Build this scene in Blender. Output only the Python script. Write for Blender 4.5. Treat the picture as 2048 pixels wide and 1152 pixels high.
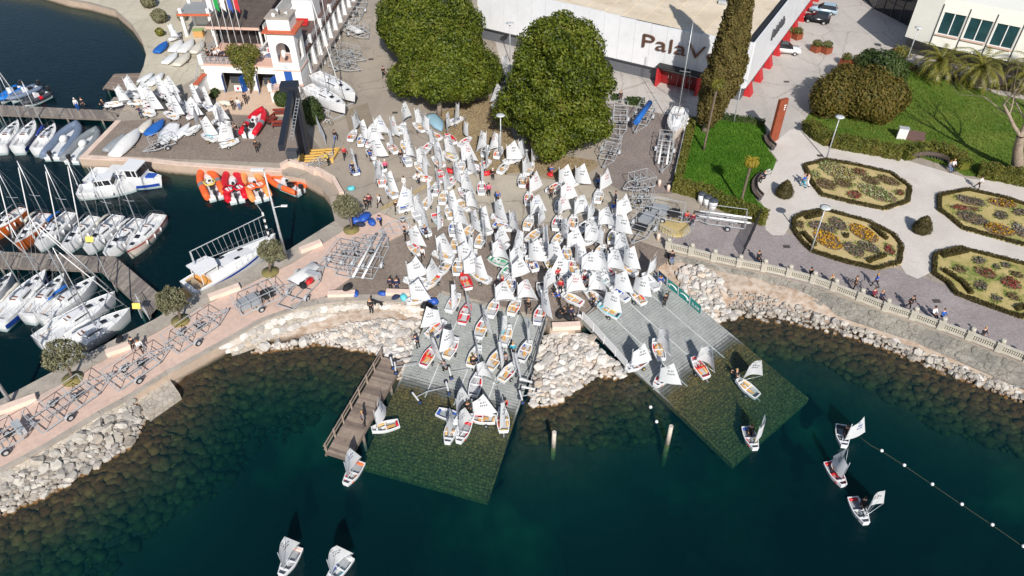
import bpy, bmesh, math, random
import numpy as np
from mathutils import Vector, Matrix, noise
from mathutils.geometry import tessellate_polygon
random.seed(7)
rnd = random.random
PI = math.pi
for _o in list(bpy.data.objects):
	bpy.data.objects.remove(_o)
SC = bpy.context.scene
COL = SC.collection

# ---------------------------------------------------------------- camera, sky, sun, exposure
F, TH, CAMH, G = 1500.0, math.radians(41.5), 50.0, 1.3
cd = bpy.data.cameras.new('camera')
cd.sensor_width = 36.0
cd.lens = F / 2048.0 * 36.0
cd.clip_start, cd.clip_end = 0.5, 3000
cam = bpy.data.objects.new('camera', cd)
COL.objects.link(cam)
cam.location = (0, 0, CAMH)
cam.rotation_euler = (PI / 2 - TH, 0, 0)
SC.camera = cam

SUN_EL = math.radians(37.0)
SUN_AZ = math.radians(-81.5)          # direction towards the sun, measured from +X
sun_dir = Vector((math.cos(SUN_AZ) * math.cos(SUN_EL), math.sin(SUN_AZ) * math.cos(SUN_EL), math.sin(SUN_EL)))
world = bpy.data.worlds.new('World')
SC.world = world
world.use_nodes = True
wn = world.node_tree
sky = wn.nodes.new('ShaderNodeTexSky')
sky.sky_type = 'NISHITA'
sky.sun_disc = False
sky.sun_elevation = SUN_EL
sky.sun_rotation = math.atan2(sun_dir.x, sun_dir.y)
sky.altitude = 100
wn.links.new(sky.outputs[0], wn.nodes['Background'].inputs[0])
wn.nodes['Background'].inputs[1].default_value = 0.085
sd = bpy.data.lights.new('sun', 'SUN')
sd.energy = 4.4
sd.angle = math.radians(0.53)
sd.color = (1.0, 0.955, 0.89)
sun = bpy.data.objects.new('sun', sd)
COL.objects.link(sun)
sun.rotation_euler = (-sun_dir).to_track_quat('-Z', 'Y').to_euler()
vs = SC.view_settings
vs.view_transform = 'Standard'
vs.look = 'None'
vs.gamma = 1
vs.use_curve_mapping = False
vs.exposure = 0.16
SC.cycles.max_bounces = 6
SC.cycles.transparent_max_bounces = 12
SC.cycles.caustics_reflective = False
SC.cycles.caustics_refractive = False
SC.cycles.use_denoising = True

# ---------------------------------------------------------------- photograph pixel -> place on a level plane
_s, _c = math.sin(TH), math.cos(TH)
def P(px, py, z=G):
	u = (px - 1024) / F
	v = (576 - py) / F
	t = (z - CAMH) / (-_s + v * _c)
	return Vector((t * u, t * (_c + v * _s), z))
def proj(x, y, z):
	Z = z - CAMH
	d = y * _c - Z * _s
	return 1024 + F * x / d, 576 - F * (y * _s + Z * _c) / d
def zoomed(ox, oy, k):
	return lambda x, y: (ox + x / k, oy + y / k)

# ---------------------------------------------------------------- mesh builder
class MB:
	def __init__(s):
		s.v, s.f, s.m, s.sm = [], [], [], []
	def add(s, vs, fs, m=0, smooth=False):
		n = len(s.v)
		s.v += [tuple(p) for p in vs]
		s.f += [tuple(i + n for i in f) for f in fs]
		s.m += [m] * len(fs)
		s.sm += [smooth] * len(fs)
		return s
	def box(s, c, d, rz=0, m=0, ry=0, rx=0):
		x, y, z = d[0] / 2, d[1] / 2, d[2] / 2
		pts = [Vector((a, b, e)) for e in (-z, z) for a, b in ((-x, -y), (x, -y), (x, y), (-x, y))]
		if rx or ry or rz:
			R = Matrix.Rotation(rz, 3, 'Z') @ Matrix.Rotation(ry, 3, 'Y') @ Matrix.Rotation(rx, 3, 'X')
			pts = [R @ p for p in pts]
		c = Vector(c)
		return s.add([p + c for p in pts], [(0, 3, 2, 1), (4, 5, 6, 7), (0, 1, 5, 4), (1, 2, 6, 5), (2, 3, 7, 6), (3, 0, 4, 7)], m)
	def bar(s, a, b, w, h=None, m=0):
		"""square bar from a to b"""
		a, b = Vector(a), Vector(b)
		h = h or w
		d = (b - a)
		if d.length < 1e-6:
			return s
		d.normalize()
		up = Vector((0, 0, 1)) if abs(d.z) < 0.95 else Vector((1, 0, 0))
		x = d.cross(up).normalized()
		y = x.cross(d).normalized()
		x, y = x * w / 2, y * h / 2
		pts = [a - x - y, a + x - y, a + x + y, a - x + y, b - x - y, b + x - y, b + x + y, b - x + y]
		return s.add(pts, [(0, 1, 2, 3), (7, 6, 5, 4), (0, 4, 5, 1), (1, 5, 6, 2), (2, 6, 7, 3), (3, 7, 4, 0)], m)
	def tube(s, pts, rs, n=6, m=0, smooth=True, cap=True):
		pts = [Vector(p) for p in pts]
		if not hasattr(rs, '__len__'):
			rs = [rs] * len(pts)
		vs = []
		k = len(pts)
		px = None
		for i, p in enumerate(pts):
			d = (pts[min(i + 1, k - 1)] - pts[max(i - 1, 0)]).normalized()
			if px is None:
				up = Vector((0, 0, 1)) if abs(d.z) < 0.95 else Vector((1, 0, 0))
				px = d.cross(up).normalized()
			px = (px - d * px.dot(d)).normalized()
			py = d.cross(px)
			for j in range(n):
				a = 2 * PI * j / n
				vs.append(p + (px * math.cos(a) + py * math.sin(a)) * rs[i])
		fs = [(i * n + j, i * n + (j + 1) % n, (i + 1) * n + (j + 1) % n, (i + 1) * n + j) for i in range(k - 1) for j in range(n)]
		s.add(vs, fs, m, smooth)
		if cap:
			b = len(s.v) - len(vs)
			s.f += [tuple(b + j for j in range(n))[::-1], tuple(b + (k - 1) * n + j for j in range(n))]
			s.m += [m, m]
			s.sm += [False, False]
		return s
	def lathe(s, prof, c=(0, 0, 0), n=12, m=0, smooth=True):
		c = Vector(c)
		vs = [c + Vector((r * math.cos(2 * PI * j / n), r * math.sin(2 * PI * j / n), z)) for r, z in prof for j in range(n)]
		fs = [(i * n + j, i * n + (j + 1) % n, (i + 1) * n + (j + 1) % n, (i + 1) * n + j) for i in range(len(prof) - 1) for j in range(n)]
		s.add(vs, fs, m, smooth)
		b = len(s.v) - len(vs)
		if prof[0][0] > 1e-4:
			s.f.append(tuple(b + j for j in range(n))[::-1]); s.m.append(m); s.sm.append(False)
		if prof[-1][0] > 1e-4:
			s.f.append(tuple(b + (len(prof) - 1) * n + j for j in range(n))); s.m.append(m); s.sm.append(False)
		return s
	def sheet(s, poly, m=0):
		"""flat polygon (concave allowed), 3-D points"""
		poly = [Vector(p) for p in poly]
		tris = tessellate_polygon([poly])
		vs = poly
		fs = []
		for t in tris:
			a, b, c = (vs[i] for i in t)
			fs.append(t if (b - a).cross(c - a).z >= 0 else t[::-1])
		return s.add(vs, fs, m)
	def prism(s, poly, z0, z1, m=0, ms=None, bottom=False):
		"""vertical prism over a 2-D polygon"""
		n = len(poly)
		area = sum(poly[i][0] * poly[(i + 1) % n][1] - poly[(i + 1) % n][0] * poly[i][1] for i in range(n))
		if area < 0:
			poly = poly[::-1]
		s.sheet([(p[0], p[1], z1) for p in poly], m)
		vs = [(p[0], p[1], z0) for p in poly] + [(p[0], p[1], z1) for p in poly]
		s.add(vs, [(i, (i + 1) % n, n + (i + 1) % n, n + i) for i in range(n)], m if ms is None else ms)
		if bottom:
			s.add([(p[0], p[1], z0) for p in poly[::-1]], [tuple(range(n))], m)
		return s
	def quad(s, a, b, c, d, m=0):
		return s.add([a, b, c, d], [(0, 1, 2, 3)], m)
	def ball(s, c, r, m=0, n=8, k=5, sx=1, sy=1, sz=1):
		c = Vector(c)
		prof = [(max(1e-5, math.sin(PI * i / k)) * r, -math.cos(PI * i / k) * r) for i in range(k + 1)]
		vs = [c + Vector((q * math.cos(2 * PI * j / n) * sx, q * math.sin(2 * PI * j / n) * sy, z * sz)) for q, z in prof for j in range(n)]
		fs = [(i * n + j, i * n + (j + 1) % n, (i + 1) * n + (j + 1) % n, (i + 1) * n + j) for i in range(k) for j in range(n)]
		return s.add(vs, fs, m, True)
	def mesh(s, name, mats):
		me = bpy.data.meshes.new(name)
		me.from_pydata(s.v, [], s.f)
		if not isinstance(mats, (list, tuple)):
			mats = [mats]
		for q in mats:
			me.materials.append(q)
		if len(mats) > 1:
			me.polygons.foreach_set('material_index', s.m)
		me.polygons.foreach_set('use_smooth', s.sm)
		me.update()
		return me
	def build(s, name, mats, parent=None, loc=None, rz=None):
		return ob(name, s.mesh(name, mats), parent, loc, rz)

def ob(name, me, parent=None, loc=None, rz=None, mat=None):
	o = bpy.data.objects.new(name, me)
	COL.objects.link(o)
	if parent is not None:
		o.parent = parent
	if loc is not None:
		o.location = loc
	if rz is not None:
		o.rotation_euler = (0, 0, rz)
	if mat is not None:
		o.material_slots[0].link = 'OBJECT'
		o.material_slots[0].material = mat
	return o
LABELS = {}
def tag(o, label, cat, group=None):
	o['label'] = label
	o['category'] = cat
	if group:
		o['group'] = group
	return o
def thing(name, label, cat, loc=(0, 0, 0), rz=0, group=None):
	o = bpy.data.objects.new(name, None)
	o.empty_display_size = 0.2
	COL.objects.link(o)
	o.location = loc
	o.rotation_euler = (0, 0, rz)
	return tag(o, label, cat, group)
def structure(o):
	o['kind'] = 'structure'
	return o
def stuff(o):
	o['kind'] = 'stuff'
	return o
def kids(o):
	return [c for c in COL.objects if c.parent == o]
def dup(o, parent=None, _map=None):
	if _map is None:
		_map = {}
		for q in COL.objects:
			if q.parent is not None:
				_map.setdefault(q.parent.name, []).append(q)
	c = o.copy()
	COL.objects.link(c)
	if parent is not None:
		c.parent = parent
	for ch in _map.get(o.name, []):
		dup(ch, c, _map)
	return c

# ---------------------------------------------------------------- materials
def lin(c):
	return tuple((x / 255 / 12.92) if x / 255 <= 0.04045 else ((x / 255 + 0.055) / 1.055) ** 2.4 for x in c)
def alb(r, g, b, k=1.0):
	return tuple(min(0.88, q * k) for q in lin((r, g, b)))
MATS = {}
def newmat(name):
	m = bpy.data.materials.new(name)
	m.use_nodes = True
	nt = m.node_tree
	return m, nt, nt.nodes['Principled BSDF'], nt.nodes['Material Output']
def N(nt, typ, **kw):
	n = nt.nodes.new(typ)
	for k, v in kw.items():
		if k.startswith('i_'):
			key = k[2:]
			key = int(key) if key.isdigit() else key.replace('_', ' ')
			n.inputs[key].default_value = v
		else:
			setattr(n, k, v)
	return n
def mixrgb(nt, fac, a, b, blend='MIX'):
	n = nt.nodes.new('ShaderNodeMix')
	n.data_type = 'RGBA'
	n.blend_type = blend
	for s_, v in ((0, fac), (6, a), (7, b)):
		if isinstance(v, bpy.types.NodeSocket):
			nt.links.new(v, n.inputs[s_])
		else:
			n.inputs[s_].default_value = v if s_ == 0 else (v[0], v[1], v[2], 1)
	return n.outputs[2]
def ramp(nt, fac, p0, p1, v0=0.0, v1=1.0):
	n = nt.nodes.new('ShaderNodeMapRange')
	nt.links.new(fac, n.inputs[0])
	n.inputs[1].default_value, n.inputs[2].default_value = p0, p1
	n.inputs[3].default_value, n.inputs[4].default_value = v0, v1
	return n.outputs[0]
def coords(nt, world_=True):
	if world_:
		return nt.nodes.new('ShaderNodeNewGeometry').outputs['Position']
	return nt.nodes.new('ShaderNodeTexCoord').outputs['Object']
def tnoise(nt, co, scale, detail=4, rough=0.6):
	n = N(nt, 'ShaderNodeTexNoise', i_Scale=scale, i_Detail=detail, i_Roughness=rough)
	nt.links.new(co, n.inputs['Vector'])
	return n.outputs[0]
def tvor(nt, co, scale, feature='F1', out='Distance', rnd_=1.0):
	n = N(nt, 'ShaderNodeTexVoronoi', feature=feature, i_Scale=scale, i_Randomness=rnd_)
	nt.links.new(co, n.inputs['Vector'])
	return n.outputs[out]
def bumpit(nt, bs, height, strength, dist=0.02):
	b = N(nt, 'ShaderNodeBump', i_Strength=strength, i_Distance=dist)
	nt.links.new(height, b.inputs['Height'])
	nt.links.new(b.outputs[0], bs.inputs['Normal'])
def mat(name, col, rough=0.6, metal=0.0, var=0.12, scale=3.0, bump=0.0, bscale=None, spec=0.5, dirt=None, world_=False):
	"""plain surface with a little tonal unevenness"""
	if name in MATS:
		return MATS[name]
	m, nt, bs, out = newmat(name)
	co = coords(nt, world_)
	n1 = tnoise(nt, co, scale, 5)
	a = tuple(q * (1 - var) for q in col)
	b = tuple(min(0.95, q * (1 + var)) for q in col)
	c = mixrgb(nt, ramp(nt, n1, 0.3, 0.7), a, b)
	if dirt:
		n2 = tnoise(nt, co, scale * 2.7 + 0.5, 6, 0.7)
		c = mixrgb(nt, ramp(nt, n2, 0.55, 0.75, 0, dirt[1]), c, dirt[0])
	nt.links.new(c, bs.inputs['Base Color'])
	bs.inputs['Roughness'].default_value = rough
	bs.inputs['Metallic'].default_value = metal
	bs.inputs['Specular IOR Level'].default_value = spec
	if bump:
		bumpit(nt, bs, tnoise(nt, co, bscale or scale * 8, 4), bump)
	MATS[name] = m
	return m
def ground(name, c1, c2, big=0.15, fine=6.0, speck=None, joint=None, stain=None, rough=0.9, bump=0.3, finemix=0.35, cracks=0):
	"""ground surface: broad patches, fine grain, stains, optional cobble/paver joints"""
	m, nt, bs, out = newmat(name)
	co = coords(nt)
	n1 = tnoise(nt, co, big, 6, 0.62)
	c = mixrgb(nt, ramp(nt, n1, 0.35, 0.65), c1, c2)
	n2 = tnoise(nt, co, fine, 4, 0.75)
	dark = mixrgb(nt, 1.0, c, (0.62, 0.62, 0.62), 'MULTIPLY')
	light = mixrgb(nt, 1.0, c, (1.3, 1.3, 1.3), 'MULTIPLY')
	g = mixrgb(nt, ramp(nt, n2, 0.3, 0.7), dark, light)
	c = mixrgb(nt, finemix, c, g)
	h = n2
	if cracks:
		w = N(nt, 'ShaderNodeVectorMath', operation='MULTIPLY_ADD')
		nt.links.new(tnoise(nt, co, .5, 3), w.inputs[0]); w.inputs[1].default_value = (2.5, 2.5, 0); nt.links.new(co, w.inputs[2])
		v = tvor(nt, w.outputs[0], .11, 'DISTANCE_TO_EDGE')
		c = mixrgb(nt, ramp(nt, v, 0.004, 0.012, cracks, 0.0), c, mixrgb(nt, 1.0, c, (.5, .49, .48), 'MULTIPLY'))
		wv = N(nt, 'ShaderNodeTexWave', i_Scale=.06, i_Distortion=9.0, i_Detail=3.0)
		wv.inputs['Detail Scale'].default_value = .25
		nt.links.new(co, wv.inputs['Vector'])
		c = mixrgb(nt, ramp(nt, wv.outputs[1], .9, 1.0, 0, .22), c, mixrgb(nt, 1.0, c, (.72, .71, .7), 'MULTIPLY'))
	if stain:
		n3 = tnoise(nt, co, stain[2], 7, 0.7)
		c = mixrgb(nt, ramp(nt, n3, stain[3], stain[3] + 0.12, 0, stain[1]), c, stain[0])
	if joint:
		v = tvor(nt, co, joint[0], 'DISTANCE_TO_EDGE')
		c = mixrgb(nt, ramp(nt, v, 0.0, joint[1], joint[2], 0.0), c, (0.05, 0.045, 0.04))
		cc = tvor(nt, co, joint[0], 'F1', 'Color')
		sepa = N(nt, 'ShaderNodeSeparateColor')
		nt.links.new(cc, sepa.inputs[0])
		c = mixrgb(nt, ramp(nt, sepa.outputs[0], 0, 1, 0.0, 0.4), c, mixrgb(nt, 1.0, c, (0.6, 0.58, 0.57), 'MULTIPLY'))
		h = v
	nt.links.new(c, bs.inputs['Base Color'])
	bs.inputs['Roughness'].default_value = rough
	bs.inputs['Specular IOR Level'].default_value = 0.25
	bumpit(nt, bs, h, bump, 0.03)
	MATS[name] = m
	return m
def leafmat(name, cols, trans=0.35, rough=0.5, spec=0.4, big=0.35):
	"""leaves: each leaf its own tone, clumps a little lighter or darker"""
	m, nt, bs, out = newmat(name)
	geo = nt.nodes.new('ShaderNodeNewGeometry')
	cr = nt.nodes.new('ShaderNodeValToRGB')
	els = cr.color_ramp.elements
	while len(els) < len(cols):
		els.new(0.5)
	for i, c in enumerate(cols):
		els[i].position = i / (len(cols) - 1)
		els[i].color = (*c, 1)
	n1 = tnoise(nt, geo.outputs['Position'], big, 3)
	ad = N(nt, 'ShaderNodeMath', operation='MULTIPLY_ADD', i_1=0.65)
	nt.links.new(geo.outputs['Random Per Island'], ad.inputs[0])
	nt.links.new(ramp(nt, n1, 0.3, 0.7, -0.1, 0.45), ad.inputs[2])
	nt.links.new(ad.outputs[0], cr.inputs[0])
	nt.links.new(cr.outputs[0], bs.inputs['Base Color'])
	bs.inputs['Roughness'].default_value = rough
	bs.inputs['Specular IOR Level'].default_value = spec
	tr = nt.nodes.new('ShaderNodeBsdfTranslucent')
	nt.links.new(cr.outputs[0], tr.inputs[0])
	mx = nt.nodes.new('ShaderNodeMixShader')
	mx.inputs[0].default_value = trans
	nt.links.new(bs.outputs[0], mx.inputs[1])
	nt.links.new(tr.outputs[0], mx.inputs[2])
	nt.links.new(mx.outputs[0], out.inputs['Surface'])
	MATS[name] = m
	return m
def pinside(x, y, poly):
	r = False
	n = len(poly)
	j = n - 1
	for i in range(n):
		xi, yi = poly[i][0], poly[i][1]
		xj, yj = poly[j][0], poly[j][1]
		if (yi > y) != (yj > y) and x < (xj - xi) * (y - yi) / (yj - yi) + xi:
			r = not r
		j = i
	return r
def pxpoly(pts, z=G):
	return [P(x, y, z) for x, y in pts]
def smoothline(pts, k=6):
	"""Catmull-Rom through 2-D/3-D points"""
	pts = [Vector(p) for p in pts]
	out = []
	n = len(pts)
	for i in range(n - 1):
		p0, p1, p2, p3 = pts[max(i - 1, 0)], pts[i], pts[i + 1], pts[min(i + 2, n - 1)]
		for j in range(k):
			t = j / k
			out.append(0.5 * ((2 * p1) + (p2 - p0) * t + (2 * p0 - 5 * p1 + 4 * p2 - p3) * t * t + (3 * p1 - p0 - 3 * p2 + p3) * t ** 3))
	out.append(pts[-1])
	return out
# ---------------------------------------------------------------- setting: ground and water
M_tarmac = ground('tarmac', alb(172, 161, 147), alb(154, 144, 132), 0.12, 5, cracks=.5, stain=(alb(120, 112, 104), 0.5, 0.35, 0.6))
M_cobble = ground('cobble', alb(160, 146, 134), alb(140, 127, 117), 0.2, 3.5, joint=(7.0, 0.10, 0.55), stain=(alb(170, 160, 148), 0.5, 0.4, 0.62), bump=0.5, finemix=0.6)
M_gravelyard = ground('yard_gravel', alb(160, 147, 140), alb(142, 130, 125), 0.25, 4.5, joint=(6.0, 0.12, 0.5), bump=0.4, finemix=0.6)
M_concrete = ground('concrete', alb(186, 177, 161), alb(168, 159, 145), 0.2, 4, cracks=.6, stain=(alb(140, 134, 124), 0.5, 0.5, 0.58))
M_palecon = ground('pale_concrete', alb(204, 195, 176), alb(188, 179, 160), 0.15, 3, cracks=.4, stain=(alb(160, 150, 132), 0.4, 0.5, 0.6))
M_forecourt = ground('forecourt', alb(194, 187, 180), alb(176, 170, 164), 0.08, 3, cracks=.5, stain=(alb(150, 144, 140), 0.5, 0.22, 0.6), bump=0.15)
M_path = ground('garden_path', alb(214, 207, 199), alb(200, 192, 183), 0.25, 7, stain=(alb(178, 164, 146), 0.5, 0.3, 0.6), bump=0.25)
M_prom = ground('promenade', alb(176, 166, 165), alb(160, 150, 149), 0.3, 4, joint=(9.0, 0.1, 0.45), bump=0.4, finemix=0.5)
M_pink = ground('pink_paving', alb(216, 188, 172), alb(204, 178, 164), 0.35, 2.2, stain=(alb(180, 158, 146), 0.55, 0.6, 0.57), bump=0.2)
M_terrace = ground('terrace', alb(214, 188, 164), alb(204, 178, 154), 0.4, 3, bump=0.15)
M_quaycon = ground('quay_concrete', alb(182, 172, 160), alb(160, 152, 142), 0.5, 2.5, stain=(alb(126, 118, 110), 0.6, 0.9, 0.55), bump=0.35)
M_lawn = ground('lawn', alb(64, 104, 28), alb(84, 122, 36), 0.3, 9, stain=(alb(112, 122, 50, .9), 0.55, 0.22, 0.55), bump=0.9, finemix=0.75)
M_lawn2 = ground('old_lawn', alb(90, 120, 42), alb(114, 130, 54), 0.25, 7, stain=(alb(66, 100, 30, .95), 0.7, 0.15, 0.5), bump=0.9, finemix=0.75)
M_straw = ground('dry_grass', alb(166, 148, 120), alb(140, 124, 100), 0.5, 6, stain=(alb(120, 104, 76), 0.6, 0.6, 0.55), bump=0.8, finemix=0.7)
M_bedstraw = ground('mulch_straw', alb(202, 182, 132), alb(184, 164, 114), 0.5, 9, stain=(alb(126, 132, 66), 0.7, 0.42, 0.58), bump=0.8, finemix=0.6)
M_bedgrass = ground('grassy_mulch', alb(196, 176, 122), alb(168, 156, 96), 0.5, 9, stain=(alb(88, 116, 40), 0.9, 0.35, 0.5), bump=0.8, finemix=0.6)
M_soil = ground('bank_soil', alb(190, 174, 156), alb(170, 150, 130), 0.4, 2.5, stain=(alb(140, 116, 92), 0.6, 0.5, 0.58), bump=0.9, finemix=0.6)
M_grate = mat('drain_iron', alb(110, 104, 98), 0.6, 0.6)

# quay and land: one body with vertical quay walls
def quaywall_mat():
	m, nt, bs, out = newmat('quay_wall')
	co = coords(nt)
	sx = nt.nodes.new('ShaderNodeSeparateXYZ')
	nt.links.new(co, sx.inputs[0])
	n1 = tnoise(nt, co, 1.6, 6)
	c = mixrgb(nt, n1, alb(205, 180, 160), alb(160, 146, 130))
	ad = N(nt, 'ShaderNodeMath', operation='MULTIPLY_ADD', i_1=0.5)
	nt.links.new(n1, ad.inputs[0]); nt.links.new(sx.outputs[2], ad.inputs[2])
	c = mixrgb(nt, ramp(nt, ad.outputs[0], 0.25, 0.75, 1, 0), c, alb(70, 64, 46))
	nt.links.new(c, bs.inputs['Base Color'])
	bs.inputs['Roughness'].default_value = 0.85
	bumpit(nt, bs, n1, 0.4, 0.05)
	return m
M_quaywall = quaywall_mat()
WALLTOP_L = [(-400, 1142), (-120, 1001), (0, 947), (100, 893), (202, 830), (262, 797), (335, 750), (372, 730), (423, 702), (463, 680), (523, 645), (583, 623), (637, 611), (690, 605), (740, 603), (800, 607), (843, 612)]
BALUS = [(1335, 498), (1381, 509), (1426, 521), (1477, 532), (1526, 541), (1576, 552), (1624, 565), (1666, 580), (1718, 600), (1769, 620), (1824, 637), (1879, 657), (1936, 678), (1995, 701), (2052, 723), (2110, 746)]
land_px = [(-400, -80), (60, -22), (133, 0), (180, 8), (230, 22), (262, 50), (283, 80), (292, 110), (287, 132), (280, 147), (262, 190), (232, 242), (158, 318), (300, 325), (350, 331), (563, 345),
		   (572, 352), (610, 358), (645, 378), (660, 398), (665, 420), (670, 442), (577, 500), (390, 590), (308, 640), (233, 677), (0, 800), (-400, 1010)] + WALLTOP_L + \
		  [(862, 600), (880, 588), (1092, 645), (1100, 657), (1150, 661), (1163, 638), (1310, 545), (1322, 520)] + [(x - 4, y + 5) for x, y in BALUS] + [(2500, 900)]
land = [P(x, y) for x, y in land_px] + [Vector((400, 20, G)), Vector((700, 900, G)), Vector((-700, 900, G)), Vector((-700, 150, G))]
b = MB().prism([(p.x, p.y) for p in land], -5.5, G, 0, 1)
structure(b.build('ground', [M_tarmac, M_quaywall]))

_layer = [0]
def patch(name, px, m, lift=None, smooth=False):
	"""a sheet of paving or lawn laid on the ground, 4 mm above the one before"""
	pts = [(x, y) for x, y in px]
	if smooth:
		pts = [(q[0], q[1]) for q in smoothline([(x, y, 0) for x, y in pts + [pts[0]]], 5)[:-1]]
	_layer[0] += 1
	z = G + 0.004 * _layer[0] if lift is None else G + lift
	return structure(MB().sheet([(*P(x, y).xy, z) for x, y in pts]).build(name, m))
patch('forecourt', [(985, 60), (1000, 120), (1030, 175), (1225, 208), (1370, 236), (1480, 242), (1530, 250), (1545, 285), (1580, 262), (1612, 248), (1640, 190), (1700, 130), (1830, 150), (2120, 330), (2500, 300), (2500, -400), (940, -400), (960, -100)], M_forecourt)
patch('quayside_path', [(-420, -110), (60, -32), (133, -4), (180, 4), (230, 18), (262, 46), (283, 77), (293, 108), (288, 132), (281, 148), (262, 190), (290, 195), (352, 180), (400, 150), (412, 60), (395, -60), (420, -300), (-420, -300)], M_palecon)
patch('cobbled_apron', [(634, 606), (700, 560), (748, 500), (830, 458), (960, 447), (1110, 452), (1245, 470), (1330, 500), (1340, 520), (1302, 545), (1163, 638), (1150, 659), (1100, 655), (1092, 644), (880, 587), (862, 599), (843, 607), (740, 600), (640, 607)], M_cobble)
patch('quay_cobbles', [(234, 243), (432, 228), (560, 235), (598, 240), (642, 300), (630, 312), (560, 326), (350, 318), (300, 314), (172, 308)], M_cobble)
patch('boat_yard', [(1228, 205), (1370, 240), (1352, 350), (1345, 388), (1245, 384), (1205, 360), (1215, 270)], M_gravelyard)
patch('promenade', [(1330, 440), (1420, 420), (1532, 440), (1580, 470), (1860, 560), (2140, 660), (2400, 780), (2400, 870), (2110, 750), (1995, 704), (1824, 640), (1666, 583), (1526, 544), (1335, 500), (1345, 470)], M_prom)
patch('garden_path', [(1531, 420), (1527, 440), (1532, 460), (1545, 471), (1568, 471), (1580, 452), (1590, 470), (1700, 515), (1800, 530), (1812, 548), (1835, 558), (1856, 548), (1866, 540), (2140, 650), (2500, 600), (2500, 330), (2100, 372), (1940, 358), (1740, 300), (1655, 292), (1612, 250), (1580, 260), (1548, 285), (1540, 300), (1556, 322), (1520, 352), (1510, 385)], M_path)
patch('lawn', [(1378, 248), (1400, 240), (1445, 240), (1530, 251), (1526, 285), (1537, 300), (1553, 320), (1546, 340), (1518, 352), (1504, 372), (1510, 398), (1536, 420), (1531, 452), (1450, 405), (1344, 372), (1352, 330)], M_lawn)
patch('park_lawn', [(1606, 246), (1622, 222), (1655, 240), (1690, 130), (1790, 110), (1840, 135), (2000, 190), (2300, 250), (2300, 380), (2048, 360), (1930, 352), (1900, 335), (1830, 312), (1740, 292), (1660, 282), (1625, 268)], M_lawn2)
patch('dry_verge', [(880, 226), (930, 205), (1000, 195), (1022, 250), (1034, 300), (1190, 322), (1165, 352), (1110, 360), (1050, 345), (985, 350), (960, 335), (925, 300), (878, 262)], M_straw, smooth=True)
patch('terrace', [(432, 188), (560, 168), (600, 205), (600, 240), (560, 233), (432, 228)], M_terrace)
patch('breakwater_paving', [(-400, 1045), (0, 835), (236, 706), (310, 668), (395, 619), (585, 527), (690, 460), (758, 425), (832, 455), (748, 498), (700, 558), (632, 606), (583, 619), (523, 641), (463, 674), (423, 696), (335, 744), (262, 790), (202, 822), (100, 884), (0, 938), (-400, 1130)], M_pink)
patch('quay_edge', [(-400, 1010), (0, 800), (233, 677), (308, 640), (390, 590), (577, 500), (670, 442), (690, 460), (585, 526), (395, 618), (310, 667), (236, 705), (0, 834), (-400, 1044)], M_quaycon)
patch('light_strip', [(758, 424), (955, 345), (1000, 350), (1110, 362), (1252, 385), (1338, 396), (1330, 440), (1262, 408), (1110, 445), (962, 440), (832, 453)], M_concrete)
patch('asphalt_patch', [(688, 222), (735, 206), (752, 262), (700, 270)], mat('asphalt_patch', alb(142, 130, 114), .95, var=.1, scale=.8))
M_yellow = mat('worn_yellow_paint', alb(196, 168, 92), .8, var=.2)
for a_, b_ in (((760, 418), (866, 364)), ((764, 421), (870, 366))):
	A, B = P(*a_), P(*b_)
	d = (B - A).normalized(); w = Vector((-d.y, d.x, 0)) * .06
	_layer[0] += 1
	structure(MB().quad(*[(q.x, q.y, G + .004 * _layer[0]) for q in (A - w, B - w, B + w, A + w)]).build('yellow_line', M_yellow))
# raised pink kerbs along the harbour edge
M_kerb = mat('pink_kerb_stone', alb(220, 196, 180), .85, var=.12, scale=1.2, bump=.2, dirt=(alb(170, 150, 138), .5), world_=True)
def kerb(name, px, w, h, m=M_kerb, side=1, block=None):
	"""kerb along a line, in blocks"""
	pts = [P(x, y) for x, y in px]
	root = None
	parts = []
	for i in range(len(pts) - 1):
		A, B = pts[i], pts[i + 1]
		L = (B - A).length
		n = max(1, int(L / (block or 99)))
		d = (B - A) / L
		nrm = Vector((-d.y, d.x, 0)) * side
		for k in range(n):
			p0 = A + d * (L * k / n + .006); p1 = A + d * (L * (k + 1) / n - .006)
			parts.append(MB().prism([p0.xy, p1.xy, (p1 + nrm * w).xy, (p0 + nrm * w).xy], G - .02, G + h + rnd() * .006))
	o = None
	for q in parts:
		if o is None:
			o = structure(q.build(name, m))
		else:
			q.build('kerb_stone', m, o)
	return o
kerb('harbour_kerb', [(158, 318), (300, 325), (350, 331), (563, 345)], .75, .12, block=2.2)
kerb('side_kerb', [(232, 242), (158, 318)], .7, .1, block=2.2)
kerb('breakwater_kerb', WALLTOP_L[1:12], .5, .1, M_quaycon, 1, 2.4)
kerb('wall_coping', WALLTOP_L[11:], .9, .16, M_quaycon, 1, 1.8)
kerb('apron_sill', [(880, 588), (1092, 645)], .5, .03, M_concrete, 1, 1.6)

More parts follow.
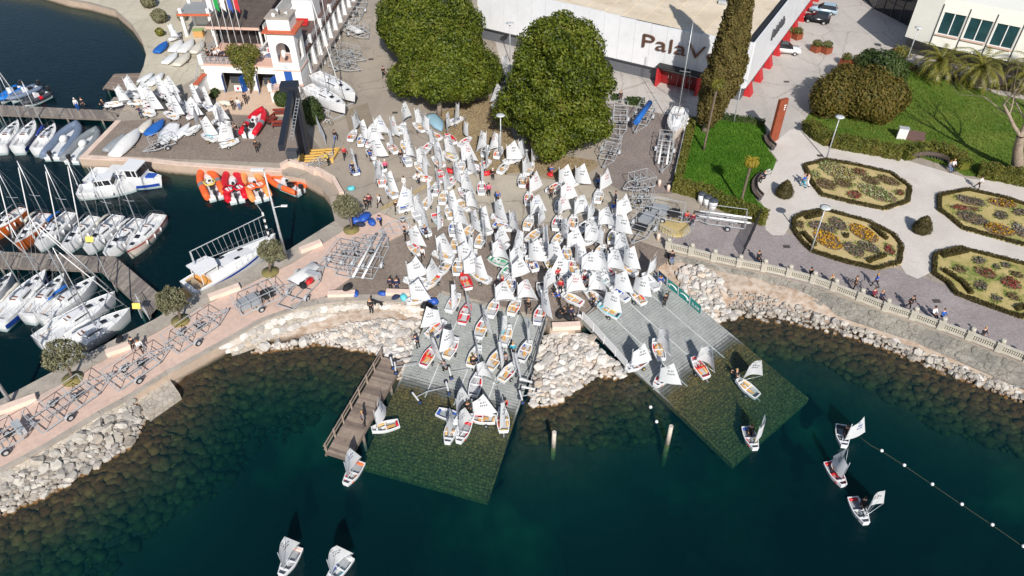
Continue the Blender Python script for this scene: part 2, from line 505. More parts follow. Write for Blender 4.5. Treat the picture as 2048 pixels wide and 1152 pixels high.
# ---------------------------------------------------------------- lake bed, from the distance to the waterline
WL = [(-500, 1300), (-100, 1078), (0, 1020), (90, 985), (180, 932), (262, 885), (285, 836), (330, 803), (372, 765), (425, 706), (465, 700), (498, 697), (560, 692), (640, 682), (700, 690), (765, 706), (796, 752),
	  (836, 686), (886, 602), (1088, 650), (1074, 745), (1062, 806), (1110, 799), (1165, 762), (1200, 746), (1240, 748), (1254, 738), (1168, 646), (1304, 552), (1404, 632), (1440, 640), (1480, 628), (1600, 645), (1700, 668), (1800, 705), (1900, 745), (2048, 800), (2600, 1010)]
wl = np.array([P(x, y, 0).xy[:] for x, y in WL])
lakepoly = [tuple(p) for p in wl] + [(400, -60), (400, -400), (-400, -400), (-400, -60)]
SLIPS = {'left': [(880, 588), (1092, 645), (975, 1003), (724, 934)], 'right': [(1163, 638), (1310, 545), (1616, 800), (1467, 931)]}
slipq = {k: [P(*v[0], G), P(*v[1], G), P(*v[2], -1.2), P(*v[3], -1.2)] for k, v in SLIPS.items()}
def bedz(X, Y):
	X = np.asarray(X, float); Y = np.asarray(Y, float)
	D = np.full(X.shape, 1e9)
	for i in range(len(wl) - 1):
		ax, ay = wl[i]; bx, by = wl[i + 1]
		L2 = (bx - ax) ** 2 + (by - ay) ** 2
		t = np.clip(((X - ax) * (bx - ax) + (Y - ay) * (by - ay)) / L2, 0, 1)
		D = np.minimum(D, np.hypot(X - ax - t * (bx - ax), Y - ay - t * (by - ay)))
	ins = np.zeros(X.shape, bool)
	n = len(lakepoly)
	for i in range(n):
		xi, yi = lakepoly[i]; xj, yj = lakepoly[i - 1]
		with np.errstate(divide='ignore', invalid='ignore'):
			c = ((yi > Y) != (yj > Y)) & (X < (xj - xi) * (Y - yi) / (yj - yi) + xi)
		ins ^= c
	zw = np.interp(D, [0, 1, 3, 6, 9, 13, 18, 60], [0, -.32, -.85, -1.9, -3.4, -5.6, -7.4, -9])
	zl = np.interp(D, [0, 1, 3.2, 7, 9], [0, .3, .85, .95, -6])
	z = np.where(ins, zw, zl)
	for q in slipq.values():
		c = sum(q, Vector()) / 4
		pp = [(c + (v - c) * 1.02).xy for v in q]
		for i in range(4):
			pass
		inq = np.ones(X.shape, bool)
		for i in range(4):
			a, b_ = pp[i], pp[(i + 1) % 4]
			inq &= ((b_[0] - a[0]) * (Y - a[1]) - (b_[1] - a[1]) * (X - a[0])) < 0
		z = np.where(inq, np.minimum(z, -3.2), z)
	return z
xs = np.arange(-75, 80.1, 0.5); ys = np.arange(-12, 70.1, 0.5)
GX, GY = np.meshgrid(xs, ys)
GZ = bedz(GX, GY)
_n = np.array([noise.noise((x * .45, y * .45, 3.1)) for x, y in zip(GX.ravel(), GY.ravel())]).reshape(GX.shape)
GZ = np.minimum(GZ + _n * np.where(GZ < -.3, .35, .1), 1.05)
me = bpy.data.meshes.new('lake_bed')
nx, ny = len(xs), len(ys)
idx = np.arange(nx * ny).reshape(ny, nx)
faces = np.stack([idx[:-1, :-1], idx[:-1, 1:], idx[1:, 1:], idx[1:, :-1]], -1).reshape(-1, 4)
me.from_pydata(np.stack([GX, GY, GZ], -1).reshape(-1, 3).tolist(), [], faces.tolist())
def bed_mat():
	m, nt, bs, out = newmat('lake_bed')
	co = coords(nt)
	sx = nt.nodes.new('ShaderNodeSeparateXYZ')
	nt.links.new(co, sx.inputs[0])
	n1 = tnoise(nt, co, .06, 4)
	n2 = tnoise(nt, co, 1.5, 6)
	deep = mixrgb(nt, ramp(nt, n1, .52, .7), alb(54, 60, 52), alb(120, 140, 104))
	shal = mixrgb(nt, ramp(nt, n2, .35, .65), alb(52, 38, 22), alb(74, 56, 32))
	c = mixrgb(nt, ramp(nt, sx.outputs[2], -3.5, -1.0), deep, shal)
	dry = mixrgb(nt, ramp(nt, n2, .4, .62), alb(200, 184, 168), alb(168, 144, 122))
	c = mixrgb(nt, ramp(nt, sx.outputs[2], .12, .3), c, dry)
	nt.links.new(c, bs.inputs['Base Color'])
	bs.inputs['Roughness'].default_value = .95
	bumpit(nt, bs, n2, .6, .1)
	return m
me.materials.append(bed_mat())
me.polygons.foreach_set('use_smooth', [True] * len(me.polygons))
structure(ob('lake_bed', me))
M_hbed = ground('harbour_bed', alb(40, 46, 46), alb(50, 56, 52), .1, 1.2, stain=(alb(110, 130, 96), .5, .1, .68), rough=.95)
structure(MB().sheet([(-700, -60, -5.4), (-75.5, -60, -5.4), (-75.5, 55, -5.4), (-20, 55, -5.4), (-10, 90, -5.4), (-50, 170, -5.4), (-700, 170, -5.4)]).build('harbour_bed', M_hbed))
structure(MB().quad((-500, -500, -9.6), (500, -500, -9.6), (500, 60, -9.6), (-500, 60, -9.6)).build('deep_bed', M_hbed))

# water: clear, tinted by its depth, slightly rippled, mirrors the sky
def water_mat():
	m, nt, bs, out = newmat('lake_water')
	nt.nodes.remove(bs)
	co = coords(nt)
	n1 = N(nt, 'ShaderNodeTexNoise', i_Scale=1.1, i_Detail=5.0, i_Roughness=.6)
	mp = nt.nodes.new('ShaderNodeMapping')
	mp.inputs['Scale'].default_value = (1, 1.7, 1)
	mp.inputs['Rotation'].default_value = (0, 0, .5)
	nt.links.new(co, mp.inputs[0]); nt.links.new(mp.outputs[0], n1.inputs['Vector'])
	bp = N(nt, 'ShaderNodeBump', i_Strength=.75, i_Distance=.08)
	nt.links.new(n1.outputs[0], bp.inputs['Height'])
	gl = N(nt, 'ShaderNodeBsdfGlossy', i_Roughness=.04)
	nt.links.new(bp.outputs[0], gl.inputs['Normal'])
	geo = nt.nodes.new('ShaderNodeNewGeometry')
	dt = N(nt, 'ShaderNodeVectorMath', operation='DOT_PRODUCT')
	nt.links.new(geo.outputs['Incoming'], dt.inputs[0]); nt.links.new(bp.outputs[0], dt.inputs[1])
	ab = N(nt, 'ShaderNodeMath', operation='ABSOLUTE'); nt.links.new(dt.outputs['Value'], ab.inputs[0])
	om = N(nt, 'ShaderNodeMath', operation='SUBTRACT', i_0=1.0); nt.links.new(ab.outputs[0], om.inputs[1])
	pw = N(nt, 'ShaderNodeMath', operation='POWER', i_1=5.0); nt.links.new(om.outputs[0], pw.inputs[0])
	fr = N(nt, 'ShaderNodeMath', operation='MULTIPLY_ADD', i_1=.98, i_2=.02); nt.links.new(pw.outputs[0], fr.inputs[0])
	tr = nt.nodes.new('ShaderNodeBsdfTransparent')
	df = nt.nodes.new('ShaderNodeBsdfDiffuse')
	df.inputs[0].default_value = (.004, .095, .125, 1)
	m1 = nt.nodes.new('ShaderNodeMixShader'); m1.inputs[0].default_value = .115
	nt.links.new(tr.outputs[0], m1.inputs[1]); nt.links.new(df.outputs[0], m1.inputs[2])
	m2 = nt.nodes.new('ShaderNodeMixShader')
	nt.links.new(fr.outputs[0], m2.inputs[0]); nt.links.new(m1.outputs[0], m2.inputs[1]); nt.links.new(gl.outputs[0], m2.inputs[2])
	nt.links.new(m2.outputs[0], out.inputs['Surface'])
	va = N(nt, 'ShaderNodeVolumeAbsorption', i_Density=.52)
	va.inputs[0].default_value = (.08, .62, .6, 1)
	nt.links.new(va.outputs[0], out.inputs['Volume'])
	return m
b = MB().box((0, -150, -5.5), (1600, 800, 11.0))
structure(b.build('water', water_mat()))
# ---------------------------------------------------------------- slipways of grooved panels
def slip_mat():
	m, nt, bs, out = newmat('slipway_panel')
	co = coords(nt)
	sx = nt.nodes.new('ShaderNodeSeparateXYZ')
	nt.links.new(co, sx.inputs[0])
	n1 = tnoise(nt, co, .7, 6, .65)
	n2 = tnoise(nt, co, 5, 6, .7)
	c = mixrgb(nt, ramp(nt, n1, .35, .65), alb(146, 150, 148), alb(170, 172, 169))
	c = mixrgb(nt, ramp(nt, n2, .52, .66, 0, .5), c, alb(96, 97, 95))
	n4 = tnoise(nt, co, 3.2, 8, .9)
	alg = mixrgb(nt, ramp(nt, n4, .38, .62), alb(48, 38, 18), alb(156, 130, 66))
	alg = mixrgb(nt, ramp(nt, sx.outputs[2], -1.3, -.6, .6, 0), alg, mixrgb(nt, ramp(nt, n4, .38, .62), alb(40, 44, 22), alb(140, 142, 78)))
	vc = tvor(nt, co, 3.4, 'DISTANCE_TO_EDGE')
	alg = mixrgb(nt, ramp(nt, vc, .02, .16, .7, 0), alg, alb(22, 20, 10))
	z = N(nt, 'ShaderNodeMath', operation='MULTIPLY_ADD', i_1=.25)
	nt.links.new(n1, z.inputs[0]); nt.links.new(sx.outputs[2], z.inputs[2])
	wet = mixrgb(nt, 1.0, c, (.45, .45, .45), 'MULTIPLY')
	c2 = mixrgb(nt, ramp(nt, z.outputs[0], .16, .2), wet, c)
	c2 = mixrgb(nt, ramp(nt, z.outputs[0], .02, .12), alg, c2)
	nt.links.new(c2, bs.inputs['Base Color'])
	bs.inputs['Roughness'].default_value = .7
	bumpit(nt, bs, n2, .8, .06)
	return m
M_slip = slip_mat()
M_slipseam = mat('slip_seam', alb(196, 200, 198), .7, var=.15, scale=1.5, world_=True)
def bil(q, u, v):
	return (q[0] * (1 - u) + q[1] * u) * (1 - v) + (q[3] * (1 - u) + q[2] * u) * v
slip_obj = {}
for nm, lanes, rows in (('left', 4, 9), ('right', 4, 9)):
	q = slipq[nm]
	lift = Vector((0, 0, .012))
	side = MB()
	n_ = 12
	for a, b_ in ((0, 1), (1, 2), (2, 3), (3, 0)):
		A, B = q[a] - Vector((0, 0, .02)), q[b_] - Vector((0, 0, .02))
		side.quad(A - Vector((0, 0, .5)), B - Vector((0, 0, .5)), B, A)
	side.quad(*[p - Vector((0, 0, .02)) for p in q])
	base = structure(side.build('slipway', M_slip))
	slip_obj[nm] = base
	L = (q[3] - q[0]).length
	for i in range(lanes):
		for j in range(rows):
			u0, u1, v0, v1 = i / lanes, (i + 1) / lanes, j / rows, (j + 1) / rows
			W = (q[1] - q[0]).length
			e = .05 / W
			mb = MB()
			dz = Vector((0, 0, .012 + rnd() * .012))
			mb.quad(bil(q, u0 + e, v1 - .001) + dz, bil(q, u1 - e, v1 - .001) + dz, bil(q, u1 - e, v0 + .001) + dz, bil(q, u0 + e, v0 + .001) + dz)
			k = max(4, int(L / rows / .27))
			for r in range(k):
				va, vb = v0 + (v1 - v0) * (r + .12) / k, v0 + (v1 - v0) * (r + .72) / k
				t = Vector((0, 0, .035)) + dz
				a0, a1, a2, a3 = [bil(q, x, y) + dz for x, y in ((u0 + e, va), (u1 - e, va), (u1 - e, vb), (u0 + e, vb))]
				b0, b1, b2, b3 = a0 + t, a1 + t, a2 + t, a3 + t
				mb.add([a0, a1, a2, a3, b0, b1, b2, b3], [(7, 6, 5, 4), (4, 5, 1, 0), (6, 7, 3, 2)])
			mb.build('panel', M_slip, base)
	for i in range(1, lanes):
		u = i / lanes
		e = .06 / (q[1] - q[0]).length
		vv = .6
		MB().quad(bil(q, u - e, vv) + lift * 4.6, bil(q, u + e, vv) + lift * 4.6, bil(q, u + e, 0) + lift * 4.6, bil(q, u - e, 0) + lift * 4.6).build('seam_strip', M_slipseam, base)
	for a, b_ in ((0, 3), (1, 2)):
		mb = MB()
		mb.bar(q[a] + Vector((0, 0, .06)), q[b_] + Vector((0, 0, .06)), .16, .16)
		mb.build('edge_beam', M_slip, base)
def slip_z(x, y):
	"""height of the ground a boat stands on"""
	for q in slipq.values():
		pp = [v.xy for v in q]
		if all(((pp[(i + 1) % 4][0] - pp[i][0]) * (y - pp[i][1]) - (pp[(i + 1) % 4][1] - pp[i][1]) * (x - pp[i][0])) < 0.0 for i in range(4)):
			n = (q[1] - q[0]).cross(q[3] - q[0])
			return q[0].z - (n.x * (x - q[0].x) + n.y * (y - q[0].y)) / n.z + .06
	return None
def gz(x, y):
	z = slip_z(x, y)
	return G + .03 if z is None else z
def PG(px, py, h=0.0):
	"""pixel -> point standing h above the ground (slipways included)"""
	z = G + h
	for _ in range(12):
		p = P(px, py, z)
		z = gz(p.x, p.y) + h
	return P(px, py, z)

# ---------------------------------------------------------------- stone walls and rock banks
def stonemat(name, cols, rough=.85):
	m, nt, bs, out = newmat(name)
	oi = nt.nodes.new('ShaderNodeObjectInfo')
	geo = nt.nodes.new('ShaderNodeNewGeometry')
	ad = N(nt, 'ShaderNodeMath', operation='ADD'); fr = N(nt, 'ShaderNodeMath', operation='FRACT')
	nt.links.new(oi.outputs['Random'], ad.inputs[0]); nt.links.new(geo.outputs['Random Per Island'], ad.inputs[1]); nt.links.new(ad.outputs[0], fr.inputs[0])
	cr = nt.nodes.new('ShaderNodeValToRGB')
	els = cr.color_ramp.elements
	while len(els) < len(cols):
		els.new(.5)
	for i, c in enumerate(cols):
		els[i].position = i / (len(cols) - 1); els[i].color = (*c, 1)
	nt.links.new(fr.outputs[0], cr.inputs[0])
	n1 = tnoise(nt, geo.outputs['Position'], 2.2, 7, .7)
	c = mixrgb(nt, ramp(nt, n1, .35, .7), mixrgb(nt, 1.0, cr.outputs[0], (.72, .71, .7), 'MULTIPLY'), cr.outputs[0])
	sx = nt.nodes.new('ShaderNodeSeparateXYZ')
	nt.links.new(geo.outputs['Position'], sx.inputs[0])
	z = N(nt, 'ShaderNodeMath', operation='MULTIPLY_ADD', i_1=.3)
	nt.links.new(n1, z.inputs[0]); nt.links.new(sx.outputs[2], z.inputs[2])
	c = mixrgb(nt, ramp(nt, z.outputs[0], .2, .3), alb(120, 88, 48), c)
	nt.links.new(c, bs.inputs['Base Color'])
	bs.inputs['Roughness'].default_value = rough
	bs.inputs['Specular IOR Level'].default_value = .3
	bumpit(nt, bs, n1, .7, .06)
	MATS[name] = m
	return m
M_rock = stonemat('limestone_rock', [alb(168, 163, 156), alb(216, 210, 202), alb(230, 226, 220), alb(208, 190, 172), alb(222, 218, 212), alb(190, 184, 176)])
M_greyrock = stonemat('grey_boulder', [alb(150, 146, 140), alb(184, 178, 170), alb(206, 200, 190), alb(170, 160, 148), alb(196, 190, 180)])
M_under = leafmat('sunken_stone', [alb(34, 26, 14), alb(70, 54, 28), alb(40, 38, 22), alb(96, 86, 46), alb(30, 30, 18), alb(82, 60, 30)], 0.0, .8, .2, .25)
def zone(m, deep):
	"""rusty stones near the waterline, green weed on the deeper ones"""
	nt = m.node_tree
	bs = nt.nodes['Principled BSDF']
	src = bs.inputs['Base Color'].links[0].from_socket
	sx = nt.nodes.new('ShaderNodeSeparateXYZ')
	nt.links.new(coords(nt), sx.inputs[0])
	n = tnoise(nt, coords(nt), .8, 5)
	f = tnoise(nt, coords(nt), 4.5, 6, .8)
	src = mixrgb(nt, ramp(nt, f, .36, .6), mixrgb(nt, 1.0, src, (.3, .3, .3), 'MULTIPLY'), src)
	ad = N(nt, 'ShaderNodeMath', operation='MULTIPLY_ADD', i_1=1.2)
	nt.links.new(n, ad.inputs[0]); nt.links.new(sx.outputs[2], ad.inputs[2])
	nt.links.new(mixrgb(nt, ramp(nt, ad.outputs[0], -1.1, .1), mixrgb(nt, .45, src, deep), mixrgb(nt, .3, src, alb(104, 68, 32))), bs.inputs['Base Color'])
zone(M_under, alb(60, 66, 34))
def rockmesh(seed, rough=.3, sub=1):
	r = random.Random(seed)
	bm = bmesh.new()
	bmesh.ops.create_cube(bm, size=1.0)
	bmesh.ops.subdivide_edges(bm, edges=bm.edges[:], cuts=1, use_grid_fill=True)
	for v in bm.verts:
		d = v.co.normalized()
		v.co = v.co * .35 + d * .38
		v.co += Vector((r.uniform(-1, 1), r.uniform(-1, 1), r.uniform(-1, 1))) * rough * .45
	me = bpy.data.meshes.new('stone')
	bm.to_mesh(me)
	bm.free()
	return me
def rocks(sd, n, m):
	out = []
	for i in range(n):
		me = rockmesh(sd + i)
		me.materials.append(m)
		out.append(me)
	return out
ROCKW, ROCKG = rocks(10, 7, M_rock), rocks(40, 6, M_greyrock)
def bank(name, label, px, n, rmin, rmax, meshes, seed, z=.45, keep=300, flat=.7, loose=None):
	"""heap of stones over a patch of shore; the stones that show largest are parts, the rest one part"""
	r = random.Random(seed)
	poly = [P(x, y, z).xy for x, y in px]
	x0, x1 = min(p.x for p in poly), max(p.x for p in poly)
	y0, y1 = min(p.y for p in poly), max(p.y for p in poly)
	cells = {}
	pts = []
	tries = 0
	while len(pts) < n and tries < n * 60:
		tries += 1
		x, y = r.uniform(x0, x1), r.uniform(y0, y1)
		if not pinside(x, y, poly):
			continue
		rad = rmin + (rmax - rmin) * r.random() ** 1.7
		if tries > n * 25:
			rad = rmin
		cx, cy = int(x), int(y)
		ok = True
		for a in (-2, -1, 0, 1, 2):
			for b_ in (-2, -1, 0, 1, 2):
				for q in cells.get((cx + a, cy + b_), ()):
					if (q[0] - x) ** 2 + (q[1] - y) ** 2 < (.72 * (q[2] + rad)) ** 2:
						ok = False
						break
				if not ok: break
			if not ok: break
		if ok:
			cells.setdefault((cx, cy), []).append((x, y, rad))
			pts.append((x, y, rad))
	zz = bedz([p[0] for p in pts], [p[1] for p in pts])
	root = thing(name, label, 'rock bank', (*pts[0][:2], 0))
	root_inv = Vector(root.location)
	pts = [(x, y, rad, max(-.5, min(float(q), 1.0))) for (x, y, rad), q in zip(pts, zz)]
	pts.sort(key=lambda p: -p[2])
	rest = MB()
	for k, (x, y, rad, q) in enumerate(pts):
		R = Matrix.Rotation(r.uniform(0, 6.28), 3, 'Z') @ Matrix.Rotation(r.uniform(-.5, .5), 3, 'X') @ Matrix.Rotation(r.uniform(-.5, .5), 3, 'Y')
		S = Vector((rad * 2.1 * r.uniform(.85, 1.2), rad * 2.1 * r.uniform(.75, 1.05), rad * 2 * flat * r.uniform(.8, 1.15)))
		loc = Vector((x, y, q + rad * .42 + r.uniform(0, .1)))
		me = r.choice(meshes)
		if k < keep:
			o = ob('stone', me, root)
			o.location = loc - root_inv
			o.scale = S
			o.rotation_euler = R.to_euler()
		else:
			base = len(rest.v)
			rest.add([R @ Vector((v.co.x * S.x, v.co.y * S.y, v.co.z * S.z)) + loc - root_inv for v in me.vertices], [tuple(p.vertices) for p in me.polygons])
	if rest.v:
		stuff(rest.build('small_stones', me.materials[0], root))
	return root
bank('rock_bank', 'heap of pale angular limestone blocks between the two slipways', [(1082, 676), (1102, 668), (1176, 672), (1200, 700), (1252, 738), (1238, 752), (1200, 748), (1165, 764), (1112, 802), (1060, 808), (1062, 770)], 620, .2, .5, ROCKW, 1)
bank('rock_bank', 'pale limestone blocks heaped behind the green banners right of the right slipway', [(1352, 548), (1376, 540), (1422, 552), (1446, 585), (1440, 610), (1470, 628), (1440, 640), (1404, 632), (1392, 622)], 460, .2, .5, ROCKW, 2)
bank('rock_bank', 'broken limestone blocks and rubble below the curved wall left of the left slipway', [(660, 668), (700, 660), (745, 660), (790, 648), (838, 640), (832, 690), (796, 754), (768, 706), (700, 692), (640, 684), (560, 694), (500, 700), (520, 686), (600, 680)], 520, .16, .5, ROCKW, 3)
bank('rock_bank', 'rounded grey boulders along the foot of the breakwater wall at the left edge', [(-40, 985), (0, 965), (100, 915), (200, 853), (262, 812), (300, 822), (285, 838), (262, 886), (180, 934), (90, 987), (0, 1024), (-40, 1040)], 620, .18, .46, ROCKG, 4)
bank('rock_bank', 'thin scatter of white and grey boulders along the waterline below the balustrade wall', [(1446, 608), (1480, 612), (1600, 628), (1700, 655), (1800, 692), (1900, 730), (2060, 788), (2060, 812), (1900, 752), (1800, 712), (1700, 674), (1600, 650), (1480, 634)], 190, .12, .38, ROCKG, 5, z=.1)
bank('rubble_bank', 'low rubble and small stones between the balustrade wall and the waterline', [(1452, 590), (1526, 596), (1618, 624), (1706, 654), (1806, 690), (1912, 732), (2070, 792), (2070, 804), (1906, 748), (1800, 704), (1700, 664), (1600, 640), (1470, 620)], 300, .06, .2, ROCKG, 6, z=.3)

bank('rubble_bank', 'gravelly slope of small pale stones under the curved wall by the dog', [(600, 668), (660, 654), (700, 646), (760, 642), (836, 646), (836, 668), (780, 662), (740, 668), (690, 672), (620, 682)], 520, .06, .2, ROCKW, 8, z=.7)
# sunken stones seen through the water
def sunken(name, px, n, seed, rmin=.3, rmax=.75, label=''):
	r = random.Random(seed)
	poly = [P(x, y, -.6).xy for x, y in px]
	x0, x1 = min(p.x for p in poly), max(p.x for p in poly); y0, y1 = min(p.y for p in poly), max(p.y for p in poly)
	pts = []
	while len(pts) < n:
		x, y = r.uniform(x0, x1), r.uniform(y0, y1)
		if pinside(x, y, poly):
			pts.append((x, y))
	zz = bedz([p[0] for p in pts], [p[1] for p in pts])
	src = [rockmesh(100 + i, .18) for i in range(5)]
	mb = MB()
	for (x, y), z in zip(pts, zz):
		if z > .05 or z < -5.5:
			continue
		if r.random() < (-float(z) - .7) / 2.6:
			continue
		rad = rmin + (rmax - rmin) * r.random() ** 2.2
		R = Matrix.Rotation(r.uniform(0, 6.28), 3, 'Z') @ Matrix.Rotation(r.uniform(-.3, .3), 3, 'X')
		zc = min(float(z) + rad * .2, -.1 - rad * .6)
		me = r.choice(src)
		mb.add([R @ Vector((v.co.x * rad * 2.2, v.co.y * rad * 1.9, v.co.z * rad * 1.3)) + Vector((x, y, zc)) for v in me.vertices], [tuple(p.vertices) for p in me.polygons], 0, True)
	o = stuff(mb.build(name, M_under))
	return o
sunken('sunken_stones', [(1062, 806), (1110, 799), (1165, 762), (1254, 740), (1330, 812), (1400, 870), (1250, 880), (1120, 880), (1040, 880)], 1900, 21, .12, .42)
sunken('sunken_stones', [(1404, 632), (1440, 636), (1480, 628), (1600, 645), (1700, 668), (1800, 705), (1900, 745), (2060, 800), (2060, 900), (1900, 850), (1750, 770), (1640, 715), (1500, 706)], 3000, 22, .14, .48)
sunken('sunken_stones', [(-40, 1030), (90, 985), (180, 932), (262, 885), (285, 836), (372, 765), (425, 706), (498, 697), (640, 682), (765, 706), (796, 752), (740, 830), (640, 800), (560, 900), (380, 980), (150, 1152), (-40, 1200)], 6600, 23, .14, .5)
q = [P(428, 706, -.35), P(466, 700, -.35), P(388, 872, -1.5), P(345, 868, -1.5)]
M_algae = mat('algae_concrete', alb(84, 92, 48), .9, var=.35, scale=2.5, bump=.8, world_=True)
structure(MB().add(q + [p - Vector((0, 0, 1.2)) for p in q], [(3, 2, 1, 0), (0, 1, 5, 4), (1, 2, 6, 5), (2, 3, 7, 6), (3, 0, 4, 7)]).build('sunken_ramp', M_algae))

# sloping stone walls
def wallmat(name, c1, c2):
	return ground(name, c1, c2, .5, 3, joint=(1.9, .06, .5), stain=(alb(112, 110, 102), .6, .6, .55), bump=.7, finemix=.6)
M_wallgrey = wallmat('revetment_grey', alb(162, 156, 145), alb(132, 129, 122))
M_wallpale = wallmat('revetment_pale', alb(206, 196, 182), alb(176, 166, 152))
def slab(seed):
	r = random.Random(seed)
	n = r.choice((6, 7, 7, 8))
	o = [(math.cos(2 * PI * i / n + r.uniform(-.25, .25)) * r.uniform(.8, 1), math.sin(2 * PI * i / n + r.uniform(-.25, .25)) * r.uniform(.75, 1)) for i in range(n)]
	vs = [(x, y, 0) for x, y in o] + [(x * .93, y * .93, .6) for x, y in o] + [(x * .75, y * .75, 1) for x, y in o]
	fs = [(i, (i + 1) % n, n + (i + 1) % n, n + i) for i in range(n)] + [(n + i, n + (i + 1) % n, 2 * n + (i + 1) % n, 2 * n + i) for i in range(n)] + [tuple(2 * n + i for i in range(n))]
	me = bpy.data.meshes.new('stone')
	me.from_pydata(vs, [], fs)
	return me
def revet(name, top, foot, zt, zf, m, sm, size, seed, rows=2, prob=1.0):
	"""sloping wall from its top line to its foot, with its stones standing proud"""
	A = smoothline([P(x, y, zt) for x, y in top], 4); B = smoothline([P(x, y, zf) for x, y in foot], 4)
	n = min(len(A), len(B))
	mb = MB()
	mb.add([p for i in range(n) for p in (A[i], B[i], B[i] - Vector((0, 0, 1.2)))], [(3 * i + k, 3 * i + k + 1, 3 * i + k + 4, 3 * i + k + 3) for i in range(n - 1) for k in (0, 1)])
	o = structure(mb.build(name, m))
	r = random.Random(seed)
	sl = []
	for i in range(6):
		me = slab(seed * 10 + i)
		me.materials.append(sm)
		sl.append(me)
	cnt = 0
	for i in range(n - 1):
		L = (A[i + 1] - A[i]).length
		k = max(1, int(round(L / size)))
		for c in range(k):
			for w in range(rows):
				if r.random() > prob or cnt > 290:
					continue
				u, v = (c + .5 + r.uniform(-.2, .2) + .5 * (w % 2)) / k, (w + .5 + r.uniform(-.12, .12)) / rows
				a, b_ = A[i].lerp(A[i + 1], u), B[i].lerp(B[i + 1], u)
				p = a.lerp(b_, v)
				ex = (A[i + 1] - A[i]).normalized(); ey = (a - b_).normalized(); ez = ex.cross(ey).normalized()
				if ez.z < 0: ez = -ez
				M = Matrix((ex, ey, ez)).transposed()
				e = ob('stone', r.choice(sl), o)
				e.location = p - ez * .03
				e.rotation_euler = (M @ Matrix.Rotation(r.uniform(-.3, .3) + (PI if r.random() < .5 else 0), 3, 'Z')).to_euler()
				s_ = size * r.uniform(.42, .58)
				e.scale = (s_, (a - b_).length / rows * r.uniform(.38, .52), r.uniform(.06, .12))
				cnt += 1
	return o
revet('shore_wall', [(x - 2, y + 5) for x, y in BALUS], [(1340, 536), (1384, 541), (1430, 552), (1478, 566), (1526, 578), (1570, 592), (1618, 610), (1658, 626), (1706, 642), (1752, 658), (1806, 677), (1860, 698), (1912, 720), (1970, 744), (2026, 768), (2084, 792)], G - .01, .45, M_wallgrey, M_wallgrey, .8, 5, 2, .6)
revet('curved_wall', [(440, 692), (463, 681), (523, 646), (583, 624), (637, 612), (690, 606), (740, 604), (800, 608), (842, 613)], [(462, 706), (492, 697), (545, 676), (600, 660), (648, 648), (700, 640), (745, 637), (800, 638), (838, 640)], G - .01, .35, M_wallpale, M_rock, 1.05, 6, 2)
revet('breakwater_wall', [(-120, 1003), (0, 948), (100, 894), (202, 831), (262, 798)], [(-110, 1035), (10, 978), (110, 922), (212, 856), (270, 818)], G - .01, .3, M_wallpale, M_greyrock, 1.1, 7, 2, .55)
b = MB().prism([P(270, 792).xy, P(334, 748).xy, P(355, 778).xy, P(290, 822).xy], -1, .75)
structure(b.build('stone_landing', M_wallpale))
revet('shore_bank', [(1340, 541), (1430, 556), (1526, 582), (1618, 613), (1706, 645), (1806, 680), (1912, 723), (2026, 771), (2084, 795)], [(1352, 562), (1440, 588), (1520, 606), (1606, 632), (1700, 660), (1800, 698), (1904, 740), (2020, 788), (2078, 810)], .46, .1, M_soil, M_rock, .8, 8, 1, .8)
# ---------------------------------------------------------------- people: one skinned body per pose, clothes over it
def skin(name, J, edges, R, grow=1.0, sub=1):
	names = []
	for a, b_ in edges:
		for q in (a, b_):
			if q not in names: names.append(q)
	me = bpy.data.meshes.new(name)
	me.from_pydata([J[q] for q in names], [(names.index(a), names.index(b_)) for a, b_ in edges], [])
	o = bpy.data.objects.new(name, me)
	COL.objects.link(o)
	md = o.modifiers.new('s', 'SKIN')
	md.use_smooth_shade = True
	for i, q in enumerate(names):
		r = R[q.rstrip('LR')] * grow
		me.skin_vertices[0].data[i].radius = (r, r)
		me.skin_vertices[0].data[i].use_root = (i == 0)
	if sub:
		o.modifiers.new('u', 'SUBSURF').levels = sub
	dg = bpy.context.evaluated_depsgraph_get()
	out = bpy.data.meshes.new_from_object(o.evaluated_get(dg))
	bpy.data.objects.remove(o)
	return out
RAD = {'pelvis': .125, 'waist': .12, 'chest': .145, 'neck': .055, 'jaw': .075, 'head': .1, 'crown': .075, 'sh': .07, 'el': .045, 'wr': .033, 'hd': .036, 'hip': .09, 'kn': .06, 'an': .042, 'toe': .036}
def pose(hipz, lean, la, ra, ll, rl, twist=0):
	"""joints of a figure facing +Y; arms and legs as (elbow/knee, wrist/ankle) offsets"""
	J = {'pelvis': Vector((0, 0, hipz))}
	up = Vector((0, math.sin(lean), math.cos(lean)))
	J['waist'] = J['pelvis'] + up * .2; J['chest'] = J['pelvis'] + up * .43; J['neck'] = J['pelvis'] + up * .57
	J['jaw'] = J['neck'] + (up * .8 + Vector((0, .1, .2))).normalized() * .085; J['head'] = J['jaw'] + Vector((0, .02, .1)); J['crown'] = J['head'] + Vector((0, -.01, .075))
	for s, n_, arm, leg in ((-1, 'L', la, ll), (1, 'R', ra, rl)):
		J['sh' + n_] = J['chest'] + Vector((s * .185, 0, .06))
		J['el' + n_] = J['sh' + n_] + Vector((s * arm[0][0], arm[0][1], arm[0][2])); J['wr' + n_] = J['el' + n_] + Vector((s * arm[1][0], arm[1][1], arm[1][2]))
		d = (J['wr' + n_] - J['el' + n_]).normalized(); J['hd' + n_] = J['wr' + n_] + d * .08
		J['hip' + n_] = J['pelvis'] + Vector((s * .095, 0, -.05)); J['kn' + n_] = J['hip' + n_] + Vector((s * .02, leg[0][0], leg[0][1])); J['an' + n_] = J['kn' + n_] + Vector((0, leg[1][0], leg[1][1])); J['toe' + n_] = J['an' + n_] + Vector((s * .02, .16, -.04))
	return J
